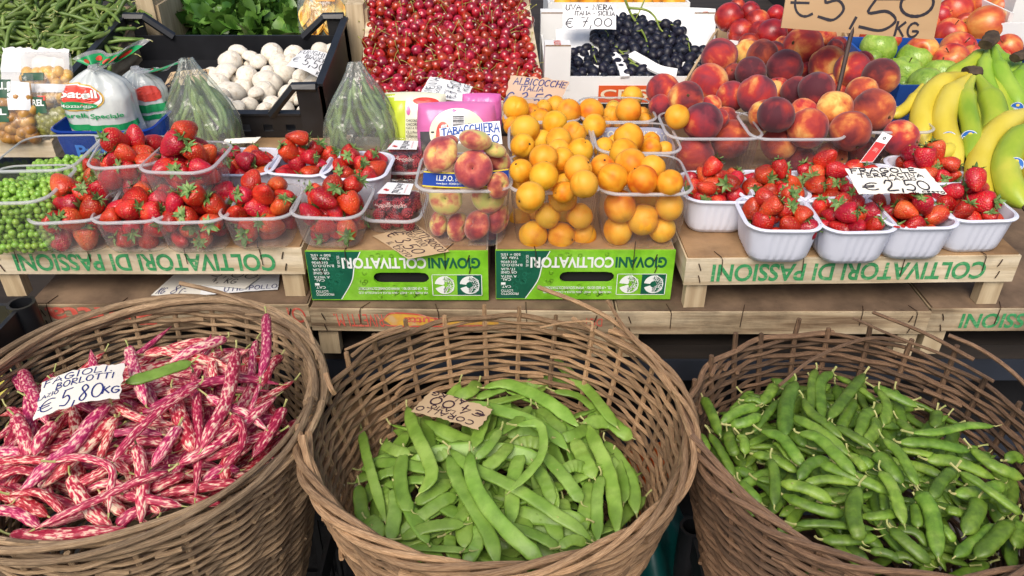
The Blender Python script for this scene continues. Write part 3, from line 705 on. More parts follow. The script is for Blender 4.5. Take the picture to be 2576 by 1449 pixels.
# ------------------------------------------------ baskets and their beans
lstick = lambda a, r: .0
def cstick(a, r): d = math.degrees(a) % 360; return (r.uniform(.006, .022) if r.random() < .7 else .002) if 55 < d < 190 else .002
def rstick(a, r): d = math.degrees(a) % 360; return (r.uniform(.008, .028) if r.random() < .7 else .003) if 30 < d < 175 else .002
BL, pL = basket('round wicker basket on the left with a thick smooth rim, full of borlotti pods', -.500, .812, .748, .240, .34, 'left', 3, [(0, 360, .004)], lstick, pitch=.0074, rod=.0033, amp=.0044, cluster=2, brows=4, brad=.0046, taper=.26)
BC, pC = basket('round wicker basket in the middle, the one holding flat green beans', -.018, .790, .75, .243, .34, 'mid', 5, [(178, 408, .003)], cstick, pitch=.0084, brows=4)
BR, pR = basket('darker wicker basket on the right with stakes sticking up, full of pea pods', .452, .765, .745, .226, .34, 'right', 8, [(165, 345, .002)], rstick, pitch=.0080, brows=3)
mL, mC, mR = WICKER['left'], WICKER['mid'], WICKER['right']
def tw(par, pts, r0, r1, m, col=.6): twig(par, [at(u, v, z) for u, v, z in pts], r0, r1, m, col=col)
tw(BL, [(452, 712, .80), (560, 738, .79), (655, 775, .775), (720, 812, .76), (768, 880, .75)], .0034, .003, mL)
tw(BL, [(740, 785, .775), (765, 800, .77), (785, 850, .765), (800, 905, .755)], .002, .003, mL, .9)
tw(BL, [(618, 790, .76), (700, 800, .757), (760, 850, .752), (800, 930, .75)], .003, .003, mL, .5)
tw(BC, [(1353, 722, .80), (1470, 768, .79), (1560, 820, .775), (1640, 900, .76), (1712, 1010, .752)], .0034, .0036, mC, .75)
tw(BC, [(1528, 757, .79), (1575, 830, .78), (1640, 900, .765), (1690, 960, .755)], .003, .0034, mC, .45)
tw(BC, [(1440, 800, .775), (1530, 850, .77), (1620, 900, .76), (1690, 985, .752)], .003, .003, mC, .6)
tw(BC, [(1358, 824, .78), (1420, 812, .785), (1470, 808, .785), (1490, 812, .782), (1488, 835, .776)], .0016, .002, mC, 1)
tw(BC, [(868, 880, .775), (910, 862, .772), (960, 838, .768), (1010, 822, .76)], .0018, .0032, mC, 1)
tw(BC, [(885, 895, .765), (940, 855, .765), (1030, 825, .76)], .003, .003, mC, .4)
tw(BC, [(763, 1095, .775), (768, 1130, .765), (790, 1200, .755), (850, 1300, .75)], .0045, .0045, mC, .8)
tw(BC, [(820, 940, .775), (832, 975, .765), (842, 990, .755)], .0036, .0036, mC, .6)
tw(BR, [(2145, 800, .78), (2260, 850, .77), (2390, 900, .76), (2500, 960, .755)], .0018, .0026, mR, .5)
tw(BR, [(2195, 785, .79), (2330, 840, .775), (2450, 905, .765)], .0026, .003, mR, .6)
tw(BR, [(2386, 843, .785), (2460, 875, .78), (2540, 930, .77), (2620, 1010, .755)], .0028, .003, mR, .9)
tw(BR, [(1960, 970, .72), (2050, 900, .735), (2180, 852, .75), (2280, 860, .752)], .0026, .003, mR, .5)
tw(BR, [(1740, 1095, .765), (1790, 1150, .757), (1880, 1250, .752), (1990, 1335, .75)], .0044, .004, mR, .9)

GREENF = M('flat_bean_skin', [S(104,140,46), S(122,158,60), S(142,174,80)], 24, coord='Object', rough=.5, bump=.12, bscale=160, rnd=.13, hrnd=.006, dirt=.22, dscale=40, coat=.06, detail=6)
STALK = M('pale_stalk', [S(150,160,90), S(186,180,120)], 30, rough=.7)
def borl():
    m = M('borlotti_skin', [S(152,22,60), S(182,42,78), S(200,84,108), S(226,166,154), S(236,210,184)], 160, coord='UV', stretch=(.75, .10, 1), lo=.40, hi=.64, detail=9, rough=.5, bump=.25, bscale=110, rnd=.14, hrnd=.016, dist=.3, facrnd=.10)
    return m
BORL = borl()
PODG = M('pea_pod_skin', [S(78,110,28), S(96,130,38), S(114,146,50), S(140,164,76)], 60, coord='Object', lo=.3, hi=.8, rough=.52, bump=.2, bscale=140, rnd=.2, hrnd=.008, coat=.12, detail=7, dirt=.35, dscale=55, facrnd=.15)
GBEAN = M('thin_bean_skin', [S(78,100,40), S(98,122,52), S(116,140,68)], 30, coord='Object', rough=.45, rnd=.2, hrnd=.012)
def podgeo(mb, P, hw, flat, style, rng, up, seg=10):
    n = len(P) - 1; rr = []; ff = []; ns = rng.randint(5, 8)
    for i in range(n + 1):
        t = min(1.0, i / n)
        if style == 'flat': e = min(1, (t / .13) ** .55) * min(1, ((1 - t) / .16) ** .7); b = .15 + .16 * abs(math.sin(t * math.pi * ns)) * e
        elif style == 'borl': e = min(1, (t / .10) ** .55) * min(1, ((1 - t) / .20) ** .75); b = .62 + .16 * abs(math.sin(t * math.pi * ns)) * e
        elif style == 'pea': e = min(1, (t / .16) ** .6) * min(1, ((1 - t) / .16) ** .6); b = .46 + .10 * abs(math.sin(t * math.pi * ns)) * e
        else: e = min(1, (t / .06) ** .6) * min(1, ((1 - t) / .10) ** .7); b = .92 + .12 * math.sin(t * 26 + ns)
        w_ = 1 + (.05 * math.sin(t * math.pi * 2 * ns) if style != 'thin' else .06 * math.sin(t * 31 + ns))
        rr.append(max(.0007, hw * e * w_)); ff.append(b)
    mb.tube(P, rr, 14 if style == 'flat' else seg, up=up, flat=ff, sq=.5 if style == 'flat' else 1.0)
def pod(name, pts, hw, style, mat, rng, up=(0, -.25, 1), stalk=True, n=18):
    P = cr(pts, n); mb = MB(); u = Vector(up) + Vector((rng.uniform(-.5, .5), rng.uniform(-.4, .4), 0)); podgeo(mb, P, hw, .3, style, rng, u.normalized())
    o = mb.build(name, mat, smooth='all')
    if stalk:
        d = (P[0] - P[2]).normalized(); s = MB(); q = P[0] - d * .002; s.tube(cr([q, q + d * .006 + Vector((0, 0, .002)), q + d * .013 + Vector((rng.uniform(-.005, .005), 0, .006))], 6), [.0019, .0015, .0013, .0012, .0012, .0014, .0017], 5)
        s.build('stalk', STALK, o)
        d = (P[-1] - P[-3]).normalized(); s = MB(); q = P[-1] - d * .003; s.tube(cr([q, q + d * .006, q + d * .011 + Vector((rng.uniform(-.004, .004), 0, .003))], 5), [.0014, .0011, .0008, .0006, .0004, .0003], 5)
        s.build('tip', STALK, o)
    return o
def on_heap(u, v, hf, off):
    p = at(u, v, hf(0, .8))
    for _ in range(6): p = at(u, v, hf(p.x, p.y) + off)
    return p
def fill(name, mat, style, n, cx, cy, Rr, hf, L, hw, offs, seed, bend=.25, tilt=.15, stalk=True):
    rng = random.Random(seed); base = []; out = []
    for k in range(6):
        l = L * rng.uniform(.85, 1.15); b = rng.uniform(-bend, bend); r2 = random.Random(seed + k)
        P = cr([(-l/2, 0, 0), (-l/6, b * l * .3, .002), (l/6, b * l * .3, -.001), (l/2, 0, 0)], 16); mb = MB(); podgeo(mb, P, hw * rng.uniform(.85, 1.1), .3, style, r2, (0, .2, 1))
        s = MB(); s.tube(cr([P[0], P[0] + Vector((-.005, .001, .002)), P[0] + Vector((-.011, .004, .005))], 5), [.0017, .0014, .0012, .0011, .0012, .0016], 5)
        base.append((mb.mesh(name, mat, smooth='all'), s.mesh('stalk', STALK), l))
    for i in range(n):
        me, st, l = base[i % 6]; 
        for _ in range(60):
            a = rng.uniform(0, 6.283); q = Rr * math.sqrt(rng.random()); yaw = rng.uniform(0, 6.283); x, y = cx + q * math.cos(a), cy + q * math.sin(a)
            if all(math.hypot(x + s * l / 2 * math.cos(yaw) - cx, y + s * l / 2 * math.sin(yaw) - cy) < Rr for s in (-1, 1)): break
        z = hf(x, y) + rng.choice(offs) + rng.uniform(-.004, .004)
        o = inst(name, me, (x, y, z), (rng.uniform(-.7, .7), rng.uniform(-tilt, tilt), yaw))
        if stalk: inst('stalk', st, (0, 0, 0), parent=o)
        out.append(o)
    return out
def specified(name, lst, conv, sc_, hf, style, mat, seed, lay=.010, base=.006, minw=0):
    rng = random.Random(seed); out = []
    for e in lst:
        pts, w_, l = e; P = [on_heap(*conv(*q), hf, base + lay * l) for q in pts]
        if len(P) > 2:          # let the middle ride on the heap, ends dip
            P[0].z -= .003; P[-1].z -= .004
        hw = w_ * sc_ * depth(P[len(P) // 2]) / F
        out.append(pod(name, P, hw, style, mat, rng))
    return out
dome = lambda cx, cy, z, k, R0: (lambda x, y: z - k * min(1.3, ((x - cx) ** 2 + (y - cy) ** 2) / R0 ** 2))
hC = dome(-.018, .79, .655, .032, .20); hL = dome(-.5, .812, .735, .03, .21); hR = dome(.452, .765, .700, .022, .20)
FB = [([(320,665),(345,800),(380,930),(450,1160)],28,2),([(560,550),(600,680),(670,830),(690,930),(620,1010)],38,3),([(890,780),(900,920),(960,1050),(1080,1200),(1200,1310),(1285,1365)],44,3),
([(780,800),(830,950),(920,1100),(1000,1250),(1040,1390)],42,2),([(870,530),(1050,580),(1200,630),(1320,700),(1410,780)],34,2),([(960,455),(1080,440),(1220,490),(1340,560),(1470,660)],37,2),
([(1320,285),(1420,390),(1520,480),(1600,580),(1670,660)],30,3),([(1330,470),(1450,500),(1530,560),(1610,620)],22,2),([(1180,440),(1300,430),(1440,425)],33,1),([(985,545),(960,640),(910,770)],36,3),
([(1210,545),(1150,630),(1050,690),(900,740)],34,2),([(1130,650),(1250,650),(1280,740),(1260,830),(1190,920),(1095,1000)],27,4),([(785,770),(870,860),(960,905),(1080,960),(1220,1040),(1350,1130),(1450,1190),(1540,1255)],36,2),
([(1060,1170),(1200,1220),(1290,1260),(1370,1300)],38,1),([(525,1245),(650,1200),(760,1180),(870,1165)],36,2),([(520,1230),(620,1150),(740,1060),(830,1010)],36,1),([(545,790),(525,920),(545,1050),(590,1100)],40,2),
([(500,980),(500,1100),(470,1270)],40,2),([(790,1220),(790,1300),(830,1385)],36,1),([(890,1180),(930,1270),(860,1385)],40,1),([(1500,640),(1560,770),(1620,900),(1650,1050),(1670,1230)],40,2),
([(1480,640),(1620,640),(1690,690),(1750,715)],40,2),([(1600,730),(1700,880),(1740,960),(1770,1120)],40,1),([(1380,885),(1440,870),(1510,875)],34,2),([(1440,720),(1490,830),(1550,930)],42,2),([(1370,720),(1450,705),(1525,650)],32,2),
([(1270,790),(1380,920),(1440,1000),(1480,1055)],38,2),([(1240,870),(1290,960),(1330,1070)],36,2),([(1160,790),(1120,950),(1110,1180)],42,1),([(1580,910),(1560,1050),(1565,1260)],34,2),([(1520,940),(1500,1100),(1470,1220)],40,1),
([(430,750),(500,790),(580,800)],34,2),([(380,845),(520,860),(740,890)],34,1),([(390,930),(460,905),(540,890)],30,1),([(430,970),(600,945),(760,950)],30,1),([(670,600),(670,700),(690,800)],40,1),([(1055,670),(990,770),(920,825)],25,3),
([(1110,740),(1040,830),(955,885)],38,2),([(940,420),(890,480),(800,500)],36,2),([(920,510),(1050,470),(1220,410)],36,1),([(960,540),(1100,520),(1250,480),(1290,435)],32,1),([(310,960),(330,1130),(400,1200)],40,1),([(345,1140),(390,1180),(430,1240)],46,2),
([(1080,700),(1200,690),(1350,730)],34,1),([(560,1290),(720,1305),(900,1305)],24,2),([(1360,1290),(1430,1260),(1510,1265)],30,2),([(1650,800),(1700,960),(1700,1060)],30,1),([(530,1040),(600,1120),(680,1155)],34,1),([(600,1060),(720,1000),(790,930)],38,1),([(1250,560),(1320,640),(1400,690)],38,1),
([(1100,770),(1200,745),(1290,755)],36,1),([(1180,1000),(1260,1100),(1330,1180)],38,0),([(960,990),(1000,1090),(1050,1150)],36,0),([(420,980),(460,1040),(480,1100)],34,1),([(1380,1030),(1400,1130),(1460,1180)],36,0),([(700,830),(780,790),(880,740)],36,1)]
fb = specified('flat_bean', FB, CB, .479 * 1.0, hC, 'flat', GREENF, 11)
fb += fill('flat_bean', GREENF, 'flat', 85, -.018, .79, .205, hC, .165, .0112, (-.012, 0, .004, -.02), 12)
spread(fb, 'flat green bean', 'in the middle basket', 'bean', 'flat green beans in the middle basket')
BO = [([(1395,60),(1400,180),(1395,300),(1360,400)],33,8),([(1240,240),(1220,400),(1180,550),(1110,680),(1050,780)],40,4),([(1010,365),(1030,500),(1040,650),(1045,800),(1020,1040)],34,2),([(670,235),(710,380),(765,545)],38,3),
([(745,280),(860,268),(960,290),(1100,320),(1220,345)],32,2),([(1190,190),(1100,230),(1000,270),(880,320)],34,3),([(1120,270),(1115,350),(1125,420)],30,2),([(1475,285),(1420,350),(1370,450)],32,2),([(735,590),(880,530),(1000,460),(1100,430),(1280,412),(1475,432)],30,2),
([(1050,430),(880,550),(730,680),(650,770),(580,850)],27,4),([(900,450),(940,600),(990,720),(1010,800)],48,2),([(1210,590),(1270,660),(1270,760),(1220,830),(1160,885)],27,4),([(930,855),(1100,780),(1230,690),(1350,590),(1455,490)],40,3),
([(1475,680),(1330,730),(1200,790),(1040,840)],30,2),([(110,355),(150,450),(200,540),(250,650)],40,2),([(575,530),(480,640),(390,760),(300,830),(200,920),(65,1045)],50,3),([(615,605),(530,690),(440,780),(330,880),(200,985)],44,2),
([(890,885),(700,960),(530,1040),(330,1130),(165,1195)],29,4),([(710,745),(740,860),(750,1000),(735,1170)],40,3),([(45,1222),(200,1240),(400,1225),(680,1185)],46,3),([(365,910),(420,1030),(500,1130),(590,1185)],46,2),
([(280,840),(400,825),(530,850),(590,900),(580,1000),(565,1120)],25,4),([(-40,930),(100,890),(235,912)],32,2),([(-60,980),(120,1060),(250,1125)],40,2),([(40,1010),(200,1010),(290,1070),(335,1120)],30,3),([(-40,1090),(100,1120),(210,1185)],38,2),
([(935,655),(880,750),(790,870)],42,3),([(410,960),(520,910),(600,860)],40,2),([(550,700),(700,690),(860,695)],26,2),([(590,540),(680,600),(790,640),(920,640)],27,2),([(640,1010),(800,1050),(960,1070)],30,3),([(780,990),(880,950),(970,900)],38,2),
([(1490,555),(1420,690),(1320,820)],42,2),([(1365,425),(1330,540),(1305,590)],15,3),([(1080,490),(1200,560),(1300,600),(1405,675)],27,3),([(70,600),(130,720),(145,840)],48,2),([(290,630),(220,720),(175,810)],38,3),([(-40,840),(150,838),(300,842)],28,3),
([(200,800),(300,780),(410,770)],30,1),([(680,900),(600,850),(550,820)],32,2),([(1250,780),(1190,870),(1180,950)],44,1),([(610,1180),(700,1120),(810,1085)],40,2),([(-60,790),(80,800),(200,790)],38,1),([(640,760),(760,740),(880,740)],34,1),
([(640,850),(760,820),(900,790)],36,1),([(270,410),(310,425),(380,440)],26,1),([(425,415),(520,360),(610,355)],26,2),([(1020,330),(1150,360),(1270,400)],36,1),([(1280,330),(1340,315),(1380,305)],32,1),([(400,1010),(560,960),(680,1000)],36,1),([(60,370),(100,440),(120,470)],26,1),([(600,640),(560,740),(510,840)],30,2),
([(1440,620),(1350,640),(1260,700)],38,1),([(1060,960),(1150,900),(1260,880)],40,1),([(820,1020),(900,1010),(1000,1000)],30,1),([(520,1000),(600,1080),(660,1120)],38,1),([(700,560),(800,600),(900,600)],38,0)]
bo = specified('borlotti_pod', BO, LB, .479 * .9, hL, 'borl', BORL, 21)
bo += fill('borlotti_pod', BORL, 'borl', 105, -.5, .812, .215, hL, .17, .0078, (-.012, -.004, .002, -.02), 22)
spread(bo, 'pink and cream borlotti pod', 'in the left basket', 'bean pod', 'borlotti pods in the left basket')
g = pod('flat_bean', [on_heap(*LB(*q), hL, .045) for q in ((1010,325),(900,360),(780,400),(650,435))], 33 * .479 * depth((-.5, .9, .75)) / F, 'flat', GREENF, random.Random(4))
tag(g, 'single flat green bean lying on the pink borlotti pods beside their price card', 'bean')
PP = [([(150,500),(190,580),(245,700)],36,3),([(190,690),(250,800),(320,915)],42,2),([(245,640),(350,580),(455,550)],38,2),([(295,650),(380,640),(460,590)],38,3),([(460,540),(510,480),(530,430)],40,2),([(365,520),(420,520),(475,535)],26,2),([(640,415),(590,550),(585,710)],56,3),
([(750,355),(725,450),(725,575)],36,3),([(835,370),(770,440),(785,625)],38,3),([(1005,375),(910,500),(815,615)],40,4),([(850,390),(950,450),(1070,520)],38,2),([(1050,450),(1130,490),(1285,550)],38,2),([(1080,460),(1120,560),(1105,645)],42,3),([(680,505),(720,590),(800,650),(890,715)],38,3),
([(615,600),(700,650),(800,710),(925,805)],40,3),([(655,690),(750,720),(850,810),(965,915)],46,4),([(455,675),(560,720),(620,790),(685,865)],44,3),([(845,650),(920,700),(1085,785)],38,3),([(955,510),(900,620),(875,675)],42,2),([(1045,560),(1000,620),(975,725)],44,3),([(1065,610),(1060,680),(1005,745)],44,3),
([(1250,690),(1400,690),(1540,660),(1690,650)],38,4),([(1185,740),(1350,750),(1565,782)],44,3),([(1185,775),(1290,800),(1405,818)],32,2),([(1100,715),(1180,800),(1230,880),(1285,965)],46,4),([(1055,790),(1120,860),(1205,955)],58,3),([(755,840),(850,890),(1000,950),(1155,1005)],44,3),([(825,830),(720,860),(655,935)],42,3),
([(410,800),(520,830),(655,895)],40,2),([(510,820),(530,930),(530,1075)],40,4),([(555,950),(700,990),(835,1045)],46,3),([(680,960),(800,940),(985,950)],34,3),([(565,1010),(680,1070),(800,1110),(905,1110)],44,2),([(975,965),(940,1100),(960,1200),(995,1255)],58,4),([(1085,885),(1150,990),(1215,1170)],50,4),
([(1280,990),(1350,1110),(1395,1350)],58,3),([(980,1130),(1100,1130),(1175,1100)],42,3),([(635,1170),(800,1175),(1065,1190)],36,3),([(775,1250),(920,1260),(1075,1230)],44,2),([(1135,1185),(1230,1280),(1355,1375)],50,3),([(1165,1190),(1270,1220),(1345,1285)],40,2),([(1270,1065),(1280,1195)],44,2),([(1100,1015),(1110,1125)],42,2),
([(1500,890),(1600,960),(1750,1070),(1835,1110)],52,4),([(1560,765),(1680,870),(1845,925)],52,3),([(1325,830),(1480,850),(1695,925)],46,2),([(1485,870),(1400,960),(1355,1035)],44,3),([(1425,1090),(1480,1110),(1540,1120)],46,2),([(1605,1035),(1590,1110),(1530,1220)],62,3),([(1695,1170),(1600,1250),(1475,1340)],46,2),
([(1775,1145),(1690,1250),(1590,1340)],62,3),([(1830,1165),(1790,1300)],54,2),([(1475,1010),(1620,1010),(1745,950)],54,2),([(1745,835),(1790,820),(1840,835)],40,2),([(345,940),(400,1000),(465,1055)],32,2),([(345,700),(370,740),(375,800)],40,3),([(415,685),(490,600),(555,510)],32,2),([(1175,615),(1240,690),(1260,720)],46,2),
([(1380,580),(1370,670)],42,2),([(1025,1310),(1120,1330),(1210,1365)],32,2),([(1150,1335),(1230,1345),(1320,1380)],36,2),([(135,690),(160,740),(185,780)],30,2),([(955,830),(1010,850),(1050,870)],46,2),([(920,790),(980,860),(1010,890)],42,2),([(1480,790),(1580,830),(1660,790)],40,1),([(620,840),(560,770),(530,740)],34,2),([(700,760),(640,720),(600,690)],36,1),([(280,680),(300,760),(330,810)],44,2),([(1650,1010),(1720,1060),(1760,1120)],50,2),([(1400,1170),(1440,1220),(1480,1260)],40,2)]
pp = specified('pea_pod', PP, RB, .479 * .76, hR, 'pea', PODG, 31)
pp += fill('pea_pod', PODG, 'pea', 190, .452, .765, .2, hR, .088, .0074, (-.012, -.004, .002, -.02), 32, bend=.35)
spread(pp, 'green pea pod', 'in the right basket', 'pea pod', 'pea pods in the right basket')
# ------------------------------------------------ berries
STRAW = M('strawberry_skin', [S(152,14,18), S(184,26,26), S(206,48,32)], 30, rough=.3, bump=.15, bscale=120, rnd=.16, hrnd=.010, coat=.1, spots=(S(206,120,58), 270, .2))
STRAWR = M('pale_strawberry_skin', [S(186,30,26), S(204,54,34), S(216,90,48)], 30, rough=.3, bump=.15, bscale=120, rnd=.1, hrnd=.010, coat=.1, spots=(S(222,150,80), 270, .2))
LEAF = M('calyx_leaf', [S(72,104,50), S(104,136,70), S(140,164,96)], 70, rough=.55, rnd=.15, hrnd=.01)
def straw_mesh(seed):
    r_ = random.Random(seed); sq = r_.uniform(.85, 1.15); ln = r_.uniform(.92, 1.15); mb = MB(); seg, n = 20, 16; vs = []
    for i in range(n + 1):
        th = math.pi * i / n; c = math.cos(th); z = c * .024 * ln
        r = .0185 * math.sin(th) ** .8 * (1 + .28 * c) * (1 - .10 * max(0, -c))
        if c > .8: z -= .004 * ((c - .8) / .2)
        for k in range(seg):
            a = 2 * math.pi * k / seg; q = 1 + .10 * noise.noise(Vector((math.cos(a) * 1.2, math.sin(a) * 1.2, c * 1.5 + seed * 5)))
            vs.append((r * q * math.cos(a) * sq, r * q * math.sin(a) / sq, z))
    mb.add(vs, [(i*seg+k, (i+1)*seg+k, (i+1)*seg+(k+1)%seg, i*seg+(k+1)%seg) for i in range(n) for k in range(seg)])
    lf = MB(); m = r_.randint(8, 11); zt = .024 * ln - .0035
    for k in range(m):
        a = 2 * math.pi * k / m + r_.uniform(-.2, .2)
        leafy(lf, r_.uniform(.015, .022), r_.uniform(.006, .009), 4, r_.uniform(-.35, .5), Matrix.Translation((0, 0, zt)) @ Matrix.Rotation(a, 4, 'Z') @ Matrix.Rotation(r_.uniform(-.25, .35), 4, 'Y'), fold=.22)
    lf.tube(cr([(0, 0, zt - .001), (.001, .001, zt + .004), (.003 * r_.uniform(-1, 1), .003, zt + .011)], 5), [.0015, .0013, .0012, .0012, .0013, .0015], 5)
    return mb, lf
SM = []
for s in range(6):
    a, b = straw_mesh(s); SM.append((a.mesh('strawberry', STRAW if s % 3 else STRAWR, smooth='all'), b.mesh('calyx', LEAF, smooth='all')))
def berries(t, place, n, seed, w=.113, d=.125, h=.065, scale=1.0, up=.5, cone=.7, white=False):
    rng = random.Random(seed); base = wloc(t); rot = Matrix.Rotation(t.rotation_euler.z, 4, 'Z'); tl = t.rotation_euler.to_matrix().to_4x4()
    P = pack(n, w / 2 - .006, d / 2 - .006, h, lambda: .0178 * scale * rng.uniform(.86, 1.1), rng, cone=cone); out = []
    def seen(i):                # a berry the photograph shows nothing of is left out
        x, y, z, r = P[i]; c = base + tl @ Vector((x, y, z)); vd = (O0 - c).normalized(); s1 = vd.orthogonal().normalized(); s2 = vd.cross(s1); n_ = 0
        for k in range(19):
            q = 0 if k == 0 else (.5 if k < 7 else .88); a_ = k * 1.047; p = c + (s1 * math.cos(a_) + s2 * math.sin(a_)) * (r * q) + vd * (r * math.sqrt(1 - q * q)); ok = True
            for j, (x2, y2, z2, r2) in enumerate(P):
                if j != i:
                    e = base + tl @ Vector((x2, y2, z2)) - p; t_ = e.dot(vd)
                    if t_ > 0 and (e - vd * t_).length < r2 * .92: ok = False; break
            if ok and white:
                t_ = (base.y - d / 2 - p.y) / vd.y
                if (p + vd * t_).z < base.z + h: ok = False
            n_ += ok
        return n_ >= 2
    vis = [i for i in range(len(P)) if seen(i)]
    for i in vis:
        x, y, z, r = P[i]; me, lf = SM[rng.randrange(6)]
        # axis: mostly lying, calyx often towards the viewer or up
        ax = Vector((rng.gauss(0, .8), rng.gauss(-.3, .65), rng.gauss(.35, .6))); ax.normalize()
        q = ax.to_track_quat('Z', 'X') @ Quaternion((0, 0, 1), rng.uniform(0, 6.28))
        o = inst('strawberry', me, base + tl @ Vector((x, y, z + .001)), q, r / .0185 * .98)
        inst('calyx', lf, (0, 0, 0), parent=o); out.append(o)
    spread(out, 'red strawberry', place, 'strawberry', 'strawberries ' + place, ranks=3)
def tub_at(u, v, zr, h): p = at(u, v, zr); return (p.x, p.y, zr - h)
H = .065
CL = [ # u,v of the rim's middle, rim z, kind, rot, n, label, place
 ('C', 190, 512, TOP + H, 'milky', 8, 15, 'clear punnet of strawberries at the front left corner, beside the front peas', 'in the clear punnet beside the peas'),
 ('D', 346, 512, TOP + H, 'milky', 5, 14, 'clear punnet of strawberries, second from the left in the front row', 'in the second clear front punnet'),
 ('E', 496, 512, TOP + H, 'milky', 4, 14, 'clear punnet of strawberries, third from the left in the front row', 'in the third clear front punnet'),
 ('F', 660, 504, TOP + H, 'milky', 2, 15, 'clear punnet of strawberries, fourth from the left in the front row', 'in the fourth clear front punnet'),
 ('G', 838, 502, TOP + H, 'milky', -4, 16, 'clear punnet of strawberries beside the raspberry boxes, alone on the first green crate', 'in the clear punnet beside the raspberries'),
 ('X', 268, 440, TOP + H, 'milky', 5, 10, 'clear strawberry punnet hidden beneath the left one of the stacked pair', 'in the punnet under the left stack'),
 ('Y', 470, 430, TOP + H, 'milky', 0, 10, 'clear strawberry punnet hidden beneath the right one of the stacked pair', 'in the punnet under the right stack'),
 ('A', 329, 380, TOP + H + .056, 'milky', 12, 15, 'clear strawberry punnet stacked on others, the left and higher one of two', 'in the left stacked clear punnet'),
 ('B', 470, 392, TOP + H + .066, 'milky', -3, 14, 'clear strawberry punnet stacked on others, the right one of two', 'in the right stacked clear punnet'),
 ('W', 618, 405, TOP + H, 'white', 0, 12, 'white strawberry punnet behind the right stacked clear one', 'in the white punnet behind the stacks'),
 ('I', 765, 405, TOP + H, 'white', -8, 14, 'white strawberry punnet left of the one at the raspberry boxes', 'in the white punnet before the mushrooms'),
 ('J', 900, 415, TOP + H, 'white', -4, 13, 'white strawberry punnet right in front of the bagged green beans', 'in the white punnet before the bagged beans'),
 ('S1', 1800, 468, TOP + H, 'white', -2, 15, 'white strawberry punnet leftmost of those on the right, next to the apricots', 'in the white punnet next to the apricots'),
 ('S2', 1935, 465, TOP + H, 'white', 2, 15, 'white strawberry punnet between the apricot side one and the price card', 'in the white punnet left of the card'),
 ('S3', 1957, 535, TOP + H, 'white', -1, 13, 'white strawberry punnet at the front left of the right crate', 'in the front left white punnet'),
 ('S4', 2070, 466, TOP + H, 'white', 4, 15, 'white strawberry punnet partly under the left edge of the price card', 'in the white punnet beneath the card edge'),
 ('S5', 2138, 538, TOP + H, 'white', 2, 13, 'white strawberry punnet second from left in the right front row, overhanging the crate', 'in the second white punnet in front'),
 ('S6', 2200, 448, TOP + H, 'white', 0, 8, 'white strawberry punnet behind the price card with the red paper tag', 'in the white punnet with the red tag'),
 ('S7', 2330, 425, TOP + H, 'white', 2, 14, 'white strawberry punnet farthest back, beside the bananas', 'in the farthest white punnet by the bananas'),
 ('S8', 2290, 528, TOP + H, 'white', 1, 13, 'white strawberry punnet third in the right front row, red juice on its rim', 'in the third white punnet in front'),
 ('S9', 2437, 512, TOP + H, 'white', 3, 14, 'white strawberry punnet at the far right end below the bananas', 'in the far right white punnet'),
]
TB = {}
for i, (k, u, v, z, kind, rot, n, lb, pl) in enumerate(CL):
    dz = .0003 * i
    TB[k] = tub(lb, tub_at(u, v, z, H), .113 if kind != 'white' else .112, .125 if kind != 'white' else .118, H, kind, rot, 'strawberry punnets', 'strawberry_punnet', taper=.82)
    berries(TB[k], pl, n + (15 if kind == 'white' else 8), 100 + i, d=.125 if kind != 'white' else .118, scale=.90 if kind != 'white' else .82, white=kind == 'white')
# red juice on the rim of S8
mb = MB(); o8 = wloc(TB['S8'])
for i in range(7):
    x = -.05 + .03 * random.random(); mb.lathe([(.0001, .0006), (.003, .0004), (.0036, 0)], 10, M=Matrix.Translation((o8.x + x, o8.y - .059 + random.uniform(-.002, .001), TOP + H + .0012)), close=False)
mb.build('juice_stain', M('juice', [S(190,40,40)]*2, rough=.3), TB['S8'])

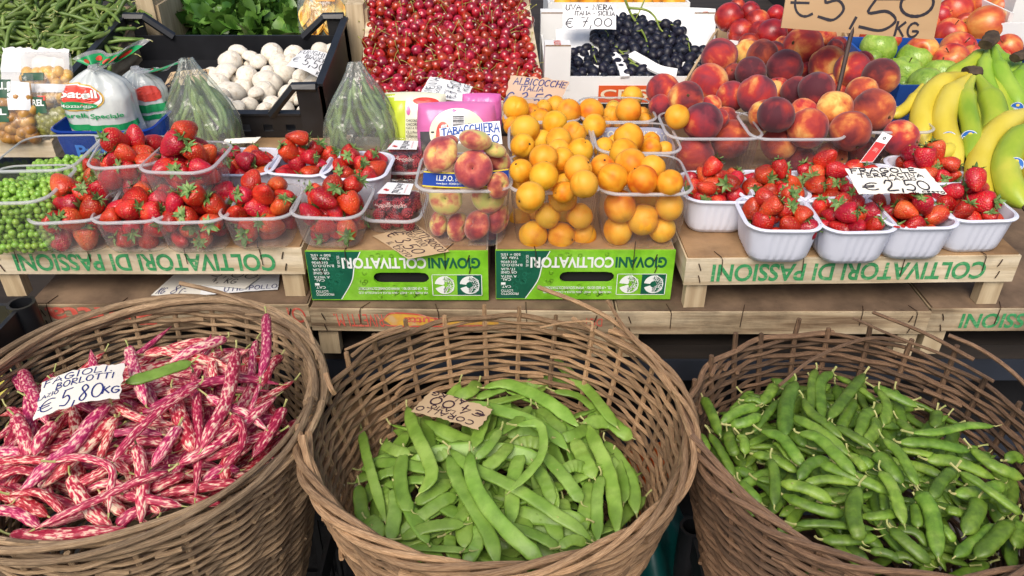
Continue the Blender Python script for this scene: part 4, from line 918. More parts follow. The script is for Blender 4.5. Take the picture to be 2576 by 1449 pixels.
# raspberries
RASP = M('raspberry_skin', [S(140,20,34), S(168,34,46)], 90, rough=.4, rnd=.14, sub=0)
mb = MB(); rg = random.Random(2)
for i in range(7):
    zz = -.008 + .016 * i / 6; rr = .0085 * math.sqrt(max(.15, 1 - ((zz + .001) / .0105) ** 2)); m = max(4, int(rr / .0085 * 11))
    for k in range(m):
        a = 2 * math.pi * (k + .5 * (i % 2)) / m
        mb.lathe([(.0001, -.0022), (.0016, -.0016), (.0023, 0), (.0016, .0016), (.0001, .0022)], 7, M=Matrix.Translation((rr * math.cos(a), rr * math.sin(a), zz)), close=False)
RME = mb.mesh('raspberry', RASP, smooth='all')
def clamshell(label, u, v, rot, seed, place):
    p = at(u, v, TOP); t = thing('berry_clamshell', label, 'berry box', (p.x, p.y, TOP + .0005), 'clear raspberry boxes'); t.rotation_euler.z = R_(rot)
    w_, d_ = .092, .112
    a, b = tub_mesh(w_, d_, .030, .88, True, rib=.0012, lip=.005, r=.022); inst('box_base', a.mesh('box_base', CLEAR), (0, 0, 0), parent=t); inst('box_rim', b.mesh('box_rim', RIM), (0, 0, 0), parent=t)
    ring = rrect(.5, .5, .2); n = len(ring); ld = MB(); lv = [(1.0, .032), (.985, .038), (.95, .044), (.90, .052), (.80, .058), (.72, .0585), (.70, .057), (.3, .057), (.02, .057)]
    vs = []
    for s, z in lv:
        for i, (x, y) in enumerate(ring):
            q = s * (1 + (.02 if (i // 4) % 2 and .033 < z < .0575 else 0)); vs.append((x * w_ * q, y * d_ * q, z))
    ld.add(vs, [(i*n+k, i*n+(k+1)%n, (i+1)*n+(k+1)%n, (i+1)*n+k) for i in range(len(lv)-1) for k in range(n)] + [tuple((len(lv)-1)*n+k for k in range(n))])
    inst('box_lid', ld.mesh('box_lid', CLEAR), (0, 0, 0), parent=t)
    cl = MB()
    for sx in (-1, 1): cl.box((sx * .012 - .004, -d_ * .53, .024), (sx * .012 + .004, -d_ * .50, .046))
    cl.box((-.010, -d_ * .525, .029), (.010, -d_ * .505, .034)); inst('clasp', cl.mesh('clasp', CLEAR, smooth=False), (0, 0, 0), parent=t)
    rm = Matrix.Rotation(R_(rot), 4, 'Z'); g = lambda x, y, z: wloc(t) + rm @ Vector((x, y, z))
    P = Patch(g(-.026, -.020, .0592), g(.030, -.017, .0592), g(.026, .026, .0592), g(-.020, .026, .0592)); st = MB(); st.grid(lambda u_, v_: P.pt(u_, v_, .0003), 4, 4); st.build('sticker', PAPER, t)
    tx = MB(); print_text(tx, P.pt, "Sant'Orsola", .72, .42, .06, .94, .0, .0009, rot90=True)
    tx.build('sticker_lettering', INKK, t, smooth=False)
    tx = MB(); print_text(tx, P.pt, 'Piccoli produttori, grandi sapori', .84, .78, .12, .9, .0, .0009, rot90=True)
    disc_on(tx, P.pt, .16, .36, .06, .08); disc_on(tx, P.pt, .24, .3, .06, .08); tx.build('sticker_mark', M('sticker_red', [S(206,60,60)]*2), t, smooth=False)
    rng = random.Random(seed); out = []
    for (x, y, z, r) in pack(34, w_ / 2 * .93, d_ / 2 * .93, .03, lambda: .0105 * rng.uniform(.9, 1.1), rng, cone=.6, taper=.9):
        if z < .046: out.append(inst('raspberry', RME, g(x, y, z + .001), rquat(rng), r / .0112))
    spread(out, 'raspberry', place, 'raspberry', 'raspberries ' + place, ranks=2)
clamshell('clear lidded raspberry box in front, standing on the tan price card', 1000, 556, -4, 3, 'in the front raspberry box')
clamshell('clear lidded raspberry box behind, half covered by the flat peaches', 1018, 440, -2, 5, 'in the rear raspberry box')

# peas
PEA = M('pea_skin', [S(118,160,52), S(136,178,66), S(152,190,84)], 40, rough=.32, rnd=.14, hrnd=.014, coat=.1)
pm = [ballmesh('pea', PEA, lambda th, ph, s=s: 1 + .06 * noise.noise(Vector((math.sin(th)*math.cos(ph), math.sin(th)*math.sin(ph), math.cos(th) + s))), 14, 9) for s in range(3)]
def peas(label, u, v, zr, w_, d_, h, n, seed, place, lvl, keep):
    x, y, z = tub_at(u, v, zr, h); t = tub(label, (x, y, z), w_, d_, h, 'clear', 3, 'clear punnets of peas', 'pea_punnet', taper=.88); rng = random.Random(seed)
    R0 = .0054; hx, hy = w_ / 2 - .003, d_ / 2 - .003; ps = []
    zz = R0; k = 0
    while zz < lvl + .012:
        st = R0 * 1.86; nx = int(2 * hx / st); ny = int(2 * hy / st)
        for i in range(nx + 1):
            for j in range(ny + 1):
                px = -hx + st * (i + .5 * (j % 2) + .5 * (k % 2)) + rng.uniform(-.0022, .0022); py = -hy + st * (j + .5 * (k % 2)) + rng.uniform(-.0022, .0022); pz = zz + rng.uniform(-.0024, .0024)
                s = .88 + .12 * min(1, pz / h); a, b = abs(px) / (hx * s - R0), abs(py) / (hy * s - R0)
                if a > 1 or b > 1 or (a ** 6 + b ** 6) > 1.15: continue
                top = lvl + .010 * noise.noise(Vector((px * 30, py * 30, seed))) - .006 * max(a, b) ** 2
                if pz > top: continue
                ps.append((px, py, pz, min(top - pz, (1 - b) * hy if py < 0 else 9, (1 - a) * hx if px > 0 or seed % 2 else 9)))
        zz += R0 * 1.62; k += 1
    vis = sorted(ps, key=lambda q: q[3]); rm = Matrix.Rotation(R_(3), 4, 'Z'); out = []
    for (px, py, pz, e) in vis[:keep]:
        out.append(inst('pea', pm[rng.randrange(3)], Vector((x, y, z)) + rm @ Vector((px, py, pz + .001)), rquat(rng), R0 * rng.uniform(.92, 1.12)))
    core = MB()
    for (px, py, pz, e) in vis[keep:]:
        if e > .022: continue
        core.lathe([(R0 * math.sin(math.pi * i / 5) + .00001, -R0 * math.cos(math.pi * i / 5)) for i in range(6)], 8, M=Matrix.Translation(Vector((x, y, z)) + rm @ Vector((px, py, pz))), close=False)
    core.build('peas', PEA, smooth='all', label='mass of green peas lying deeper ' + place, cat='peas', kind='stuff')
    spread(out, 'green pea', place, 'pea', 'peas ' + place)
peas('deep clear punnet of shelled peas at the very front left', 52, 460, TOP + .10, .128, .14, .10, 0, 3, 'in the front pea punnet', .088, 175)
peas('clear punnet of shelled peas behind the front one, half empty', 120, 382, TOP + .10, .135, .155, .10, 0, 4, 'in the rear pea punnet', .070, 125)

# ------------------------------------------------ apricots
APR = M('apricot_skin', [S(212,112,20), S(228,146,28), S(234,164,40), S(230,172,54)], .8, lo=.24, hi=.6, detail=2, rough=.5, rnd=.05, hrnd=.010, sheen=.0, facrnd=.2, spots=(S(190,112,44), 2.2, .035), spec=.35)
am = [stone_fruit('apricot', APR, .10, .14, s * 7.1, egg=(.05, -.02, .07, .0)[s], wob=.02) for s in range(4)]
SC = M('fruit_stem_scar', [S(70,48,30), S(96,70,44)], 80, rough=.9)
def scar(r=.12):
    mb = MB(); mb.lathe([(.001, .87), (r * .6, .885), (r, .885)], 10, close=False); mb.tube([(0, 0, .85), (.01, .01, .97)], [.045, .035], 6); return mb.mesh('stem_scar', SC)
ascar = scar(.10)
def balls(name, meshes, items, label, place, cat, group, seed, sq=.86, lim=.07, scarm=None, look=None, squash=1.0, ranks=5):
    rng = random.Random(seed); out = []
    for (p, r) in relax(items, lim, sq):
        q = look(rng) if look else rquat(rng)
        o = inst(name, meshes[rng.randrange(len(meshes))], p, q, (r, r, r * squash)); out.append(o)
        if scarm: inst('stem_scar', scarm, (0, 0, 0), parent=o)
    spread(out, label, place, cat, group, ranks); return out
def dY(u, v, Y): return depth(atY(u, v, Y))
def dZ(u, v, z): return depth(at(u, v, z))
AH = .105; GA = 'clear tubs of apricots'
def apr_tub(lb, u, v, w_=.142, d_=.150): return tub(lb, tub_at(u, v, TOP + AH, AH), w_, d_, AH, 'clear', 0, GA, 'apricot_tub', taper=.86)
tK = apr_tub('clear apricot tub at the front, left one of the front pair', 1394, 432); tM = apr_tub('clear apricot tub at the front, right one beside the white strawberry punnets', 1613, 436)
tL = apr_tub('clear apricot tub in the second row on the left, heaped under others', 1384, 345, d_=.14); tN = apr_tub('clear apricot tub in the second row on the right, with a pale band inside', 1598, 345, d_=.14)
tO = apr_tub('clear apricot tub farthest back, in front of the grape box', 1550, 274, .138, .135); tP = apr_tub('clear apricot tub back left, under the apricot price card', 1363, 275, .138, .13)
fl = wloc(tK); zr = TOP + AH
def L3(lst, f): return [(*T3(x, y), r / 3 * 1.07, f(*T3(x, y)) + (.05 if r < 81 else 0) + max(0, 100 - r) * .0009) for x, y, r in lst]
def L7(lst, f): return [(*T7(x, y), r / 3 * 1.05, f(*T7(x, y)) + (.03 if r < 81 else 0) + max(0, 100 - r) * .0007) for x, y, r in lst]
colK = L7([(160,640,105),(372,650,100),(545,640,85)], lambda u, v: dY(u, v, fl.y - .041)) + L7([(270,495,93),(510,500,97),(135,370,105),(382,358,105)], lambda u, v: dY(u, v, fl.y - .046))
colK += L7([(60,515,75),(165,500,70),(405,510,75),(500,600,70),(440,600,50)], lambda u, v: dY(u, v, fl.y + .0))
colK += L3([(545,1390,100),(390,1450,80),(140,1480,105),(70,1290,85),(240,1330,105),(500,1275,100),(380,1200,85),(240,1200,105)], lambda u, v: dZ(u, v, zr + .028)) 
colK += L3([(70,1390,70),(400,1380,70),(360,1290,60),(90,1160,80),(515,1140,92),(80,1100,88),(350,1140,85),(225,1065,80),(352,1062,95),(465,1010,90),(100,970,100),(325,932,92),(215,895,78),(10,950,70),(410,915,50)], lambda u, v: dZ(u, v, zr + .018))
colK += L3([(30,820,92),(140,860,75),(330,800,72),(425,842,88),(-10,900,60),(240,820,60)], lambda u, v: dZ(u, v, zr + .012))
balls('apricot', am, colK, 'orange apricot', 'in the left row of apricot tubs', 'apricot', 'apricots in the left tubs', 51, scarm=ascar)
fm = wloc(tM)
colM = L7([(800,605,105),(1130,595,100)], lambda u, v: dY(u, v, fm.y - .036)) + L7([(990,525,115),(815,425,115),(1190,425,102)], lambda u, v: dY(u, v, fm.y - .044)) + L7([(1010,370,90),(1020,640,70)], lambda u, v: dY(u, v, fm.y + .01))
colM += L3([(760,1345,110),(985,1362,110),(1190,1380,96),(1090,1395,60)], lambda u, v: dZ(u, v, zr + .014)) + L3([(685,1255,88),(895,1240,115),(1060,1265,92)], lambda u, v: dZ(u, v, zr + .022))
colM += L3([(840,1155,105),(700,1120,78),(1045,1120,78),(880,1042,105),(980,1095,62),(1050,1062,62),(1150,1130,62),(780,1080,60)], lambda u, v: dZ(u, v, zr + .008))
colM += L3([(595,845,92),(620,950,85),(880,838,92),(750,880,72),(905,732,77),(765,812,52),(985,850,42),(1000,905,52),(815,930,45),(700,930,50)], lambda u, v: dZ(u, v, zr + .006))
balls('apricot', am, colM, 'orange apricot', 'in the right row of apricot tubs', 'apricot', 'apricots in the right tubs', 52, scarm=ascar)
# printed bands inside tubs
def band(t, w_, d_, h, z0, z1, col, text, tcol, flip, border=None):
    c = wloc(t); pts = rrect(w_ / 2 * .955, d_ / 2 * .955, .03); n = len(pts)
    back = sorted([p for p in pts if p[1] > -.2 * d_], key=lambda p: -math.atan2(p[1] + d_ * .4, p[0])); m = len(back) - 1
    def pt(u, v, hh=0):
        f = min(max(u, 0), 1) * m; k = min(int(f), m - 1); f -= k; x = back[k][0] * (1 - f) + back[k+1][0] * f; y = back[k][1] * (1 - f) + back[k+1][1] * f
        L = math.hypot(x, y); q = 1 - hh / L; return Vector((c.x + x * q, c.y + y * q, c.z + z0 + (z1 - z0) * v))
    mb = MB(); mb.grid(lambda u, v: pt(u, v, 0), m, 1); mb.build('printed_band', col, t)
    if border:
        mb = MB()
        for a, b in ((0, .1), (.9, 1)): mb.grid(lambda u, v: pt(u, a + (b - a) * v, .0005), m, 1)
        mb.build('band_edge', border, t)
    for s, (u0, u1, a, b) in text:
        mb = MB(); print_text(mb, pt, s, u0, u1, (b if flip else a), (a if flip else b), .02, .0009)
        mb.build('band_lettering', tcol, t, smooth=False)
band(tN, .142, .14, AH, .072, .098, M('pale_band', [S(176,184,214)]*2, rough=.4), [('I.L.P.O.', (.24, .40, .2, .75)), ('I.L.P.O.', (.60, .76, .2, .75))], WPR, True)

# flat peaches
FPE = M('flat_peach_skin', [S(196,196,104), S(216,190,110), S(196,110,84), S(160,62,62), S(120,44,54)], 1.0, lo=.28, hi=.74, detail=4, facrnd=.22, rough=.6, bump=.08, bscale=30, rnd=.06, hrnd=.01, sheen=.35, spec=.3)
def fp(seed):
    def rf(th, ph):
        s = Vector((math.sin(th)*math.cos(ph), math.sin(th)*math.sin(ph), math.cos(th)))
        r = 1 / math.sqrt((math.sin(th)) ** 2 + (math.cos(th) / .60) ** 2)
        return r * (1 - .62 * math.exp(-(th / .30) ** 2) - .4 * math.exp(-((math.pi - th) / .25) ** 2)) * (1 + .07 * noise.noise(s * 1.2 + Vector((seed, 0, 0)))) * (1 - .05 * math.exp(-(((ph + math.pi) % 6.283 - math.pi) / .15) ** 2) * math.sin(th))
    return ballmesh('flat_peach', FPE, rf, 28, 26)
fpm = [fp(s * 4.3) for s in range(4)]
sm_ = MB(); sm_.lathe([(.001, .27), (.07, .275), (.12, .31)], 10, close=False); sm_.tube([(0, 0, .25), (.01, .02, .33)], [.03, .025], 6); fps = sm_.mesh('stem_scar', SC)
tF = tub('clear tub of flat peaches with a blue and yellow printed band', tub_at(1170, 430, TOP + .108, .108), .146, .145, .108, 'clear', 0, None, 'flat_peach_tub', taper=.86)
cF = wloc(tF)
ab = thing('paper_band', 'blue and yellow paper band arching across the tub of flat peaches', 'paper band', (cF.x, cF.y - .03, cF.z + .10))
PA = [Patch(atY(1062, 468, cF.y - .048), atY(1281, 464, cF.y - .044), atY(1279, 424, cF.y - .040), atY(1066, 430, cF.y - .044), bow=.016)][0]
mb = MB()
for h_ in (0, -.0006): mb.grid(lambda u, v: PA.pt(u, v, h_), 24, 2)
mb.build('band_sheet', M('blue_band', [S(24,60,150), S(34,74,168)], 5, rough=.35), ab)
mb = MB(); mb.grid(lambda u, v: PA.pt(u, .0 + .08 * v, .0006), 24, 1); mb.build('band_edge', M('yellow_edge', [S(236,216,60)]*2, rough=.4), ab)
mb = MB(); mb.grid(lambda u, v: PA.pt(u, .92 + .08 * v, .0006), 24, 1); mb.build('band_edge', MATS['yellow_edge'], ab)
mb = MB()
for s_, u0_, u1_, v0_, v1_ in (('I.L.P.O.', .16, .36, .44, .80), ('S.r.l.', .38, .43, .44, .62), ('www.ilpo.it - FONDI (LT)', .16, .45, .18, .34), ('S.R.L.', .80, .84, .5, .66), ('2008', .80, .85, .22, .38)): print_text(mb, PA.pt, s_, u0_, u1_, v0_, v1_, .02, .0009)
mb.build('band_lettering', WPR, ab, smooth=False)
def face(dirn, roll=0): return Vector(dirn).normalized().to_track_quat('Z', 'Y') @ Quaternion((0, 0, 1), roll)
FP = [ # tile6 x,y,r,facing,depth mode
 (1435, 365, 135, (-.1, -1, .35), ('Y', -.045)), (1755, 350, 135, (.2, -1, .2), ('Y', -.042)), (1375, 555, 100, (-.9, -.4, .3), ('Y', -.03)), (1525, 580, 115, (.8, -.5, .1), ('Y', -.036)), (1665, 570, 125, (-.75, -.5, .6), ('Y', -.036)), (1830, 520, 120, (.9, -.45, -.1), ('Y', -.03)), (1480, 600, 100, (.2, -.3, 1), ('Y', .01)), (1760, 600, 100, (.3, -.3, 1), ('Y', .02))]
it = []; lk = []
for x, y, r, d_, (mode, val) in FP: u, v = T6(x, y); it.append((u, v, r / 3 * .96, dY(u, v, cF.y + val))); lk.append(d_)
for x, y, r, d_, z in [(1640,1280,148,(-.1,-.85,.6),.03),(1390,1165,150,(-.55,-.5,.75),.045),(1655,1055,128,(.2,.3,1),.07),(1830,1200,110,(.6,-.3,.7),.03),(1800,1130,90,(.3,.2,1),.045),(1450,1070,80,(-.2,.2,1),.035),(1830,1400,105,(.7,-.6,.2),.0),(1560,1300,80,(0,-.3,1),-.01)]:
    u, v = T2(x, y); it.append((u, v, r / 3, dZ(u, v, TOP + .108 + z))); lk.append(d_)
rl = relax(it, .06, .80); out = []
for i, ((p, r), d_) in enumerate(zip(rl, lk)):
    o = inst('flat_peach', fpm[i % 4], p, face(d_, i * 1.3), r); inst('stem_scar', fps, (0, 0, 0), parent=o); out.append(o)
spread(out, 'flat peach', 'in the tub with the blue band', 'flat peach', 'flat peaches in the banded tub')
# ------------------------------------------------ helpers for the back row
def iv(pts):
    xs = [p[0] for p in pts]; ys = [p[1] for p in pts]; return lambda v: float(np.interp(v, xs, ys))
def ptY(u, v, fy): return atY(u, v, fy(v))
def open_box(name, label, cat, FL, FR, BR_, BL_, dep, mats, th=.006, group=None, heights=(1, 1, 1, 1), wallname='side_wall'):
    """open box from its top rim; heights scale the front,right,back,left walls"""
    c = [Vector(p) for p in (FL, FR, BR_, BL_)]; dn = Vector((0, 0, -dep)); mid = sum(c, Vector()) / 4
    t = thing(name, label, cat, mid + dn, group); inn = [p + (mid - p).normalized() * th * 1.4 for p in c]
    for k in range(4):
        a, b, ia, ib = c[k], c[(k+1) % 4], inn[k], inn[(k+1) % 4]; h = dn * (1 - heights[k]); e = (b - a).normalized() * .0008
        mb = MB(); mb.add([a + dn + e, b + dn - e, ib + dn - e, ia + dn + e, a + h + e, b + h - e, ib + h - e, ia + h + e], [(0,3,2,1),(4,5,6,7),(0,1,5,4),(1,2,6,5),(2,3,7,6),(3,0,4,7)])
        mb.build(wallname, mats[k] if isinstance(mats, (list, tuple)) else mats, t, smooth=False)
    mb = MB(); q = [p + dn * .97 for p in inn]; r = [p + dn * .995 for p in inn]; mb.add(q + r, [(0,1,2,3),(7,6,5,4),(0,4,5,1),(1,5,6,2),(2,6,7,3),(3,7,4,0)]); mb.build('floor', mats[0] if isinstance(mats, (list, tuple)) else mats, t, smooth=False)
    return t
def pcrate(label, x0, x1, y0, y1, z0, z1, slats=7, group=None):
    t = thing('plastic_crate', label, 'crate', ((x0+x1)/2, (y0+y1)/2, z0), group)
    for x in (x0, x1):
        for y in (y0, y1):
            mb = MB(); mb.lathe([(.022, z0), (.022, z1), (.017, z1), (.017, z0 + .02)], 14, M=Matrix.Translation((x, y, 0))); mb.build('corner_post', BLACKP, t)
    for k, (a, b) in enumerate((((x0, y0), (x1, y0)), ((x1, y0), (x1, y1)), ((x1, y1), (x0, y1)), ((x0, y1), (x0, y0)))):
        mb = MB(); A = Vector((*a, 0)); B = Vector((*b, 0)); e = (B - A).normalized(); L = (B - A).length; n = Vector((-e.y, e.x, 0))
        fr = Matrix(((e.x, n.x, 0, A.x), (e.y, n.y, 0, A.y), (0, 0, 1, 0), (0, 0, 0, 1)))
        for (p, q) in ((z0 + .001, z0 + .03), (z1 - .05, z1 - .003), ((z0+z1)/2 - .01, (z0+z1)/2 + .012)): mb.box((.018, -.004, p), (L - .018, .004, q), fr)
        m = int(L / .045)
        for i in range(1, m): x = L * i / m; mb.box((x - .006, -.003, z0 + .0305), (x + .006, .003, z1 - .0505), fr)
        mb.build('slatted_side', BLACKP, t, smooth=False)
    mb = MB(); mb.box((x0, y0, z0 + .002), (x1, y1, z0 + .008)); mb.build('floor', BLACKP, t, smooth=False); return t
# ---- under the stall
p = at(58, 765, .72)
pcrate('black slatted plastic crate at the left edge, in front of the lower crates', p.x - .40, p.x, p.y - .32, p.y - .004, .40, .725)
YEL = M('yellow_netting', [S(200,190,80), S(220,206,110)], 30, rough=.7)
mb = MB(); mb.box((p.x - .385, p.y - .30, .409), (p.x - .02, p.y - .03, .60)); mb.build('yellow_sack', YEL, label='pale yellow sack seen through the slots of the left plastic crate', cat='sack')
pcrate('black plastic crate under the left wicker basket', -.68, -.30, .60, .98, .001, .400, group=None)
pcrate('black plastic crate under the middle wicker basket', -.18, .16, .62, .94, .001, .402)
pcrate('black plastic crate under the right wicker basket', .30, .62, .60, .92, .001, .397)
for k, (z, lb) in enumerate(((.30, 'small pale wooden crate in the gap between baskets, lower of two'), (.362, 'small pale wooden crate in the gap between baskets, upper of two'))):
    A = at(768, 1330, .38); x0 = A.x + .005 * k
    t, pt, fr, W = crate(lb, (x0, 1.0 - .01 * k), (x0 + .12, 1.0 - .01 * k), z + .06, .24, .0595, .034, group='two small crates in the dark gap')
bx = pcrate('black plastic crate holding up the small wooden crates in the dark gap', -.31, -.19, 1.0, 1.27, .001, .299)
tl = MB(); cc = Vector((.232, .98, .0))
def sack(u, v):
    a = 2 * math.pi * u; r = (.12 + .02 * math.sin(a * 5 + v * 4) + .03 * noise.noise(Vector((math.cos(a) * 2, math.sin(a) * 2, v * 3)))) * (math.sin(math.pi * (.12 + .86 * v)) ** .6 + .02)
    return Vector((cc.x + r * math.cos(a) * .8, cc.y + r * math.sin(a), .002 + .40 * v + .02 * math.sin(a * 3) * v))
tl.grid(sack, 60, 24); tl.build('teal_sack', M('teal_film', [S(0,54,54), S(4,72,70)], 8, rough=.4, bump=.5, bscale=30), label='dark teal plastic sack in the gap right of the middle basket', cat='sack')
ORG = M('orange_peel', [S(196,84,20), S(210,100,30)], 30, rough=.5, bump=.1, bscale=90)
om = ballmesh('orange', ORG, lambda a, b: 1)
oo = [inst('orange', om, (cc.x - .02 + dx, cc.y + .03 + dy, .435 + dz), rquat(), .034) for dx, dy, dz in ((0, 0, 0), (.06, .02, .005), (.02, -.055, -.01))]
spread(oo, 'shaded orange', 'on the teal sack between the baskets', 'orange', 'oranges on the teal sack')

# ---- mushrooms in a black plastic crate
P0 = at(822, 347, TOP); t10 = R_(9); Wm, Dm = .53, .36
frm = Matrix(((1, 0, 0, P0.x - Wm), (0, math.cos(t10), -math.sin(t10), P0.y), (0, math.sin(t10), math.cos(t10), TOP + .002), (0, 0, 0, 1)))
mc = thing('mushroom_crate', 'black plastic crate with raised corners holding the white mushrooms', 'crate', (P0.x - Wm / 2, P0.y + .1, TOP))
def bpart(nm, *bx, m=BLACKP):
    mb = MB()
    for a, b in bx: mb.box(a, b, frm)
    return mb.build(nm, m, mc, smooth=False)
def bar(nm, pts, r=.008):
    mb = MB(); mb.tube([frm @ Vector(q) for q in pts], r, 6, up=frm.to_3x3() @ Vector((0, 0, 1)), flat=.8); return mb.build(nm, BLACKP, mc, smooth=False)
bpart('floor', ((.004, .004, .002), (Wm - .004, Dm - .004, .008)))
# front wall with a row of slots
fw = MB(); N = 11
fw.box((0, 0, 0), (Wm, .005, .014), frm); fw.box((0, 0, .030), (Wm, .005, .052), frm)
for i in range(N + 1): x = Wm * i / N; fw.box((max(0, x - .014), .0004, .0141), (min(Wm, x + .014), .0046, .0299), frm)
fw.build('front_wall', BLACKP, mc, smooth=False)
bpart('front_lip', ((.046, -.004, .0525), (Wm - .046, .014, .057)))
bpart('back_wall', ((0, Dm - .005, 0), (Wm, Dm, .070)))
for x in (0, Wm - .006): bpart('side_wall', ((x, .0055, 0), (x + .006, Dm - .0055, .112)))
for x in (0, Wm): bpart('side_rail', ((x - .008, .01, .1125), (x + .008, Dm - .01, .118)))
for x, s in ((0, 1), (Wm, -1)):
    for y, sy in ((-.002, 1), (Dm + .002, -1)):
        mb = MB()
        L = [(.0, 0), (.046, 0), (.046, .005), (.005, .005), (.005, .04), (0, .04)]
        for z0, z1, g in ((.0, .116, 0),):
            vs = [frm @ Vector((x + s * a, y + sy * b, z)) for z in (z0, z1) for a, b in L]; k = 6
            mb.add(vs, [tuple(range(k))[::-1], tuple(range(k, 2 * k))] + [(i, (i+1) % k, k + (i+1) % k, k + i) for i in range(k)])
        mb.build('corner_post', BLACKP, mc, smooth=False)
        mb = MB(); mb.box((x + s * .046, y, .108) if s > 0 else (x - .046 - .0, y, .108), (x + s * .047, y + sy * .012, .118), frm)
        zl = .056 if sy > 0 else .070
        bar('corner_brace', [(x + s * .004, y + sy * .004, .116), (x + s * .050, y + sy * .004, .116), (x + s * .108, y + sy * .004, zl - .004)], .012)
MUSH = M('mushroom_cap', [S(212,196,172), S(232,220,202), S(236,228,212)], 3, rough=.65, bump=.08, bscale=40, rnd=.06, detail=4, lo=.28, hi=.5, dirt=.22, dscale=2.5); MST = M('mushroom_stem', [S(214,200,176), S(238,230,216)], 12, rough=.8)
def mush(seed):
    mb = MB(); pr = [(.001, .86), (.25, .83), (.5, .73), (.74, .55), (.92, .28), (1, -.02), (.98, -.24), (.88, -.42), (.66, -.46), (.36, -.36)]
    mb.lathe(pr, 26, fn=lambda p, a, t: p * (1 + .08 * noise.noise(Vector((math.cos(a) * 1.3, math.sin(a) * 1.3, p.z + seed * 3)))), close=False)
    s = MB(); s.lathe([(.36, -.22), (.34, -.5), (.40, -.8), (.36, -.95), (.05, -.97)], 16, close=False); return mb.mesh('mushroom', MUSH, smooth='all'), s.mesh('stem', MST, smooth='all')
mm = [mush(s) for s in range(4)]
my = iv([(120, 1.935), (292, 1.665)])
ML = [T1(*q)+(r,) for *q, r in [(1800,400,72),(1740,460,84),(1895,445,74),(1710,560,88),(1870,575,84),(1525,620,50),(1640,640,88),(1730,715,108),(1845,665,74),(1880,790,64),(1790,830,80),(1930,700,55),(1650,740,84),(1575,720,72),(1700,800,76),(1600,560,60)]] + \
     [T2(*q)+(r,) for *q, r in [(130,410,88),(15,465,64),(165,460,62),(290,410,78),(270,460,55),(200,545,90),(90,550,55),(490,385,70),(650,385,60),(345,585,66),(300,645,52),(95,630,108),(440,655,98),(590,655,54),(70,690,84),(245,720,86),(340,750,60),(435,720,64),(130,790,70),(200,840,88),(60,850,80),(460,830,56),(370,840,56),(520,520,70),(420,540,70),(600,560,60)]]
it = [(u, v, r / 3 * .98, dY(u, v, my(v))) for u, v, r in ML]; rg = random.Random(8); out = []
for i, (p, r) in enumerate(relax(it, .05, .80)):
    ax = Vector((rg.gauss(0, .45), rg.gauss(-.35, .35), rg.uniform(.35, 1.0))).normalized(); p.x = min(p.x, P0.x - .012 - r * 1.1)
    if i in (22, 12, 26): ax = Vector((rg.gauss(0, .5), -.6, -.35)).normalized()
    a, b = mm[i % 4]; o = inst('mushroom', a, p, ax.to_track_quat('Z', 'Y'), (r * rg.uniform(1.05, 1.25), r * rg.uniform(.95, 1.12), r * rg.uniform(.9, 1.15))); inst('stem', b, (0, 0, 0), parent=o); out.append(o)
spread(out, 'white mushroom', 'in the black crate', 'mushroom', 'white mushrooms in the black crate', ranks=5)

# ---- cherries
cy = iv([(0, 2.10), (255, 1.74)])
cw = [ptY(u, v, cy) for u, v in ((905, 262), (1372, 262), (1328, -8), (926, -8))]
open_box('cherry_crate', 'open wooden crate full of cherries', 'crate', *[p + Vector((0, 0, .006)) for p in cw], .12, WOOD, th=.016, wallname='side_slat')
CHER = M('cherry_skin', [S(112,10,14), S(152,18,22), S(186,42,34)], 1.2, rough=.16, rnd=.28, hrnd=.014, coat=.6)
chm = [ballmesh('cherry', CHER, lambda th, ph, s=s: (1 - .28 * math.exp(-(th / .35) ** 2)) * (1 + .04 * math.cos(2 * ph)) * (1 - .03 * s * math.cos(th)), 18, 12) for s in range(3)]
CST = M('cherry_stalk', [S(140,138,60), S(172,168,92)], 40, rough=.6)
stm = []
for s in range(5):
    rg = random.Random(s + 60); mb = MB(); b = rg.uniform(-1.6, 1.6); L = rg.uniform(2.6, 3.6)
    mb.tube(cr([(0, 0, .7), (.1 * b, .05, 1.2), (.5 * b, .1, .55 * L + .6), (1.1 * b, .3, L)], 10), [.075, .06, .055, .05, .05, .05, .05, .055, .06, .09, .14], 5); stm.append(mb.mesh('stalk', CST, smooth='all'))
rg = random.Random(17); pts = []; Rc = .0126
FLc, FRc, BRc, BLc = cw; tries = 0
while len(pts) < 292 and tries < 60000:
    tries += 1; s, t_ = rg.uniform(.03, .97), rg.uniform(.03, .99); p = (FLc * (1 - s) + FRc * s) * (1 - t_) + (BLc * (1 - s) + BRc * s) * t_
    p = p + Vector((0, 0, .010 + .022 * noise.noise(Vector((s * 5, t_ * 5, 3))) + rg.uniform(-.003, .003)))
    if all((p - q).length > Rc * 1.62 for q in pts): pts.append(p)
ch = []
for i, p in enumerate(pts):
    ax = Vector((rg.gauss(0, .7), rg.gauss(-.2, .6), rg.gauss(.35, .6))).normalized(); r = Rc * rg.uniform(.92, 1.12)
    o = inst('cherry', chm[i % 3], p, ax.to_track_quat('Z', 'Y') @ Quaternion((0, 0, 1), rg.uniform(0, 6.28)), r)
    if rg.random() < .85 and ax.z > -.3: inst('stalk', stm[rg.randrange(5)], (0, 0, 0), parent=o)
    ch.append(o)
spread(ch, 'dark red cherry', 'in the cherry crate', 'cherry', 'cherries in the wooden crate', ranks=5)
mb = MB(); k = 0
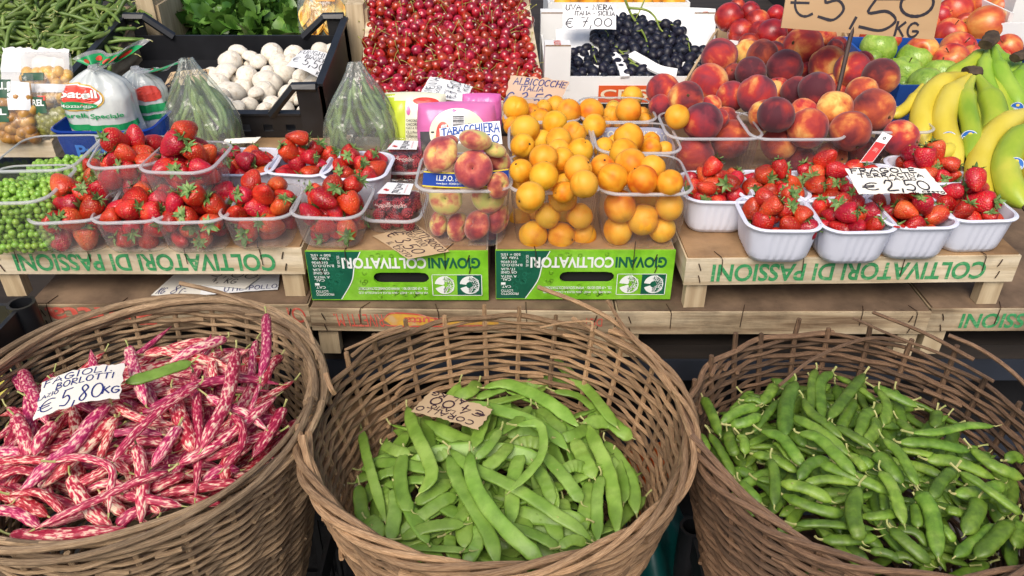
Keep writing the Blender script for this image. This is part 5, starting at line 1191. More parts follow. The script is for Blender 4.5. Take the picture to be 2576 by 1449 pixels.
for i in range(22):
    for j in range(20):
        s, t_ = (i + .5 + rg.uniform(-.3, .3)) / 22, (j + .5 + rg.uniform(-.3, .3)) / 20; p = (FLc * (1 - s) + FRc * s) * (1 - t_) + (BLc * (1 - s) + BRc * s) * t_
        z = .010 + .022 * noise.noise(Vector((s * 5, t_ * 5, 3))) - .017
        mb.lathe([(Rc * math.sin(math.pi * q / 7) + 1e-5, -Rc * math.cos(math.pi * q / 7)) for q in range(8)], 10, M=Matrix.Translation(p + Vector((0, 0, z))), close=False)
mb.build('cherries', CHER, smooth='all', label='mass of cherries lying under the top layer in the crate', cat='cherries', kind='stuff')

# ---- white grape box
gy0, gy1 = 1.78, 2.13
gx0, gx1 = atY(1371, 190, gy0).x, atY(1866, 190, gy0).x; zb, zt, zf = .822, .952, .884
WCARD = M('white_carton', [S(226,226,224), S(238,238,236)], 8, rough=.6, bump=.02); CORR = M('corrugated_edge', [S(120,92,66), S(164,132,98)], 160, rough=.9)
gb = thing('grape_box', 'white cardboard box with tall printed corners holding black grapes', 'box', ((gx0+gx1)/2, (gy0+gy1)/2, zb))
def gp(nm, m, *bx):
    mb = MB()
    for a, b in bx: mb.box(a, b)
    return mb.build(nm, m, gb, smooth=False)
gp('floor', WCARD, ((gx0 + .006, gy0 + .006, zb), (gx1 - .006, gy1 - .006, zb + .005)))
gp('front_wall', WCARD, ((gx0, gy0, zb), (gx1, gy0 + .005, zf))); gp('back_wall', WCARD, ((gx0, gy1 - .005, zb), (gx1, gy1, zf + .055)))
gp('side_wall', WCARD, ((gx0, gy0 + .0052, zb), (gx0 + .005, gy1 - .0052, zf + .015))); gp('side_wall', WCARD, ((gx1 - .005, gy0 + .0052, zb), (gx1, gy1 - .0052, zf + .015)))
for x, sx in ((gx0, 1), (gx1, -1)):
    for y, sy in ((gy0, 1), (gy1, -1)):
        a = (min(x, x + sx * .055) - .0012, min(y, y + sy * .05) - .0012, zf - .03 if sy > 0 else zb); b = (max(x, x + sx * .055) + .0012, max(y, y + sy * .05) + .0012, zt)
        gp('corner_tower', WCARD, (a, b)); gp('corner_edge', CORR, ((a[0] + .001, a[1] - .0006, zt + .0002), (b[0] - .001, a[1] + .003, zt + .0022)))
mb = MB(); P = Patch((gx0 + .04, gy0 + .002, zt + .0012), (gx0 + .04, gy0 + .046, zt + .0012), (gx0 + .012, gy0 + .046, zt + .0012), (gx0 + .012, gy0 + .002, zt + .0012))
print_text(mb, P.pt, 'CRISTINA', .04, .96, .2, .75, .02); P = Patch((gx1 - .012, gy1 - .002, zt + .0012), (gx1 - .012, gy1 - .046, zt + .0012), (gx1 - .04, gy1 - .046, zt + .0012), (gx1 - .04, gy1 - .002, zt + .0012))
print_text(mb, P.pt, 'CRISTINA', .04, .96, .2, .75, .02); mb.build('lettering', PRED, gb, smooth=False)
lp0, lp1 = atY(1505, 240, gy0 - .001), atY(1665, 240, gy0 - .001)
OR_ = M('orange_print', [S(216,88,40), S(224,100,48)], 20, rough=.5); mb = MB(); mb.box((lp0.x, gy0 - .0012, zb + .003), (lp1.x + .1, gy0 - .0002, zb + .042)); mb.build('orange_panel', OR_, gb, smooth=False)
mb = MB(); P = Patch((lp0.x, gy0 - .0014, zb + .003), (lp1.x + .1, gy0 - .0014, zb + .003), (lp1.x + .1, gy0 - .0014, zb + .042), (lp0.x, gy0 - .0014, zb + .042)); print_text(mb, P.pt, 'CRISTINA', .02, .98, .2, .78, .02); mb.build('panel_lettering', M('cream_print', [S(236,220,190)]*2), gb, smooth=False)
def foam(label, pts, wd, th=.006):
    mb = MB(); P = cr(pts, 16); n = len(P); A = []
    for i in range(n):
        d = (P[min(i+1, n-1)] - P[max(i-1, 0)]).normalized(); s = Vector((0, -.45, .89)).cross(d).normalized() * wd / 2; A += [P[i] - s, P[i] + s]
    up = Vector((0, -.45, .89)) * th; vs = A + [q - up for q in A]; m = 2 * n
    fs = [(2*i, 2*i+1, 2*i+3, 2*i+2) for i in range(n-1)] + [(m+2*i, m+2*i+2, m+2*i+3, m+2*i+1) for i in range(n-1)] + [(2*i, 2*i+2, m+2*i+2, m+2*i) for i in range(n-1)] + [(2*i+1, m+2*i+1, m+2*i+3, 2*i+3) for i in range(n-1)] + [(0, m, m+1, 1), (m-2, m-1, 2*m-1, 2*m-2)]
    mb.add(vs, fs); return mb.build('foam_strip', FOAM, label=label, cat='foam strip', group='white foam pads in the grape box')
gyv = iv([(40, 2.06), (195, 1.80)])
foam('white foam strip curling across the grapes in the middle of the box', [ptY(*T3(895, 400), lambda v: gyv(v) - .03), ptY(*T3(990, 455), lambda v: gyv(v) - .035), ptY(*T3(1110, 520), lambda v: gyv(v) - .035), ptY(*T3(1245, 548), lambda v: gyv(v) - .03)], .026)
foam('narrow white foam strip hanging between the left and middle grape bunches', [ptY(*T3(755, 400), lambda v: gyv(v) - .02), ptY(*T3(800, 440), lambda v: gyv(v) - .025), ptY(*T3(830, 500), lambda v: gyv(v) - .03), ptY(*T3(855, 575), lambda v: gyv(v) - .03)], .02)
for lb, q in (('large white foam pad leaning at the back left of the grape box', ((1400, 195), (1545, 190), (1540, 72), (1398, 74))), ('large white foam pad leaning at the back right of the grape box', ((1690, 190), (1802, 178), (1798, 54), (1690, 74))), ('white foam pad lying along the back wall of the grape box', ((1540, 120), (1800, 110), (1800, 22), (1545, 24)))):
    off = -.02 if 'back wall' not in lb else .03; c = [ptY(u, v, lambda v: min(gy1 - .02, gyv(v) + off + .03)) for u, v in q]; P = Patch(*c, bow=.006); mb = MB()
    for h in (0, -.006): mb.grid(lambda u, v: P.pt(u, v, h), 10, 6)
    ed = [i for i in range(11)] + [(j+1)*11 + 10 for j in range(6)] + [6*11 + 9 - i for i in range(10)] + [(5 - j) * 11 for j in range(5)]; mb.f += [(ed[i], ed[(i+1) % len(ed)], ed[(i+1) % len(ed)] + 77, ed[i] + 77) for i in range(len(ed))]
    mb.build('foam_pad', FOAM, label=lb, cat='foam pad', group='white foam pads in the grape box')
GRP = M('black_grape_skin', [S(16,17,26), S(28,28,44), S(58,60,80)], 2.2, lo=.35, hi=.8, rough=.42, rnd=.25, hrnd=.02, spec=.4)
gm = ballmesh('grape', GRP, lambda th, ph: 1 + .26 * math.cos(th) ** 2, 16, 11); GST = M('grape_stem', [S(110,132,50), S(146,160,74)], 30, rough=.6)
def bunch(label, poly, n, seed, stems, front=0):
    rg = random.Random(seed); xs = [p[0] for p in poly]; ys = [p[1] for p in poly]
    def inside(x, y):
        c = False; j = len(poly) - 1
        for i in range(len(poly)):
            if (poly[i][1] > y) != (poly[j][1] > y) and x < (poly[j][0] - poly[i][0]) * (y - poly[i][1]) / (poly[j][1] - poly[i][1]) + poly[i][0]: c = not c
            j = i
        return c
    pts = []; k = 0
    while len(pts) < n and k < 20000:
        k += 1; x, y = rg.uniform(min(xs), max(xs)), rg.uniform(min(ys), max(ys))
        if not inside(x, y): continue
        u, v = T3(x, y); p = ptY(u, v, lambda v: gyv(v) - front + .022 * len(pts) / n - .012)
        if all((p - q).length > .0192 for q in pts): pts.append(p)
    m = sum(pts, Vector()) / len(pts); t = thing('grape_bunch', label, 'grapes', (m.x, m.y, min(p.z for p in pts) - .012), 'bunches of black grapes'); base = wloc(t)
    for p in pts: inst('grape', gm, p - base, rquat(rg), .0122 * rg.uniform(.8, 1.15), parent=t)
    for s in stems:
        P = [ptY(*T3(x, y), lambda v: gyv(v) - front - .022) for x, y in s]; mb = MB(); n_ = 16; mb.tube(cr(P, n_), [(.0034 if len(s) > 3 else .002) * (1 - .55 * i / n_) for i in range(n_ + 1)], 6); mb.build('stem', GST, t)
        Q = cr(P, 12)
        if len(s) > 3:
            mb = MB()
            for i in range(3, 12, 2):
                e = Vector((rg.uniform(-.02, .02), rg.uniform(-.006, .006), rg.uniform(-.022, .004))); mb.tube(cr([Q[i], Q[i] + e * .6 + Vector((0, -.003, 0)), Q[i] + e], 5), .0011, 5); mb.build('side_stem', GST, t); mb = MB()
bunch('large black grape bunch heaped in the middle, long green stem rising past the box', [(620,270),(740,150),(820,130),(960,140),(1080,190),(1250,180),(1330,330),(1250,450),(1220,520),(1060,480),(960,390),(860,390),(700,400),(620,330)], 98, 5,
      [[(850,-10),(900,110),(960,200),(1010,290),(1030,400)], [(880,60),(1010,75),(1080,130),(1120,220),(1200,280)], [(1000,0),(960,90),(930,150)], [(1080,150),(1180,180),(1220,190)], [(1320,290),(1335,340),(1340,380)]], .012)
bunch('small black grape bunch at the left front of the box', [(415,420),(560,360),(700,400),(800,470),(835,590),(440,595)], 62, 6, [[(700,235),(760,320),(840,410),(930,480)], [(610,350),(620,420),(640,470)]], .0)
bunch('small black grape bunch at the right front of the box', [(1240,480),(1330,370),(1440,390),(1440,560),(1260,560)], 34, 7, [[(1330,300),(1340,350),(1345,390)]], .0)
bunch('black grapes showing between the two foam strips', [(850,440),(950,470),(1080,540),(1090,580),(870,590)], 24, 9, [[(860,470),(900,480),(950,500),(980,520)]], .0)

bb = open_box('apricot_carton', 'white cardboard box of apricots at the top edge, behind the grape box', 'box', (gx0 + .02, 2.17, .958), (gx1 - .05, 2.17, .958), (gx1 - .05, 2.5, .958), (gx0 + .02, 2.5, .958), .12, WCARD)
oo = []
for i in range(14):
    oo.append(inst('apricot', am[i % 4], (gx0 + .06 + .024 * i, 2.20 + .028 * (i % 3), .950 + .006 * (i % 2)), rquat(), .023))
spread(oo, 'orange apricot', 'in the carton behind the grapes', 'apricot', 'apricots in the far carton', 3)
# ---- peaches
PEACH = M('peach_skin', [S(86,34,44), S(120,42,48), S(152,50,46), S(178,68,48), S(210,124,66), S(228,178,100)], .8, lo=.33, hi=.72, detail=6, rough=.75, bump=.10, bscale=26, rnd=.12, hrnd=.012, sheen=.2, facrnd=.28, dist=.3, spec=.3)
NECT = M('nectarine_skin', [S(124,24,30), S(166,36,36), S(194,58,42), S(216,130,64)], 1.0, lo=.36, hi=.76, detail=5, rough=.35, bump=.04, bscale=26, rnd=.1, hrnd=.012, coat=.2)
pem = [stone_fruit('peach', PEACH, .045, .14, s * 5.3, wob=.05) for s in range(4)]; nem = [stone_fruit('nectarine', NECT, .04, .12, s * 5.3, wob=.04) for s in range(3)]
psc = scar(.09)
ty = iv([(20, 1.93), (70, 1.81), (120, 1.68), (240, 1.52), (330, 1.43), (420, 1.42)])
PT3 = [(1565,425,132),(1485,625,140),(1140,680,122),(1310,745,130),(1655,725,108),(1850,715,142),(1900,870,112),(1780,400,100),(1890,415,112),(1800,545,112),(1670,550,72),(1500,800,80),(1120,800,85),(1610,890,85),(1020+400,700,70)]
PT4 = [(265,360,147),(125,510,130),(455,495,140),(640,530,132),(850,580,134),(715,470,80),(430,285,82),(530,345,68),(505,360,60),(300,520,65),(75,680,92),(210,690,108),(365,680,132),(545,700,66),(710,705,118),(505,825,132),(795,830,152),(470,620,62),(110,340,64),(40,400,88)]
PIN3 = [(1440,920,142),(1645,1050,142),(1380,1170,138),(1560,900,75)]; PIN4 = [(620,990,147),(60,870,132),(260,860,112),(300,970,147),(85,1080,132),(1000,1040,132),(225,1225,132),(730,1150,122),(480,1180,110),(880,1100,80)]
tp = [tub(lb, tub_at(u, v, TOP + .108, .108), .168, .135, .108, 'clear', 0, 'clear tubs of peaches', 'peach_tub', taper=.86) for lb, u, v in (('clear peach tub on the left, beside the apricot tubs', 1784, 313), ('clear peach tub in the middle behind the white punnets', 1988, 314), ('clear peach tub on the right, below the bananas', 2207, 298))]
yin = iv([(280, 1.455), (330, 1.432), (420, 1.412)])
it = [(*T3(x, y), r / 3, dY(*T3(x, y), ty(T3(x, y)[1])) + max(0, 118 - r) * .0006) for x, y, r in PT3] + [(*T4(x, y), r / 3, dY(*T4(x, y), ty(T4(x, y)[1])) + max(0, 118 - r) * .0006) for x, y, r in PT4]
it2 = [(*f(x, y), r / 3, dY(*f(x, y), yin(f(x, y)[1]))) for f, L in ((T3, PIN3), (T4, PIN4)) for x, y, r in L]
it3 = [(*T3(x, y), r / 3, dY(*T3(x, y), ty(T3(x, y)[1]))) for x, y, r in [(1640,130,105),(1725,245,98),(1880,250,95),(1795,90,75),(1850,165,92),(1700,55,62),(1790,330,80)]] + [(*T4(x, y), r / 3, dY(*T4(x, y), ty(T4(x, y)[1]))) for x, y, r in [(60,105,64),(30,260,112),(130,200,65),(190,150,70)]]
rgp = random.Random(44)
allp = relax([(a, b, c * 1.04, d) for a, b, c, d in it + it2 + it3], .09, .86); n1, n2 = len(it), len(it2); ob = []
for i, (p, r) in enumerate(allp):
    isn = i >= n1 + n2; me = (nem if isn else pem); d_ = Vector((rgp.gauss(0, 1), rgp.gauss(-.2, 1), rgp.gauss(0, 1))).normalized()
    o = inst('nectarine' if isn else 'peach', me[i % len(me)], p, face(d_, rgp.uniform(0, 6)), r); inst('stem_scar', psc, (0, 0, 0), parent=o); ob.append(o)
u, v = T3(1245, 882); o = inst('apricot', am[1], atY(u, v, 1.40), rquat(rgp), 95 / 3 * dY(u, v, 1.40) / F); tag(o, 'lone orange apricot resting among peaches on the left peach tub', 'apricot')
spread(ob[:n1], 'red peach', 'in the big peach heap', 'peach', 'peaches in the big heap', 5); spread(ob[n1:n1+n2], 'dark red peach', 'inside the clear peach tubs', 'peach', 'peaches inside the clear tubs', 5); spread(ob[n1+n2:], 'smooth red nectarine', 'behind the peach heap', 'nectarine', 'nectarines at the back', 5)
BLUEC = M('blue_carton', [S(24,70,150), S(32,84,170)], 10, rough=.5)
c = [ptY(u, v, lambda v: y) for u, v, y in ((1660, 300, 1.56), (2215, 290, 1.56), (2120, 95, 2.02), (1800, 80, 2.02))]
open_box('peach_carton', 'cardboard box under the big peach heap', 'box', *[Vector((p.x, p.y, z)) for p, z in zip(c, (.86, .86, .93, .93))], .06, CARD)

# ---- apples
GRA = M('green_apple_skin', [S(122,160,50), S(146,182,66), S(168,196,86)], 2.0, rough=.34, bump=.02, rnd=.06, hrnd=.006, coat=.25, spots=(S(190,210,130), 14, .06)); REA = M('red_apple_skin', [S(160,44,38), S(192,66,46), S(212,116,64), S(224,164,88)], 1.0, rough=.36, rnd=.08, hrnd=.014, coat=.2, stretch=(1, 1, .35), detail=5)
def apple(name, mat, s):
    return ballmesh(name, mat, lambda th, ph: (1 - .30 * math.exp(-(th / .33) ** 2) - .22 * math.exp(-((math.pi - th) / .28) ** 2)) * (1 + .06 * math.cos(th)) * (1 + .02 * math.cos(5 * ph) * (th / math.pi) ** 2), 28, 22)
ga, ra = apple('green_apple', GRA, 0), apple('red_apple', REA, 0)
mb = MB(); mb.tube(cr([(0, 0, .66), (.02, 0, .85), (.07, .02, 1.08)], 6), [.035, .03, .028, .028, .03, .035, .045], 6); ast = mb.mesh('stalk', SC)
ay = iv([(0, 2.12), (95, 1.98), (100, 1.88), (130, 1.86), (230, 1.72)])
for nm, me, L, lb, pl, cat in (('green_apple', ga, [(835,360,134),(1105,470,142),(1030,560,128),(1300,575,128),(1190,650,142),(1010,650,70),(790,450,70),(930,520,80),(1040,690,60)], 'green apple', 'in the blue carton', 'apple'),
    ('red_apple', ra, [(1160,395,124),(1425,385,136),(1380,470,134),(1810,365,104),(1760,440,66),(760,280,70),(950,300,60),(1560,420,90)], 'orange red apple', 'in front of the back carton', 'apple'),
    ('red_apple', ra, [(1415,85,128),(1640,195,146),(1610,50,95),(1370,262,118),(1490,180,82),(1560,10,70),(1300,120,80),(1200,200,90),(1750,60,80)], 'large red apple', 'in the back carton', 'apple')):
    it = [(*T4(x, y), r / 3, dY(*T4(x, y), (ay(T4(x, y)[1]) if 'back carton' != pl[-11:] or 'front' in pl else 2.02 + .1 * (1 - y / 260)))) for x, y, r in L]; out = []
    for i, (p, r) in enumerate(relax(it, .07, .9)):
        d_ = Vector((rgp.gauss(0, .6), rgp.gauss(-.3, .5), rgp.gauss(.5, .6))).normalized()
        if 'in the back carton' == pl and i == 3: d_ = Vector((.05, -.35, 1)).normalized()
        o = inst(nm, me, p, face(d_, rgp.uniform(0, 6)), r); inst('stalk', ast, (0, 0, 0), parent=o); out.append(o)
    spread(out, lb, pl, cat, lb + 's ' + pl)
c = [ptY(u, v, lambda v: y) for u, v, y in ((2262, 215, 1.66), (2700, 215, 1.66), (2560, 100, 1.93), (2120, 92, 1.93))]
open_box('apple_carton', 'blue cardboard box of green apples beside the peaches', 'box', *[Vector((p.x, p.y, p.z)) for p in c], .08, BLUEC, th=.005)
A = [atY(2140, 104, 1.955), atY(2530, 100, 1.955)]; z_ = A[0].z; BRC = M('brown_carton', [S(176,142,106), S(190,158,122)], 8, rough=.8)
t = open_box('apple_carton', 'brown and white cardboard box of red apples at the top right corner', 'box', (A[0].x, 1.955, z_), (A[1].x, 1.955, z_), (A[1].x, 2.36, z_), (A[0].x, 2.36, z_), .12, [BRC, WCARD, BRC, BRC], heights=(1, 1.55, 1.5, 1.3))
mb = MB(); mb.box((A[1].x - .028, 1.945, z_ - .06), (A[1].x + .05, 1.9535, z_ + .045)); mb.build('white_flap', WCARD, t, smooth=False)
mb = MB(); mb.box((A[1].x + .022, 2.0, z_ - .1), (A[1].x + .16, 2.4, z_ + .09)); mb.build('white_carton', WCARD, label='white sunlit carton at the extreme top right corner', cat='box', smooth=False)
sh2 = MB(); sh2.box((.9, 2.75, TOP), (2.0, 3.0, 1.25)); sh2.build('dark_backdrop', DARK, label='added dark sheet filling the dark gap behind the apple boxes', cat='panel', smooth=False)  # near-black sheet added where the background is only dark

# ---- bananas
def bmat(n, a, b, c): return M(n, [S(*a), S(*b), S(*c)], 9, coord='UV', stretch=(1, .25, 1), rough=.42, bump=.04, bscale=60, rnd=.04, lo=.3, hi=.7)
BY = bmat('ripe_banana_skin', (190,168,44), (208,190,64), (214,198,86)); BG = bmat('greenish_banana_skin', (126,158,40), (158,178,52), (192,192,70)); BGG = bmat('green_banana_skin', (110,152,40), (134,174,52), (160,190,70))
BT = M('banana_tip', [S(52,40,30), S(86,70,52)], 60, rough=.8)
by = iv([(80, 1.72), (180, 1.60), (300, 1.46), (430, 1.325), (560, 1.185)])
def bananas(label, crown, crad, lst, stickers=()):
    u, v = T4(*crown[0]); p0 = ptY(u, v, by); t = thing('banana_bunch', label, 'bananas', (p0.x, p0.y, p0.z - .1), 'bunches of bananas'); bs = []
    for pts, r, m, fo in lst:
        P = [ptY(*T4(x, y), lambda v: by(v) - fo - (.0 if i else 0)) for i, (x, y) in enumerate(pts)]; Q = cr(P, 22); rr = r / 3 * .98 * depth(Q[11]) / F; mb = MB()
        prof = [max(.30 if i < 12 else .22, min(1, .34 + (i / 5.5) ** 1.4 * .5 if i < 6 else 1) * (1 - max(0, (i - 17) / 5.6) ** 2)) for i in range(23)]
        mb.tube(Q, [rr * q for q in prof], 10, up=Vector((0, -.7, .7))); o = mb.build('banana', m, t)
        s = MB(); d = (Q[-1] - Q[-2]).normalized(); s.tube([Q[-1] - d * .001, Q[-1] + d * .006, Q[-1] + d * .010], [rr * prof[-1] * 1.02, rr * .25, rr * .18], 8); s.build('tip', BT, o); bs.append((Q, rr))
    if crad:
        P = [ptY(*T4(x, y), lambda v: by(v) - .005) for x, y in crown]; mb = MB(); rr = crad / 3 * depth(P[0]) / F; n = 8
        mb.tube(cr(P, n), [rr * (1.0 - .2 * abs(i / n - .4) + .06 * random.uniform(-1, 1)) for i in range(n + 1)], 9, flat=.7); mb.build('crown', BT, t)
    for (x, y, r) in stickers:
        u, v = T4(x, y); best = None
        for Q, rr in bs:
            for q in Q:
                a, b = proj(q); e = (a - u) ** 2 + (b - v) ** 2
                if best is None or e < best[0]: best = (e, q, rr)
        vd = (O0 - best[1]).normalized(); c = best[1] + vd * (best[2] + .0012); ex = vd.cross(Vector((0, 0, 1))).normalized() * -1; ey = vd.cross(ex) * 1; r_ = r / 3 * depth(c) / F
        off = atY(u, v, c.y) - c; c = c + ex * off.dot(ex) * .8 + ey * off.dot(ey) * .8
        bend = lambda a: -vd * (a * a) * .9 / best[2] * .5
        pt = lambda a, b, h=0: c + ex * a + ey * b + vd * h - vd * (a * a) / (2.4 * best[2])
        mb = MB(); disc_on(mb, pt, 0, 0, r_, r_ * .95, 0, 0, 360, 28); mb.build('sticker', M('sticker_blue', [S(30,92,180), S(36,104,190)], 20, rough=.35), t)
        mb = MB(); disc_on(mb, pt, 0, 0, r_ * .97, r_ * .92, .0004, 0, 360, 28, inner=.93); print_text(mb, pt, 'Chiquita', -r_ * .78, r_ * .78, -r_ * .42, r_ * .06, .02, .0005); mb.build('sticker_lettering', WPR, t, smooth=False)
        mb = MB(); disc_on(mb, pt, 0, r_ * .45, r_ * .26, r_ * .22, .0004, 0, 360, 16); mb.build('sticker_spot', M('sticker_yellow', [S(226,200,80)]*2, rough=.4), t)
bananas('bunch of yellow green bananas with a brown crown in front of the green apples', [(1490,545),(1540,540),(1600,540)], 62, [([(1500,570),(1380,600),(1250,690),(1170,830),(1160,980),(1200,1110)], 88, BY, .0), ([(1525,580),(1430,660),(1350,780),(1325,930),(1370,1100),(1450,1270)], 92, BY, .02), ([(1550,585),(1500,690),(1500,820),(1530,960),(1540,1080),(1515,1200)], 74, BG, .03), ([(1570,600),(1590,740),(1600,900),(1590,1060),(1540,1210)], 88, BG, -.02), ([(1585,585),(1650,700),(1700,820),(1710,960),(1650,1090),(1570,1200)], 98, BG, .015), ([(1165,640),(1110,730),(1060,800),(990,850),(930,880)], 46, BY, -.01)], [(1365,1050,58), (1515,1040,60)])
bananas('bunch of green bananas standing behind with its crown highest', [(1640,340),(1685,290),(1690,255)], 60, [([(1650,350),(1600,420),(1520,490),(1420,545),(1330,600)], 62, BG, -.06), ([(1660,370),(1640,460),(1640,560),(1680,680),(1720,780)], 55, BGG, -.035), ([(1705,360),(1735,500),(1790,620),(1860,730),(1900,830)], 72, BGG, -.03), ([(1720,350),(1770,480),(1800,600),(1810,760)], 72, BGG, -.06), ([(1680,370),(1700,520),(1740,680),(1790,860),(1800,960)], 80, BG, -.05)], [(1875,815,46)])
bananas('bunch of green bananas cut off by the right edge of the picture', [(1860,440),(1910,420),(1960,400)], 52, [([(1870,440),(1810,460),(1740,480),(1690,560)], 46, BGG, -.07), ([(1900,470),(1860,530),(1810,590),(1800,680)], 50, BGG, -.05), ([(1930,490),(1890,590),(1880,690),(1930,800)], 62, BGG, -.035), ([(1980,480),(1990,600),(1960,700),(1990,820)], 62, BGG, -.03), ([(1890,480),(1830,580),(1800,700),(1840,860),(1900,960)], 72, BGG, -.06), ([(1950,500),(1930,640),(1950,780),(2010,920)], 72, BGG, -.05)])
bananas('bunch of large yellow bananas arching at the lower right edge', [(2090,830),(2130,800)], 60, [([(2080,840),(1930,870),(1760,960),(1640,1110),(1580,1290),(1600,1430),(1680,1560)], 96, BY, .03), ([(2100,870),(1960,990),(1840,1110),(1790,1270),(1830,1430),(1940,1560)], 105, BG, .055), ([(2080,900),(2040,1000),(1990,1200),(2010,1400),(2060,1560)], 95, BY, .03)], [(1885,1245,58)])
bananas('single yellow banana lying sideways with its dark tip pointing right', [(1100,1140),(1090,1145)], 0, [([(1060,1110),(1130,1150),(1230,1170),(1330,1145),(1410,1098)], 62, BY, .035)])
# ------------------------------------------------ greens at the back left
gby = iv([(0, 2.04), (250, 1.645)])
c = [ptY(u, v, gby) for u, v in ((-60, 262), (205, 262), (352, -6), (-10, -6))]
open_box('bean_crate', 'wooden crate heaped with thin green beans at the top left', 'crate', *[p + Vector((0, 0, -.02)) for p in c], .10, WOODG, th=.008, wallname='side_slat')
rng = random.Random(71); base = []
for k in range(9):
    l = .132 * rng.uniform(.8, 1.2); b = rng.uniform(-.55, .55); P = cr([(-l/2, b * l * .3, 0), (-l/4, -b * l * .12, .004), (0, -b * l * .25, .002), (l/4, -b * l * .1, .004), (l/2, b * l * .35, 0)], 18); mb = MB(); podgeo(mb, P, .0049 * rng.uniform(.85, 1.15), 1, 'thin', rng, (0, 0, 1), 8)
    s = MB(); s.tube(cr([P[0], P[0] + Vector((-.006, 0, .002)), P[0] + Vector((-.013, .004, .004))], 5), [.0024, .0014, .001, .001, .001, .0016], 5); base.append((mb.mesh('green_bean', GBEAN, smooth='all'), s.mesh('stalk', STALK, smooth='all')))
FLb, FRb, BRb, BLb = c; tilt = math.atan2((BLb - FLb).z, (BLb - FLb).y); out = []
def gb_at(s, t_): return (FLb * (1 - s) + FRb * s) * (1 - t_) + (BLb * (1 - s) + BRb * s) * t_
for i in range(285):
    s, t_ = rng.uniform(.0, .97), rng.uniform(.02, 1.0); p = gb_at(s, t_)
    if s > .9: s = .9
    h = .002 + .020 * noise.noise(Vector((s * 4, t_ * 4, 2))) + rng.uniform(-.022, .008)
    me, st = base[i % 9]; q = Quaternion((1, 0, 0), tilt) @ Quaternion((0, 0, 1), rng.uniform(0, 6.28)) @ Quaternion((0, 1, 0), rng.gauss(0, .16)) @ Quaternion((1, 0, 0), rng.gauss(0, .8))
    o = inst('green_bean', me, p + Vector((0, 0, h)), q); inst('stalk', st, (0, 0, 0), parent=o); out.append(o)
spread(out, 'thin green bean', 'in the top left heap', 'green bean', 'thin green beans in the top left crate')
mb = MB(); mb.grid(lambda s, t_: gb_at(s, t_) + Vector((0, 0, -.022 + .012 * noise.noise(Vector((s * 30, t_ * 30, 1))))), 40, 40); mb.build('green_beans', GBEAN, smooth='all', label='mass of thin green beans lying deeper in the top left heap', cat='green beans', kind='stuff')
# ---- leafy salad
ly = iv([(0, 2.36), (95, 2.06)])
c = [ptY(u, v, ly) for u, v in ((385, 98), (905, 92), (880, -20), (392, -20))]
open_box('salad_crate', 'wooden crate of leafy green salad behind the mushroom crate', 'crate', *[p + Vector((0, 0, -.004)) for p in c], .10, WOOD, th=.008, wallname='side_slat')
SAL = M('salad_leaf', [S(52,88,30), S(74,114,42), S(106,144,64)], 14, rough=.38, rnd=.2, hrnd=.012, bump=.1, bscale=60); rng = random.Random(72); sp = []
for k in range(6):
    mb = MB()
    for i in range(9):
        a = 6.28 * i / 9 + rng.uniform(-.3, .3); e = rng.uniform(.2, 1.25); leafy(mb, rng.uniform(.045, .068), rng.uniform(.034, .046), 7, rng.uniform(-.5, .35), Matrix.Rotation(a, 4, 'Z') @ Matrix.Rotation(-e, 4, 'Y'), fold=.16, tip=.55)
    sp.append(mb.mesh('salad_rosette', SAL, smooth='all'))
FLs, FRs, BRs, BLs = c; out = []
for i in range(120):
    s, t_ = rng.uniform(.02, .74), rng.uniform(.03, 1.0); p = (FLs * (1 - s) + FRs * s) * (1 - t_) + (BLs * (1 - s) + BRs * s) * t_
    out.append(inst('salad_rosette', sp[i % 6], p + Vector((0, 0, rng.uniform(-.022, .012) + .02 * noise.noise(Vector((s * 6, t_ * 6, 0))))), (rng.gauss(.2, .5), rng.gauss(0, .5), rng.uniform(0, 6.28)), rng.uniform(.8, 1.05)))
o = inst('salad_rosette', sp[2], ptY(618, 92, lambda v: 2.03), (1.0, .2, 2.2), .75); out.append(o)
spread(out, 'rosette of green salad leaves', 'in the salad crate', 'salad', 'salad rosettes in the crate')
mb = MB(); mb.grid(lambda s, t_: (FLs * (1 - s) + FRs * s) * (1 - t_) + (BLs * (1 - s) + BRs * s) * t_ + Vector((0, 0, -.03)), 8, 8); mb.build('salad_leaves', M('deep_leaf', [S(40,72,26), S(60,96,36)], 40, rough=.6, bump=.5, bscale=80), smooth='all', label='mass of salad leaves under the top rosettes', cat='salad', kind='stuff')
for (u, v, lb) in ((362, 10, 'pale wooden crate post end at the top beside the green beans'), (890, 22, 'pale wooden post end at the top beside the cherry crate')):
    p = atY(u, v, 2.02 if u < 500 else 1.99); mb = MB(); mb.box((p.x - .02, p.y, TOP), (p.x + .022, p.y + .06, p.z + .01)); mb.box((p.x + .0225, p.y + .008, TOP), (p.x + .03, p.y + .30, p.z - .005)); mb.build('wooden_post', WOODX, smooth=False, label=lb, cat='wooden post')
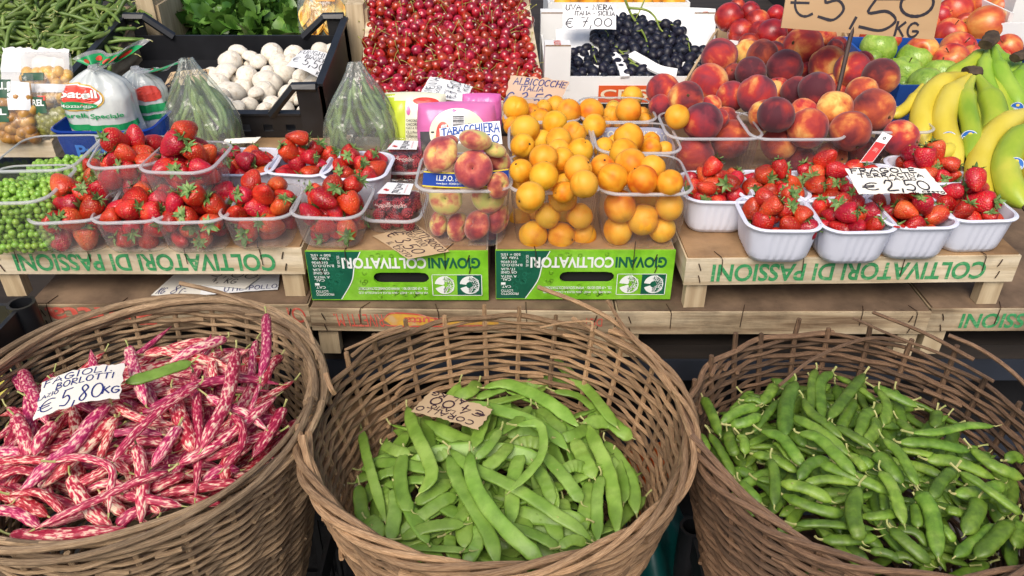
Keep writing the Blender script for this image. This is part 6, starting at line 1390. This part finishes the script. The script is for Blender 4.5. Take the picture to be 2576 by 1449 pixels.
# ---- pouches and bags
class Pillow:
    """a filled pouch leaning back: pt(u,v,h) is its front skin"""
    def __init__(s, u, v, w_, h_, Y, th=.03, lean=.45, yaw=0, roll=0, pw=2.6, seed=0, wr=.003):
        s.c = atY(u, v, Y); k = depth(s.c) / F; s.w = w_ * k; s.h = h_ * k / math.cos(.5 - lean + .0) if False else h_ * k * 1.05; s.th = th; s.pw = pw; s.seed = seed; s.wr = wr
        s.n = Vector((math.sin(yaw), -math.cos(yaw), lean)).normalized(); s.r = Vector((0, 0, 1)).cross(-s.n).normalized() * -1
        s.r = Vector((-s.n.y, s.n.x, 0)).normalized(); s.up = s.n.cross(s.r)
        q = Quaternion(s.n, roll); s.r = q @ s.r; s.up = q @ s.up
    def pt(s, u, v, h=0, side=1):
        b = max(0, 1 - abs(2 * u - 1) ** s.pw) ** .6 * max(0, 1 - abs(2 * v - 1) ** s.pw) ** .6
        x = (u - .5); y = (v - .5); rr = 1 - .05 * (abs(2 * u - 1) * abs(2 * v - 1)) ** 2
        nn = s.wr * noise.noise(Vector((u * 5, v * 4, s.seed))) + s.wr * .5 * noise.noise(Vector((u * 14, v * 9, s.seed + 5)))
        return s.c + s.r * (x * s.w * rr) + s.up * (y * s.h * rr) + s.n * (side * (s.th * b + nn * (b > 0.01)) + h)
    def skin(s, mb, n=26):
        mb.grid(lambda u, v: s.pt(u, v, 0, 1), n, n); mb.grid(lambda u, v: s.pt(1 - u, v, 0, -1), n, n)
    def patch(s, mb, u0, u1, v0, v1, h=.0008, n=8, shape=None):
        if shape is None: mb.grid(lambda a, b: s.pt(u0 + (u1 - u0) * a, v0 + (v1 - v0) * b, h), n, n)
        else:               # ellipse
            cu, cv, ru, rv = (u0+u1)/2, (v0+v1)/2, abs(u1-u0)/2, abs(v1-v0)/2
            mb.grid(lambda a, b: s.pt(cu + ru * b * math.cos(6.2832 * a), cv + rv * b * math.sin(6.2832 * a), h), 28, 4)
OLB = M('brown_olive', [S(146,98,40), S(180,130,60), S(206,160,84)], 20, rough=.3, rnd=.1); OLG = M('green_olive', [S(120,122,56), S(150,148,76)], 20, rough=.3); OLY = M('yellow_pickle', [S(216,164,66), S(230,184,96)], 20, rough=.35)
DGL = M('dark_label', [S(26,72,50), S(36,88,60)], 20, rough=.4); OPG = M('green_bag_print', [S(20,140,80), S(34,156,94)], 12, rough=.35); REDP = M('red_bag_print', [S(214,62,50), S(226,80,64)], 14, rough=.35); GOLD = M('gold_print', [S(206,164,66)]*2, rough=.4)
CLB = film('pouch_film', white=.10, rough=.15, bump=.8, bscale=30, tr=.98)
c = [at(u, v, z) for u, v, z in ((-40, 355, .835), (130, 356, .835), (190, 268, .86), (-10, 268, .86))]
open_box('pouch_crate', 'low pale wooden crate under the pickle pouches at the left edge', 'crate', *c, .034, WOOD, th=.006, wallname='side_slat')
card('torn white backing card standing behind the pickle pouches', [atY(0, 250, 1.60), atY(176, 262, 1.60), atY(174, 124, 1.62), atY(5, 118, 1.62)], PAPER, [], INKK, torn=.006, name='backing_card', cat='card')
def pouch(label, u, v, w_, h_, Y, om, seed, labels, lump=.010, fillv=.62):
    Pq = Pillow(u, v, w_, h_, Y, th=.022, seed=seed); t = thing('pickle_pouch', label, 'pouch', Pq.pt(.5, 0, 0), 'clear pouches of pickles'); mb = MB(); Pq.skin(mb); mb.build('pouch_film', CLB, t, smooth='all')
    rg = random.Random(seed); k = 0
    mb = MB()
    for i in range(60):
        a, b = rg.uniform(.08, .92), rg.uniform(.05, fillv); q = Pq.pt(a, b, -lump * 1.0 - .002); L = lump * rg.uniform(.75, 1.2)
        mb = MB(); mb.lathe([(L * math.sin(math.pi * j / 9) + 1e-5, -L * 1.15 * math.cos(math.pi * j / 9)) for j in range(10)], 12, M=Matrix.Translation(q) @ rquat(rg).to_matrix().to_4x4(), close=False)
        mb.build('pickle', om, t, smooth='all')
    for (u0, u1, v0, v1, m, txt) in labels:
        mb = MB(); Pq.patch(mb, u0, u1, v0, v1, .0012); mb.build('printed_label', m, t)
        if txt: mb = MB(); print_text(mb, Pq.pt, txt, u0 + (u1-u0)*.08, u0 + (u1-u0)*.92, v0 + (v1-v0)*.45, v0 + (v1-v0)*.85, .03, .002); mb.build('label_lettering', WPR, t, smooth=False)
pouch('clear pouch of yellow pickles at the back, in front of the torn card', 120, 200, 130, 130, 1.585, OLY, 1, [(.02, .55, .46, .60, DGL, None), (.3, .95, .25, .40, PAPER, None)], fillv=.66)
pouch('clear pouch of brown olives at the left edge with dark green label', 32, 270, 120, 165, 1.53, OLB, 2, [(.05, .62, .62, .88, DGL, 'RELLI'), (.0, .55, .28, .5, DGL, 'REL'), (.55, .95, .45, .85, PAPER, None)], .012, .62)
pouch('clear pouch of green olives right of the brown ones', 128, 270, 100, 135, 1.545, OLG, 3, [(.0, .55, .38, .66, DGL, 'AREL'), (.35, .55, .60, .68, REDP, None)], .010, .42)
card('small white paper scrap on the pickle crate edge', [at(62, 347, .842), at(108, 345, .842), at(108, 322, .86), at(84, 330, .855)], PAPER, [], INKK, name='paper_scrap', cat='paper', bow=.001)

def bag_body(label, name, cat, base, rx, ry, H, prof, mat, seed, wr=.005, group=None):
    t = thing(name, label, cat, base, group); b = Vector(base)
    def pt(u, v, h=0, full=False):
        a = (2 * math.pi * u) if full else math.pi + math.pi * u
        r = float(np.interp(v, [q[0] for q in prof], [q[1] for q in prof])); e = wr * (noise.noise(Vector((math.cos(a) * 2.2, math.sin(a) * 2.2, v * 3 + seed))) + .6 * noise.noise(Vector((math.cos(a) * 6, math.sin(a) * 6, v * 2 + seed))))
        e += wr * .8 * max(0, v - .6) * math.sin(a * 11 + seed)
        c_, s_ = math.cos(a), math.sin(a); q = 1 / ((abs(c_) ** 2.6 + abs(s_) ** 2.6) ** (1 / 2.6))
        return b + Vector(((rx * r * q + e + h) * c_, (ry * r * q + e + h) * s_, H * v))
    mb = MB(); mb.grid(lambda u, v: pt(u, v, 0, True), 60, 30); n0 = len(mb.v); mb.build('bag_skin', mat, t, smooth='all'); return t, pt
bt = tub('blue plastic tub holding the bags of white cheese', (atY(288, 325, 1.47).x, 1.475, TOP), .185, .135, .098, 'blue', 0, None, 'cheese_tub', mats=(BLUEP, BLUEP), taper=.86, cat='tub')
mb = MB(); bc_ = wloc(bt); P = Patch((bc_.x - .05, bc_.y - .0655, TOP + .035), (bc_.x + .085, bc_.y - .0655, TOP + .035), (bc_.x + .085, bc_.y - .0665, TOP + .075), (bc_.x - .05, bc_.y - .0665, TOP + .075)); print_text(mb, P.pt, 'Pupatella', .0, 1, .1, .9, .03); mb.build('tub_lettering', M('pale_blue_print', [S(60,130,220)]*2), bt, smooth=False)
MILK = M('milky_bag', [S(188,196,194), S(206,210,208)], 6, rough=.22, bump=.9, bscale=20, coat=.6); SILV = film('silvery_film', white=.4, rough=.12, bump=1.0, bscale=40)
def cheese(label, u, Y, rx, ry, z0, H, seed, texts=True, fan=None):
    prof = [(0, .82), (.08, .97), (.3, 1), (.55, .98), (.74, .92), (.87, .74), (.95, .40), (1, .12)]
    t, pt = bag_body(label, 'cheese_bag', 'cheese bag', (atY(u, 300, Y).x, Y, z0), rx, ry, H, prof, MILK, seed, .007, 'bags of white cheese')
    def pm(nm, m, f):
        mb = MB(); f(mb); return mb.build(nm, m, t, smooth=False)
    g = lambda u0, u1, v0, v1, h: (lambda mb: mb.grid(lambda a, b: pt(u0 + (u1-u0)*a, v0 + (v1-v0)*b, h), 24, 3)); el = lambda cu, cv, ru, rv, h: (lambda mb: mb.grid(lambda a, b: pt(cu + ru * b * math.cos(6.2832 * a), cv + rv * b * math.sin(6.2832 * a), h), 32, 5))
    pm('green_stripe', OPG, g(.03, .97, .40, .465, .0012))
    if texts:
        pm('gold_oval', GOLD, el(.35, .755, .29, .145, .001)); pm('white_oval', PAPER, el(.345, .757, .275, .132, .0016)); pm('red_oval', REDP, el(.34, .775, .26, .104, .0024)); pm('green_arc', OPG, el(.33, .675, .23, .042, .003))
        pm('lettering', WPR, lambda mb: (print_text(mb, pt, 'upatell', .12, .58, .735, .835, .03, .0042), print_text(mb, pt, 'La Mozzarella', .16, .50, .655, .69, .01, .0042)))
        pm('green_lettering', OPG, lambda mb: print_text(mb, pt, 'Mozzarella Speciale', .07, .76, .525, .59, .02, .0022))
    else: pm('red_mark', REDP, el(.7, .74, .2, .1, .0012)); pm('green_mark', OPG, g(.5, .97, .50, .60, .0014))
    if fan:                     # the gathered neck opens into a printed fan
        top = pt(.5, 1, 0); knot = Vector((wloc(t).x, wloc(t).y, z0 + H))
        L, R2, LB_, RB_ = [atY(*q, Y + .01) for q in fan]
        def fp_(a, b, h=0):
            e = L * (1 - a) + R2 * a + Vector((0, 0, .006 * math.sin(a * 9))); s = knot + Vector(((a - .5) * .02, 0, 0)); m_ = (LB_ * (1 - a) + RB_ * a)
            p = s * (1 - b) ** 2 + 2 * b * (1 - b) * (m_ * .5 + s * .5) + e * b * b
            return p + Vector((0, -h + .009 * math.sin(a * 22 + 1) * (1 - .4 * b) + .012 * math.sin(a * 6), 0))
        mb = MB(); mb.grid(lambda a, b: fp_(a, b), 60, 14); mb.build('gathered_neck', SILV, t, smooth='all')
        mb = MB(); mb.grid(lambda a, b: fp_(a, .42 + .46 * b, .0012), 60, 8); mb.build('green_band', OPG, t, smooth='all')
        for i in range(5):
            mb = MB(); ca = .1 + .2 * i; mb.grid(lambda a, b: fp_(ca + .055 * b * math.cos(6.2832 * a), .66 + .13 * b * math.sin(6.2832 * a), .0026), 20, 3); mb.build('red_spot', REDP, t, smooth='all')
    tie = MB(); tie.lathe([(.008, z0 + H - .006), (.010, z0 + H), (.008, z0 + H + .006)], 12, M=Matrix.Translation((wloc(t).x, wloc(t).y, 0))); tie.build('knot', SILV, t)
cheese('plump white bag of cheese with a red oval emblem in the blue tub', 270, 1.455, .064, .046, TOP + .03, .170, 3, True, [(178, 150), (386, 100), (232, 168), (352, 150)])
cheese('second white cheese bag behind, mostly hidden by the one with the emblem', 372, 1.53, .050, .036, TOP + .03, .145, 6, False, [(352, 190), (474, 152), (372, 196), (440, 182)])

def beanbag(label, u, Y, rx, ry, H, seed, lean=0):
    prof = [(0, .6), (.04, .88), (.15, 1), (.35, .93), (.55, .72), (.75, .45), (.9, .22), (1, .10)]
    bse = (atY(u, 340, Y).x, Y, TOP + .001); t, pt = bag_body(label, 'bean_bag', 'bag of beans', bse, rx, ry, H, prof, BAGF, seed, .010, 'knotted clear bags of green beans')
    rg = random.Random(seed)
    for i in range(60):
        a = rg.uniform(0, 1); v0 = rg.uniform(.03, .35); v1 = min(.88, v0 + rg.uniform(.35, .55)); a1 = a + rg.uniform(-.12, .12); d = -rg.uniform(.008, .026)
        P = [pt(a + (a1 - a) * q, v0 + (v1 - v0) * q, d + .004 * math.sin(q * 5 + i), True) for q in (0, .33, .66, 1)]
        mb = MB(); podgeo(mb, cr(P, 14), .0047, 1, 'thin', rg, (0, -1, .3), 8); mb.build('bagged_bean', GBEAN, t, smooth='all')
beanbag('clear bag of green beans standing left of the mushrooms', 510, 1.535, .084, .056, .195, 4)
beanbag('clear bag of green beans standing right of the mushroom crate', 912, 1.545, .078, .056, .185, 9)
# zucchini flower bag
fy = 2.08; Pz = Pillow(808, 45, 118, 120, fy, th=.03, seed=8, lean=.3); zf_ = thing('flower_bag', 'clear bag of yellow zucchini flowers beside the salad', 'bag of flowers', Pz.pt(.5, 0))
mb = MB(); Pz.skin(mb); mb.build('bag_film', BAGF, zf_, smooth='all'); YF = M('zucchini_petal', [S(226,160,50), S(238,190,84), S(232,206,130)], 30, rough=.5, rnd=.08); rg = random.Random(6)
for i in range(26):
    q = Pz.pt(rg.uniform(.15, .85), rg.uniform(.5, .95), -.012); mb = MB(); d = Vector((rg.uniform(-.35, .35), -.25, -1)).normalized().to_track_quat('X', 'Z').to_matrix().to_4x4(); leafy(mb, rg.uniform(.05, .075), rg.uniform(.03, .044), 6, rg.uniform(-.4, .4), Matrix.Translation(q) @ d, fold=.15); mb.build('petal', YF, zf_, smooth='all')
mb = MB(); Pz.patch(mb, .45, .85, .80, .98, .001); mb.build('label', M('orange_label', [S(220,150,70)]*2), zf_)

# ---- endive packs
LIMEP = M('lime_wrap', [S(180,200,40), S(200,214,60)], 8, rough=.3, coat=.3); CREAMP = M('cream_wrap', [S(222,222,190), S(234,234,208)], 8, rough=.3, coat=.3); PINK = M('pink_wrap', [S(200,96,160), S(216,120,176)], 10, rough=.3, coat=.3); GREYT = M('grey_tray', [S(60,58,62), S(88,84,88)], 14, rough=.4)
def pack_(label, Pq, base, parts, texts):
    t = thing('endive_pack', label, 'vegetable pack', Pq.pt(.5, 0), 'wrapped packs of endive'); mb = MB(); Pq.skin(mb); mb.build('wrapped_tray', base, t, smooth='all')
    for nm, m, b, shp, h in parts: mb = MB(); Pq.patch(mb, *b, h, 12, shp); mb.build(nm, m, t, smooth='all')
    for m, L in texts:
        mb = MB()
        for s, u0, u1, v0, v1, rot in L:
            if s == '|':
                for i in range(13): a = u0 + (u1 - u0) * 0; vv = v0 + (v1 - v0) * i / 13; Pq.patch(mb, u0, u1, vv, vv + (v1 - v0) / 13 * (.3 + .4 * (i % 3 == 0)), .0042, 2)
            else: print_text(mb, Pq.pt, s, u0, u1, v0, v1, .02, .0045, rot90=rot)
        mb.build('print', m, t, smooth=False)
P1 = Pillow(1045, 312, 160, 150, 1.57, th=.030, seed=3, lean=.35, yaw=-.05, pw=4)
pack_('lime green wrapped pack of endive beside the bagged beans', P1, CREAMP, [('lime_field', LIMEP, (.02, .38, .03, .97), None, .0008), ('pale_corner', CREAMP, (.2, .5, .86, .97), None, .0012), ('pink_leaf', PINK, (.40, .46, .64, .78), 1, .0014), ('red_emblem', REDP, (.50, .9, .80, .92), 1, .0014)], [(INKK, [('CHICOREE WITLOOF', .40, .78, .54, .58, False), ('CHICOREE / ENDIVIA', .40, .80, .48, .52, False), ('CAT.2 Origine', .40, .68, .42, .46, False), ('CL.2 Provenienza', .40, .72, .36, .40, False), ('Chicon', .40, .60, .30, .34, False)])])
P2 = Pillow(1150, 330, 200, 140, 1.50, th=.026, seed=5, lean=.40, pw=4, yaw=.05)
pack_('pink wrapped pack of endive with a barcode, behind the flat peaches', P2, PINK, [('tray_edge', GREYT, (.04, .22, .05, .50), None, .0006), ('endive_window', CREAMP, (.16, .86, .06, .88), 1, .0012), ('green_tint', M('pale_green_wrap', [S(206,220,160)]*2, rough=.3, coat=.3), (.19, .5, .08, .5), 1, .0018), ('red_oval', REDP, (.24, .42, .18, .66), 1, .0026), ('barcode_field', PAPER, (.44, .60, .42, .76), None, .003), ('yellow_spot', LIMEP, (.78, .88, .42, .52), 1, .003)], [(WPR, [('viva', .28, .38, .28, .62, True)]), (INKK, [('|', .455, .59, .44, .75, False), ('EU', .64, .74, .5, .62, False)])])
P3 = Pillow(1212, 285, 100, 95, 1.58, th=.018, seed=7, lean=.3, pw=4); pack_('magenta corner of a wrapped pack peeping out behind the pink one', P3, M('magenta_wrap', [S(206,92,166), S(218,110,176)], 8, rough=.3, coat=.3), [('pale_leaf', CREAMP, (.55, .68, .2, .5), 1, .001)], [])

# ------------------------------------------------ price cards
def q(f, *pts): return [f(*p) for p in pts]
def cY(pts, ys): return [atY(u, v, y) for (u, v), y in zip(pts, ys)]
card('white card reading FUNGHI BIANCHI 5,50 on the mushrooms', [Vector((min(p_.x, P0.x - .014), p_.y, p_.z)) for p_ in cY(q(T2, (228,495),(620,608),(668,416),(335,382)), (1.735, 1.715, 1.82, 1.84))], PAPER, [('FUNGHI', .02, .76, .82, .95), ('BIANCHI', .30, .55, .97, .72), ('€', .03, .28, .20, .55), ('5,50', .34, .22, .94, .56, .002), ('KG', .78, .03, .95, .17)], INKK, bow=.006, torn=.003, seed=3)
# its words run up the sheet: write on a turned patch
t_, P_ = card('white card reading RAVENNA LAZIO 7,50 set in front of the cherries', cY(q(T2, (1220,748),(1575,770),(1635,655),(1310,580)), (1.655, 1.655, 1.715, 1.715)), PAPER, [], INKK, bow=.004, torn=.002, seed=5)
wr = MB()
VP = Patch(P_.pt(.26, .02, .002), P_.pt(.26, .98, .002), P_.pt(.02, .98, .002), P_.pt(.02, .02, .002)); handwrite(wr, VP, 'RAVENNA', .03, .08, .97, .85, .0015)
VP = Patch(P_.pt(.40, .02, .003), P_.pt(.40, .62, .003), P_.pt(.27, .62, .003), P_.pt(.27, .02, .003)); handwrite(wr, VP, 'LAZIO', .05, .1, .95, .9, .0013)
VP = Patch(P_.pt(.80, .02, .004), P_.pt(.80, .98, .004), P_.pt(.48, .98, .004), P_.pt(.48, .02, .004)); handwrite(wr, VP, '€7,50', .03, .1, .95, .95, .0018)
VP = Patch(P_.pt(.96, .55, .003), P_.pt(.96, .95, .003), P_.pt(.83, .95, .003), P_.pt(.83, .55, .003)); handwrite(wr, VP, 'KG', .03, .1, .95, .95, .0013)
wr.build('handwriting', INKK, t_, smooth=False)
card('white card reading TABACCHIERA in bright blue behind the flat peaches', cY([(1109, 362), (1264, 362), (1257, 304), (1105, 323)], (1.40, 1.40, 1.435, 1.435)), PAPER, [('TABACCHIERA', .03, .52, .97, .92, .0026), ('€ 3,50', .3, .02, .95, .42, .0024)], INKBB, bow=.002)
card('pinkish card reading ALBICOCCHE ITALIA 3,50 standing behind the apricots', cY([(1262, 278), (1400, 278), (1432, 205), (1285, 190)], (1.60, 1.60, 1.64, 1.64)), PINKCARD, [('ALBICOCCHE', .08, .76, .97, .95, .0022), ('ITALIA', .22, .58, .62, .72, .002), ('€ 3,50', .0, .10, .82, .52, .003)], INKB, bow=.005, torn=.005, seed=9)
card('white card reading UVA NERA 7,00 leaning in the grape box', cY(q(T3, (383,225),(785,222),(785,35),(385,32)), (1.90, 1.90, 1.95, 1.95)), PAPER, [('UVA - NERA', .05, .76, .93, .96, .0026), ('ITALIA - SICILIA', .22, .54, .97, .70, .002), ('€ 7,00', .05, .08, .92, .45, .0024)], INKK, bow=.003)
card('white card reading FRAGOLE TERRACINA 2,50 lying across the white strawberry punnets', [Vector(p) for p in (at(*T8(690,335), .905), at(*T8(1350,330), .902), at(*T8(1185,140), .93), at(*T8(580,140), .932))], PAPERG, [('FRAGOLE', .04, .80, .83, .97, .0022), ('TERRACINA', .10, .63, .88, .76, .0018), ('LAZIO', .42, .50, .76, .60, .0014), ('€', .08, .14, .25, .40, .002), ('2,50', .33, .10, .85, .50, .0024), ('IL CESTO', .60, .0, .98, .08, .0014)], INKK, bow=.003, torn=.003, seed=11)
card('tan card reading FRUTTI BOSCO 3,50 jutting out under the front raspberry box', [at(*T6(880,648), .8035), at(*T6(1145,822), .7985), at(*T6(1460,765), .800), at(*T6(1215,560), .8035)], CARD, [('FRUTTI BOSCO', .02, .76, .97, .95, .0016), ('TRENTINO', .10, .58, .72, .72, .0014), ('€ 3,50', .08, .22, .90, .54, .002), ('IL CESTO', .35, .03, .95, .16, .0013)], INKP, bow=.001, torn=.001)
tF_, PF = card('white card reading FAGIOLI BORLOTTI 5,80 on the borlotti pods', [on_heap(*LB(175,632), hL, .05), on_heap(*LB(628,515), hL, .055), on_heap(*LB(655,335), hL, .06), on_heap(*LB(222,432), hL, .06)], PAPERG, [('FAGIOLI.', .04, .80, .88, .96, .0014), ('BORLOTTI', .22, .59, .90, .75, .0014), ('LAZIO', .0, .47, .26, .57, .0011), ('€', .04, .08, .24, .38, .0016), ('5,80', .32, .06, .80, .50, .0018), ('KG', .80, .16, .98, .34, .0018)], INKB, bow=.008, torn=.004, seed=13)
card('tan upside down card reading CORALLO LAZIO 4,00 on the flat green beans', [on_heap(*CB(1010,575), hC, .05), on_heap(*CB(690,475), hC, .045), on_heap(*CB(585,582), hC, .045), on_heap(*CB(935,680), hC, .05)], CARD, [('CORALLO', .10, .74, .96, .93, .0018), ('LAZIO', .42, .58, .78, .72, .0015), ('€', .04, .25, .2, .5, .002), ('4,00', .24, .2, .86, .58, .0026), ('AL KG', .38, .02, .94, .18, .002)], INKP, bow=.002, torn=.003, seed=15)
card('tan card reading MANELLA LAZIO half hidden behind the left bean bag', cY(q(T1, (1225,668),(1560,620),(1580,520),(1290,545)), (1.60, 1.60, 1.63, 1.63)), CARD, [('MANELLA', .02, .62, .97, .92, .0022), ('LAZIO', .1, .38, .5, .58, .0016), ('€ 1', .05, .02, .5, .34, .0022)], INKK, bow=.002)
# the big sign on its stick
tb_, PB = card('large brown cardboard sign reading 5,50 KG on a dark stick above the peaches', cY([(1965, 70), (2349, 100), (2388, -95), (1995, -115)], (1.52, 1.52, 1.55, 1.55)), M('kraft_board', [S(168,136,100), S(184,152,114), S(196,166,128)], 5, rough=.8, bump=.12, bscale=40, stretch=(.4, 4, 1)), [('€', .04, .19, .19, .62, .0044), ('5,', .22, .15, .48, .60, .005), ('5', .49, .06, .74, .49, .005), ('0', .72, .26, .95, .66, .0055), ('KG', .73, .015, .88, .20, .0042)], INKK, bow=.003, thick=.003, name='price_sign', cat='price sign')
p0, p1 = atY(2147, 60, 1.526), atY(2104, 248, 1.475); mb = MB(); mb.tube([p0, (p0 + p1) / 2, p1], [.0045, .0045, .004], 8); mb.build('stick', M('dark_stick', [S(54,38,34), S(70,52,46)], 20, rough=.6), tb_)
# red and white paper tag, pea tag
tg = thing('paper_tag', 'red and white paper tag with a metal eyelet in the punnet by the price card', 'tag', atY(*T4(740, 1218), 1.30)); P = Patch(*[atY(*T4(x, y), yy) for x, y, yy in ((690, 1225, 1.30), (790, 1225, 1.30), (940, 1026, 1.335), (866, 994, 1.335))])
for nm, m, v0, v1 in (('tag_sheet', PAPER, 0, 1), ('red_field', M('red_paper', [S(196,44,44), S(206,54,52)], 20, rough=.6), .02, .68)):
    mb = MB(); mb.grid(lambda u, v: P.pt(.0 + (.04 if v1 < 1 else 0) + u * (.92 if v1 < 1 else 1), v0 + (v1 - v0) * v, .0004 if v1 < 1 else 0), 6, 6); mb.build(nm, m, tg)
mb = MB(); disc_on(mb, P.pt, .5, .84, .14, .05, .001, 0, 360, 16, inner=.5); mb.build('eyelet', M('eyelet_metal', [S(120,116,110)]*2, metal=1, rough=.3), tg); mb = MB(); print_text(mb, P.pt, '1000 g', .3, .7, .34, .5, .01, .001); mb.build('tag_lettering', M('pink_print', [S(236,170,160)]*2), tg, smooth=False)
card('small white plastic tag standing in the rear pea punnet', cY([(172, 384), (193, 384), (187, 362), (160, 361)], (1.42, 1.42, 1.43, 1.43)), PAPER, [], INKK, name='pea_tag', cat='tag', bow=0)
card('edge of a white card jutting out behind the white punnet, under the left bean bag', [at(560, 362, .866), at(640, 360, .866), at(656, 345, .876), at(566, 350, .872)], PAPERG, [], INKK, bow=.001, torn=.001, seed=21)
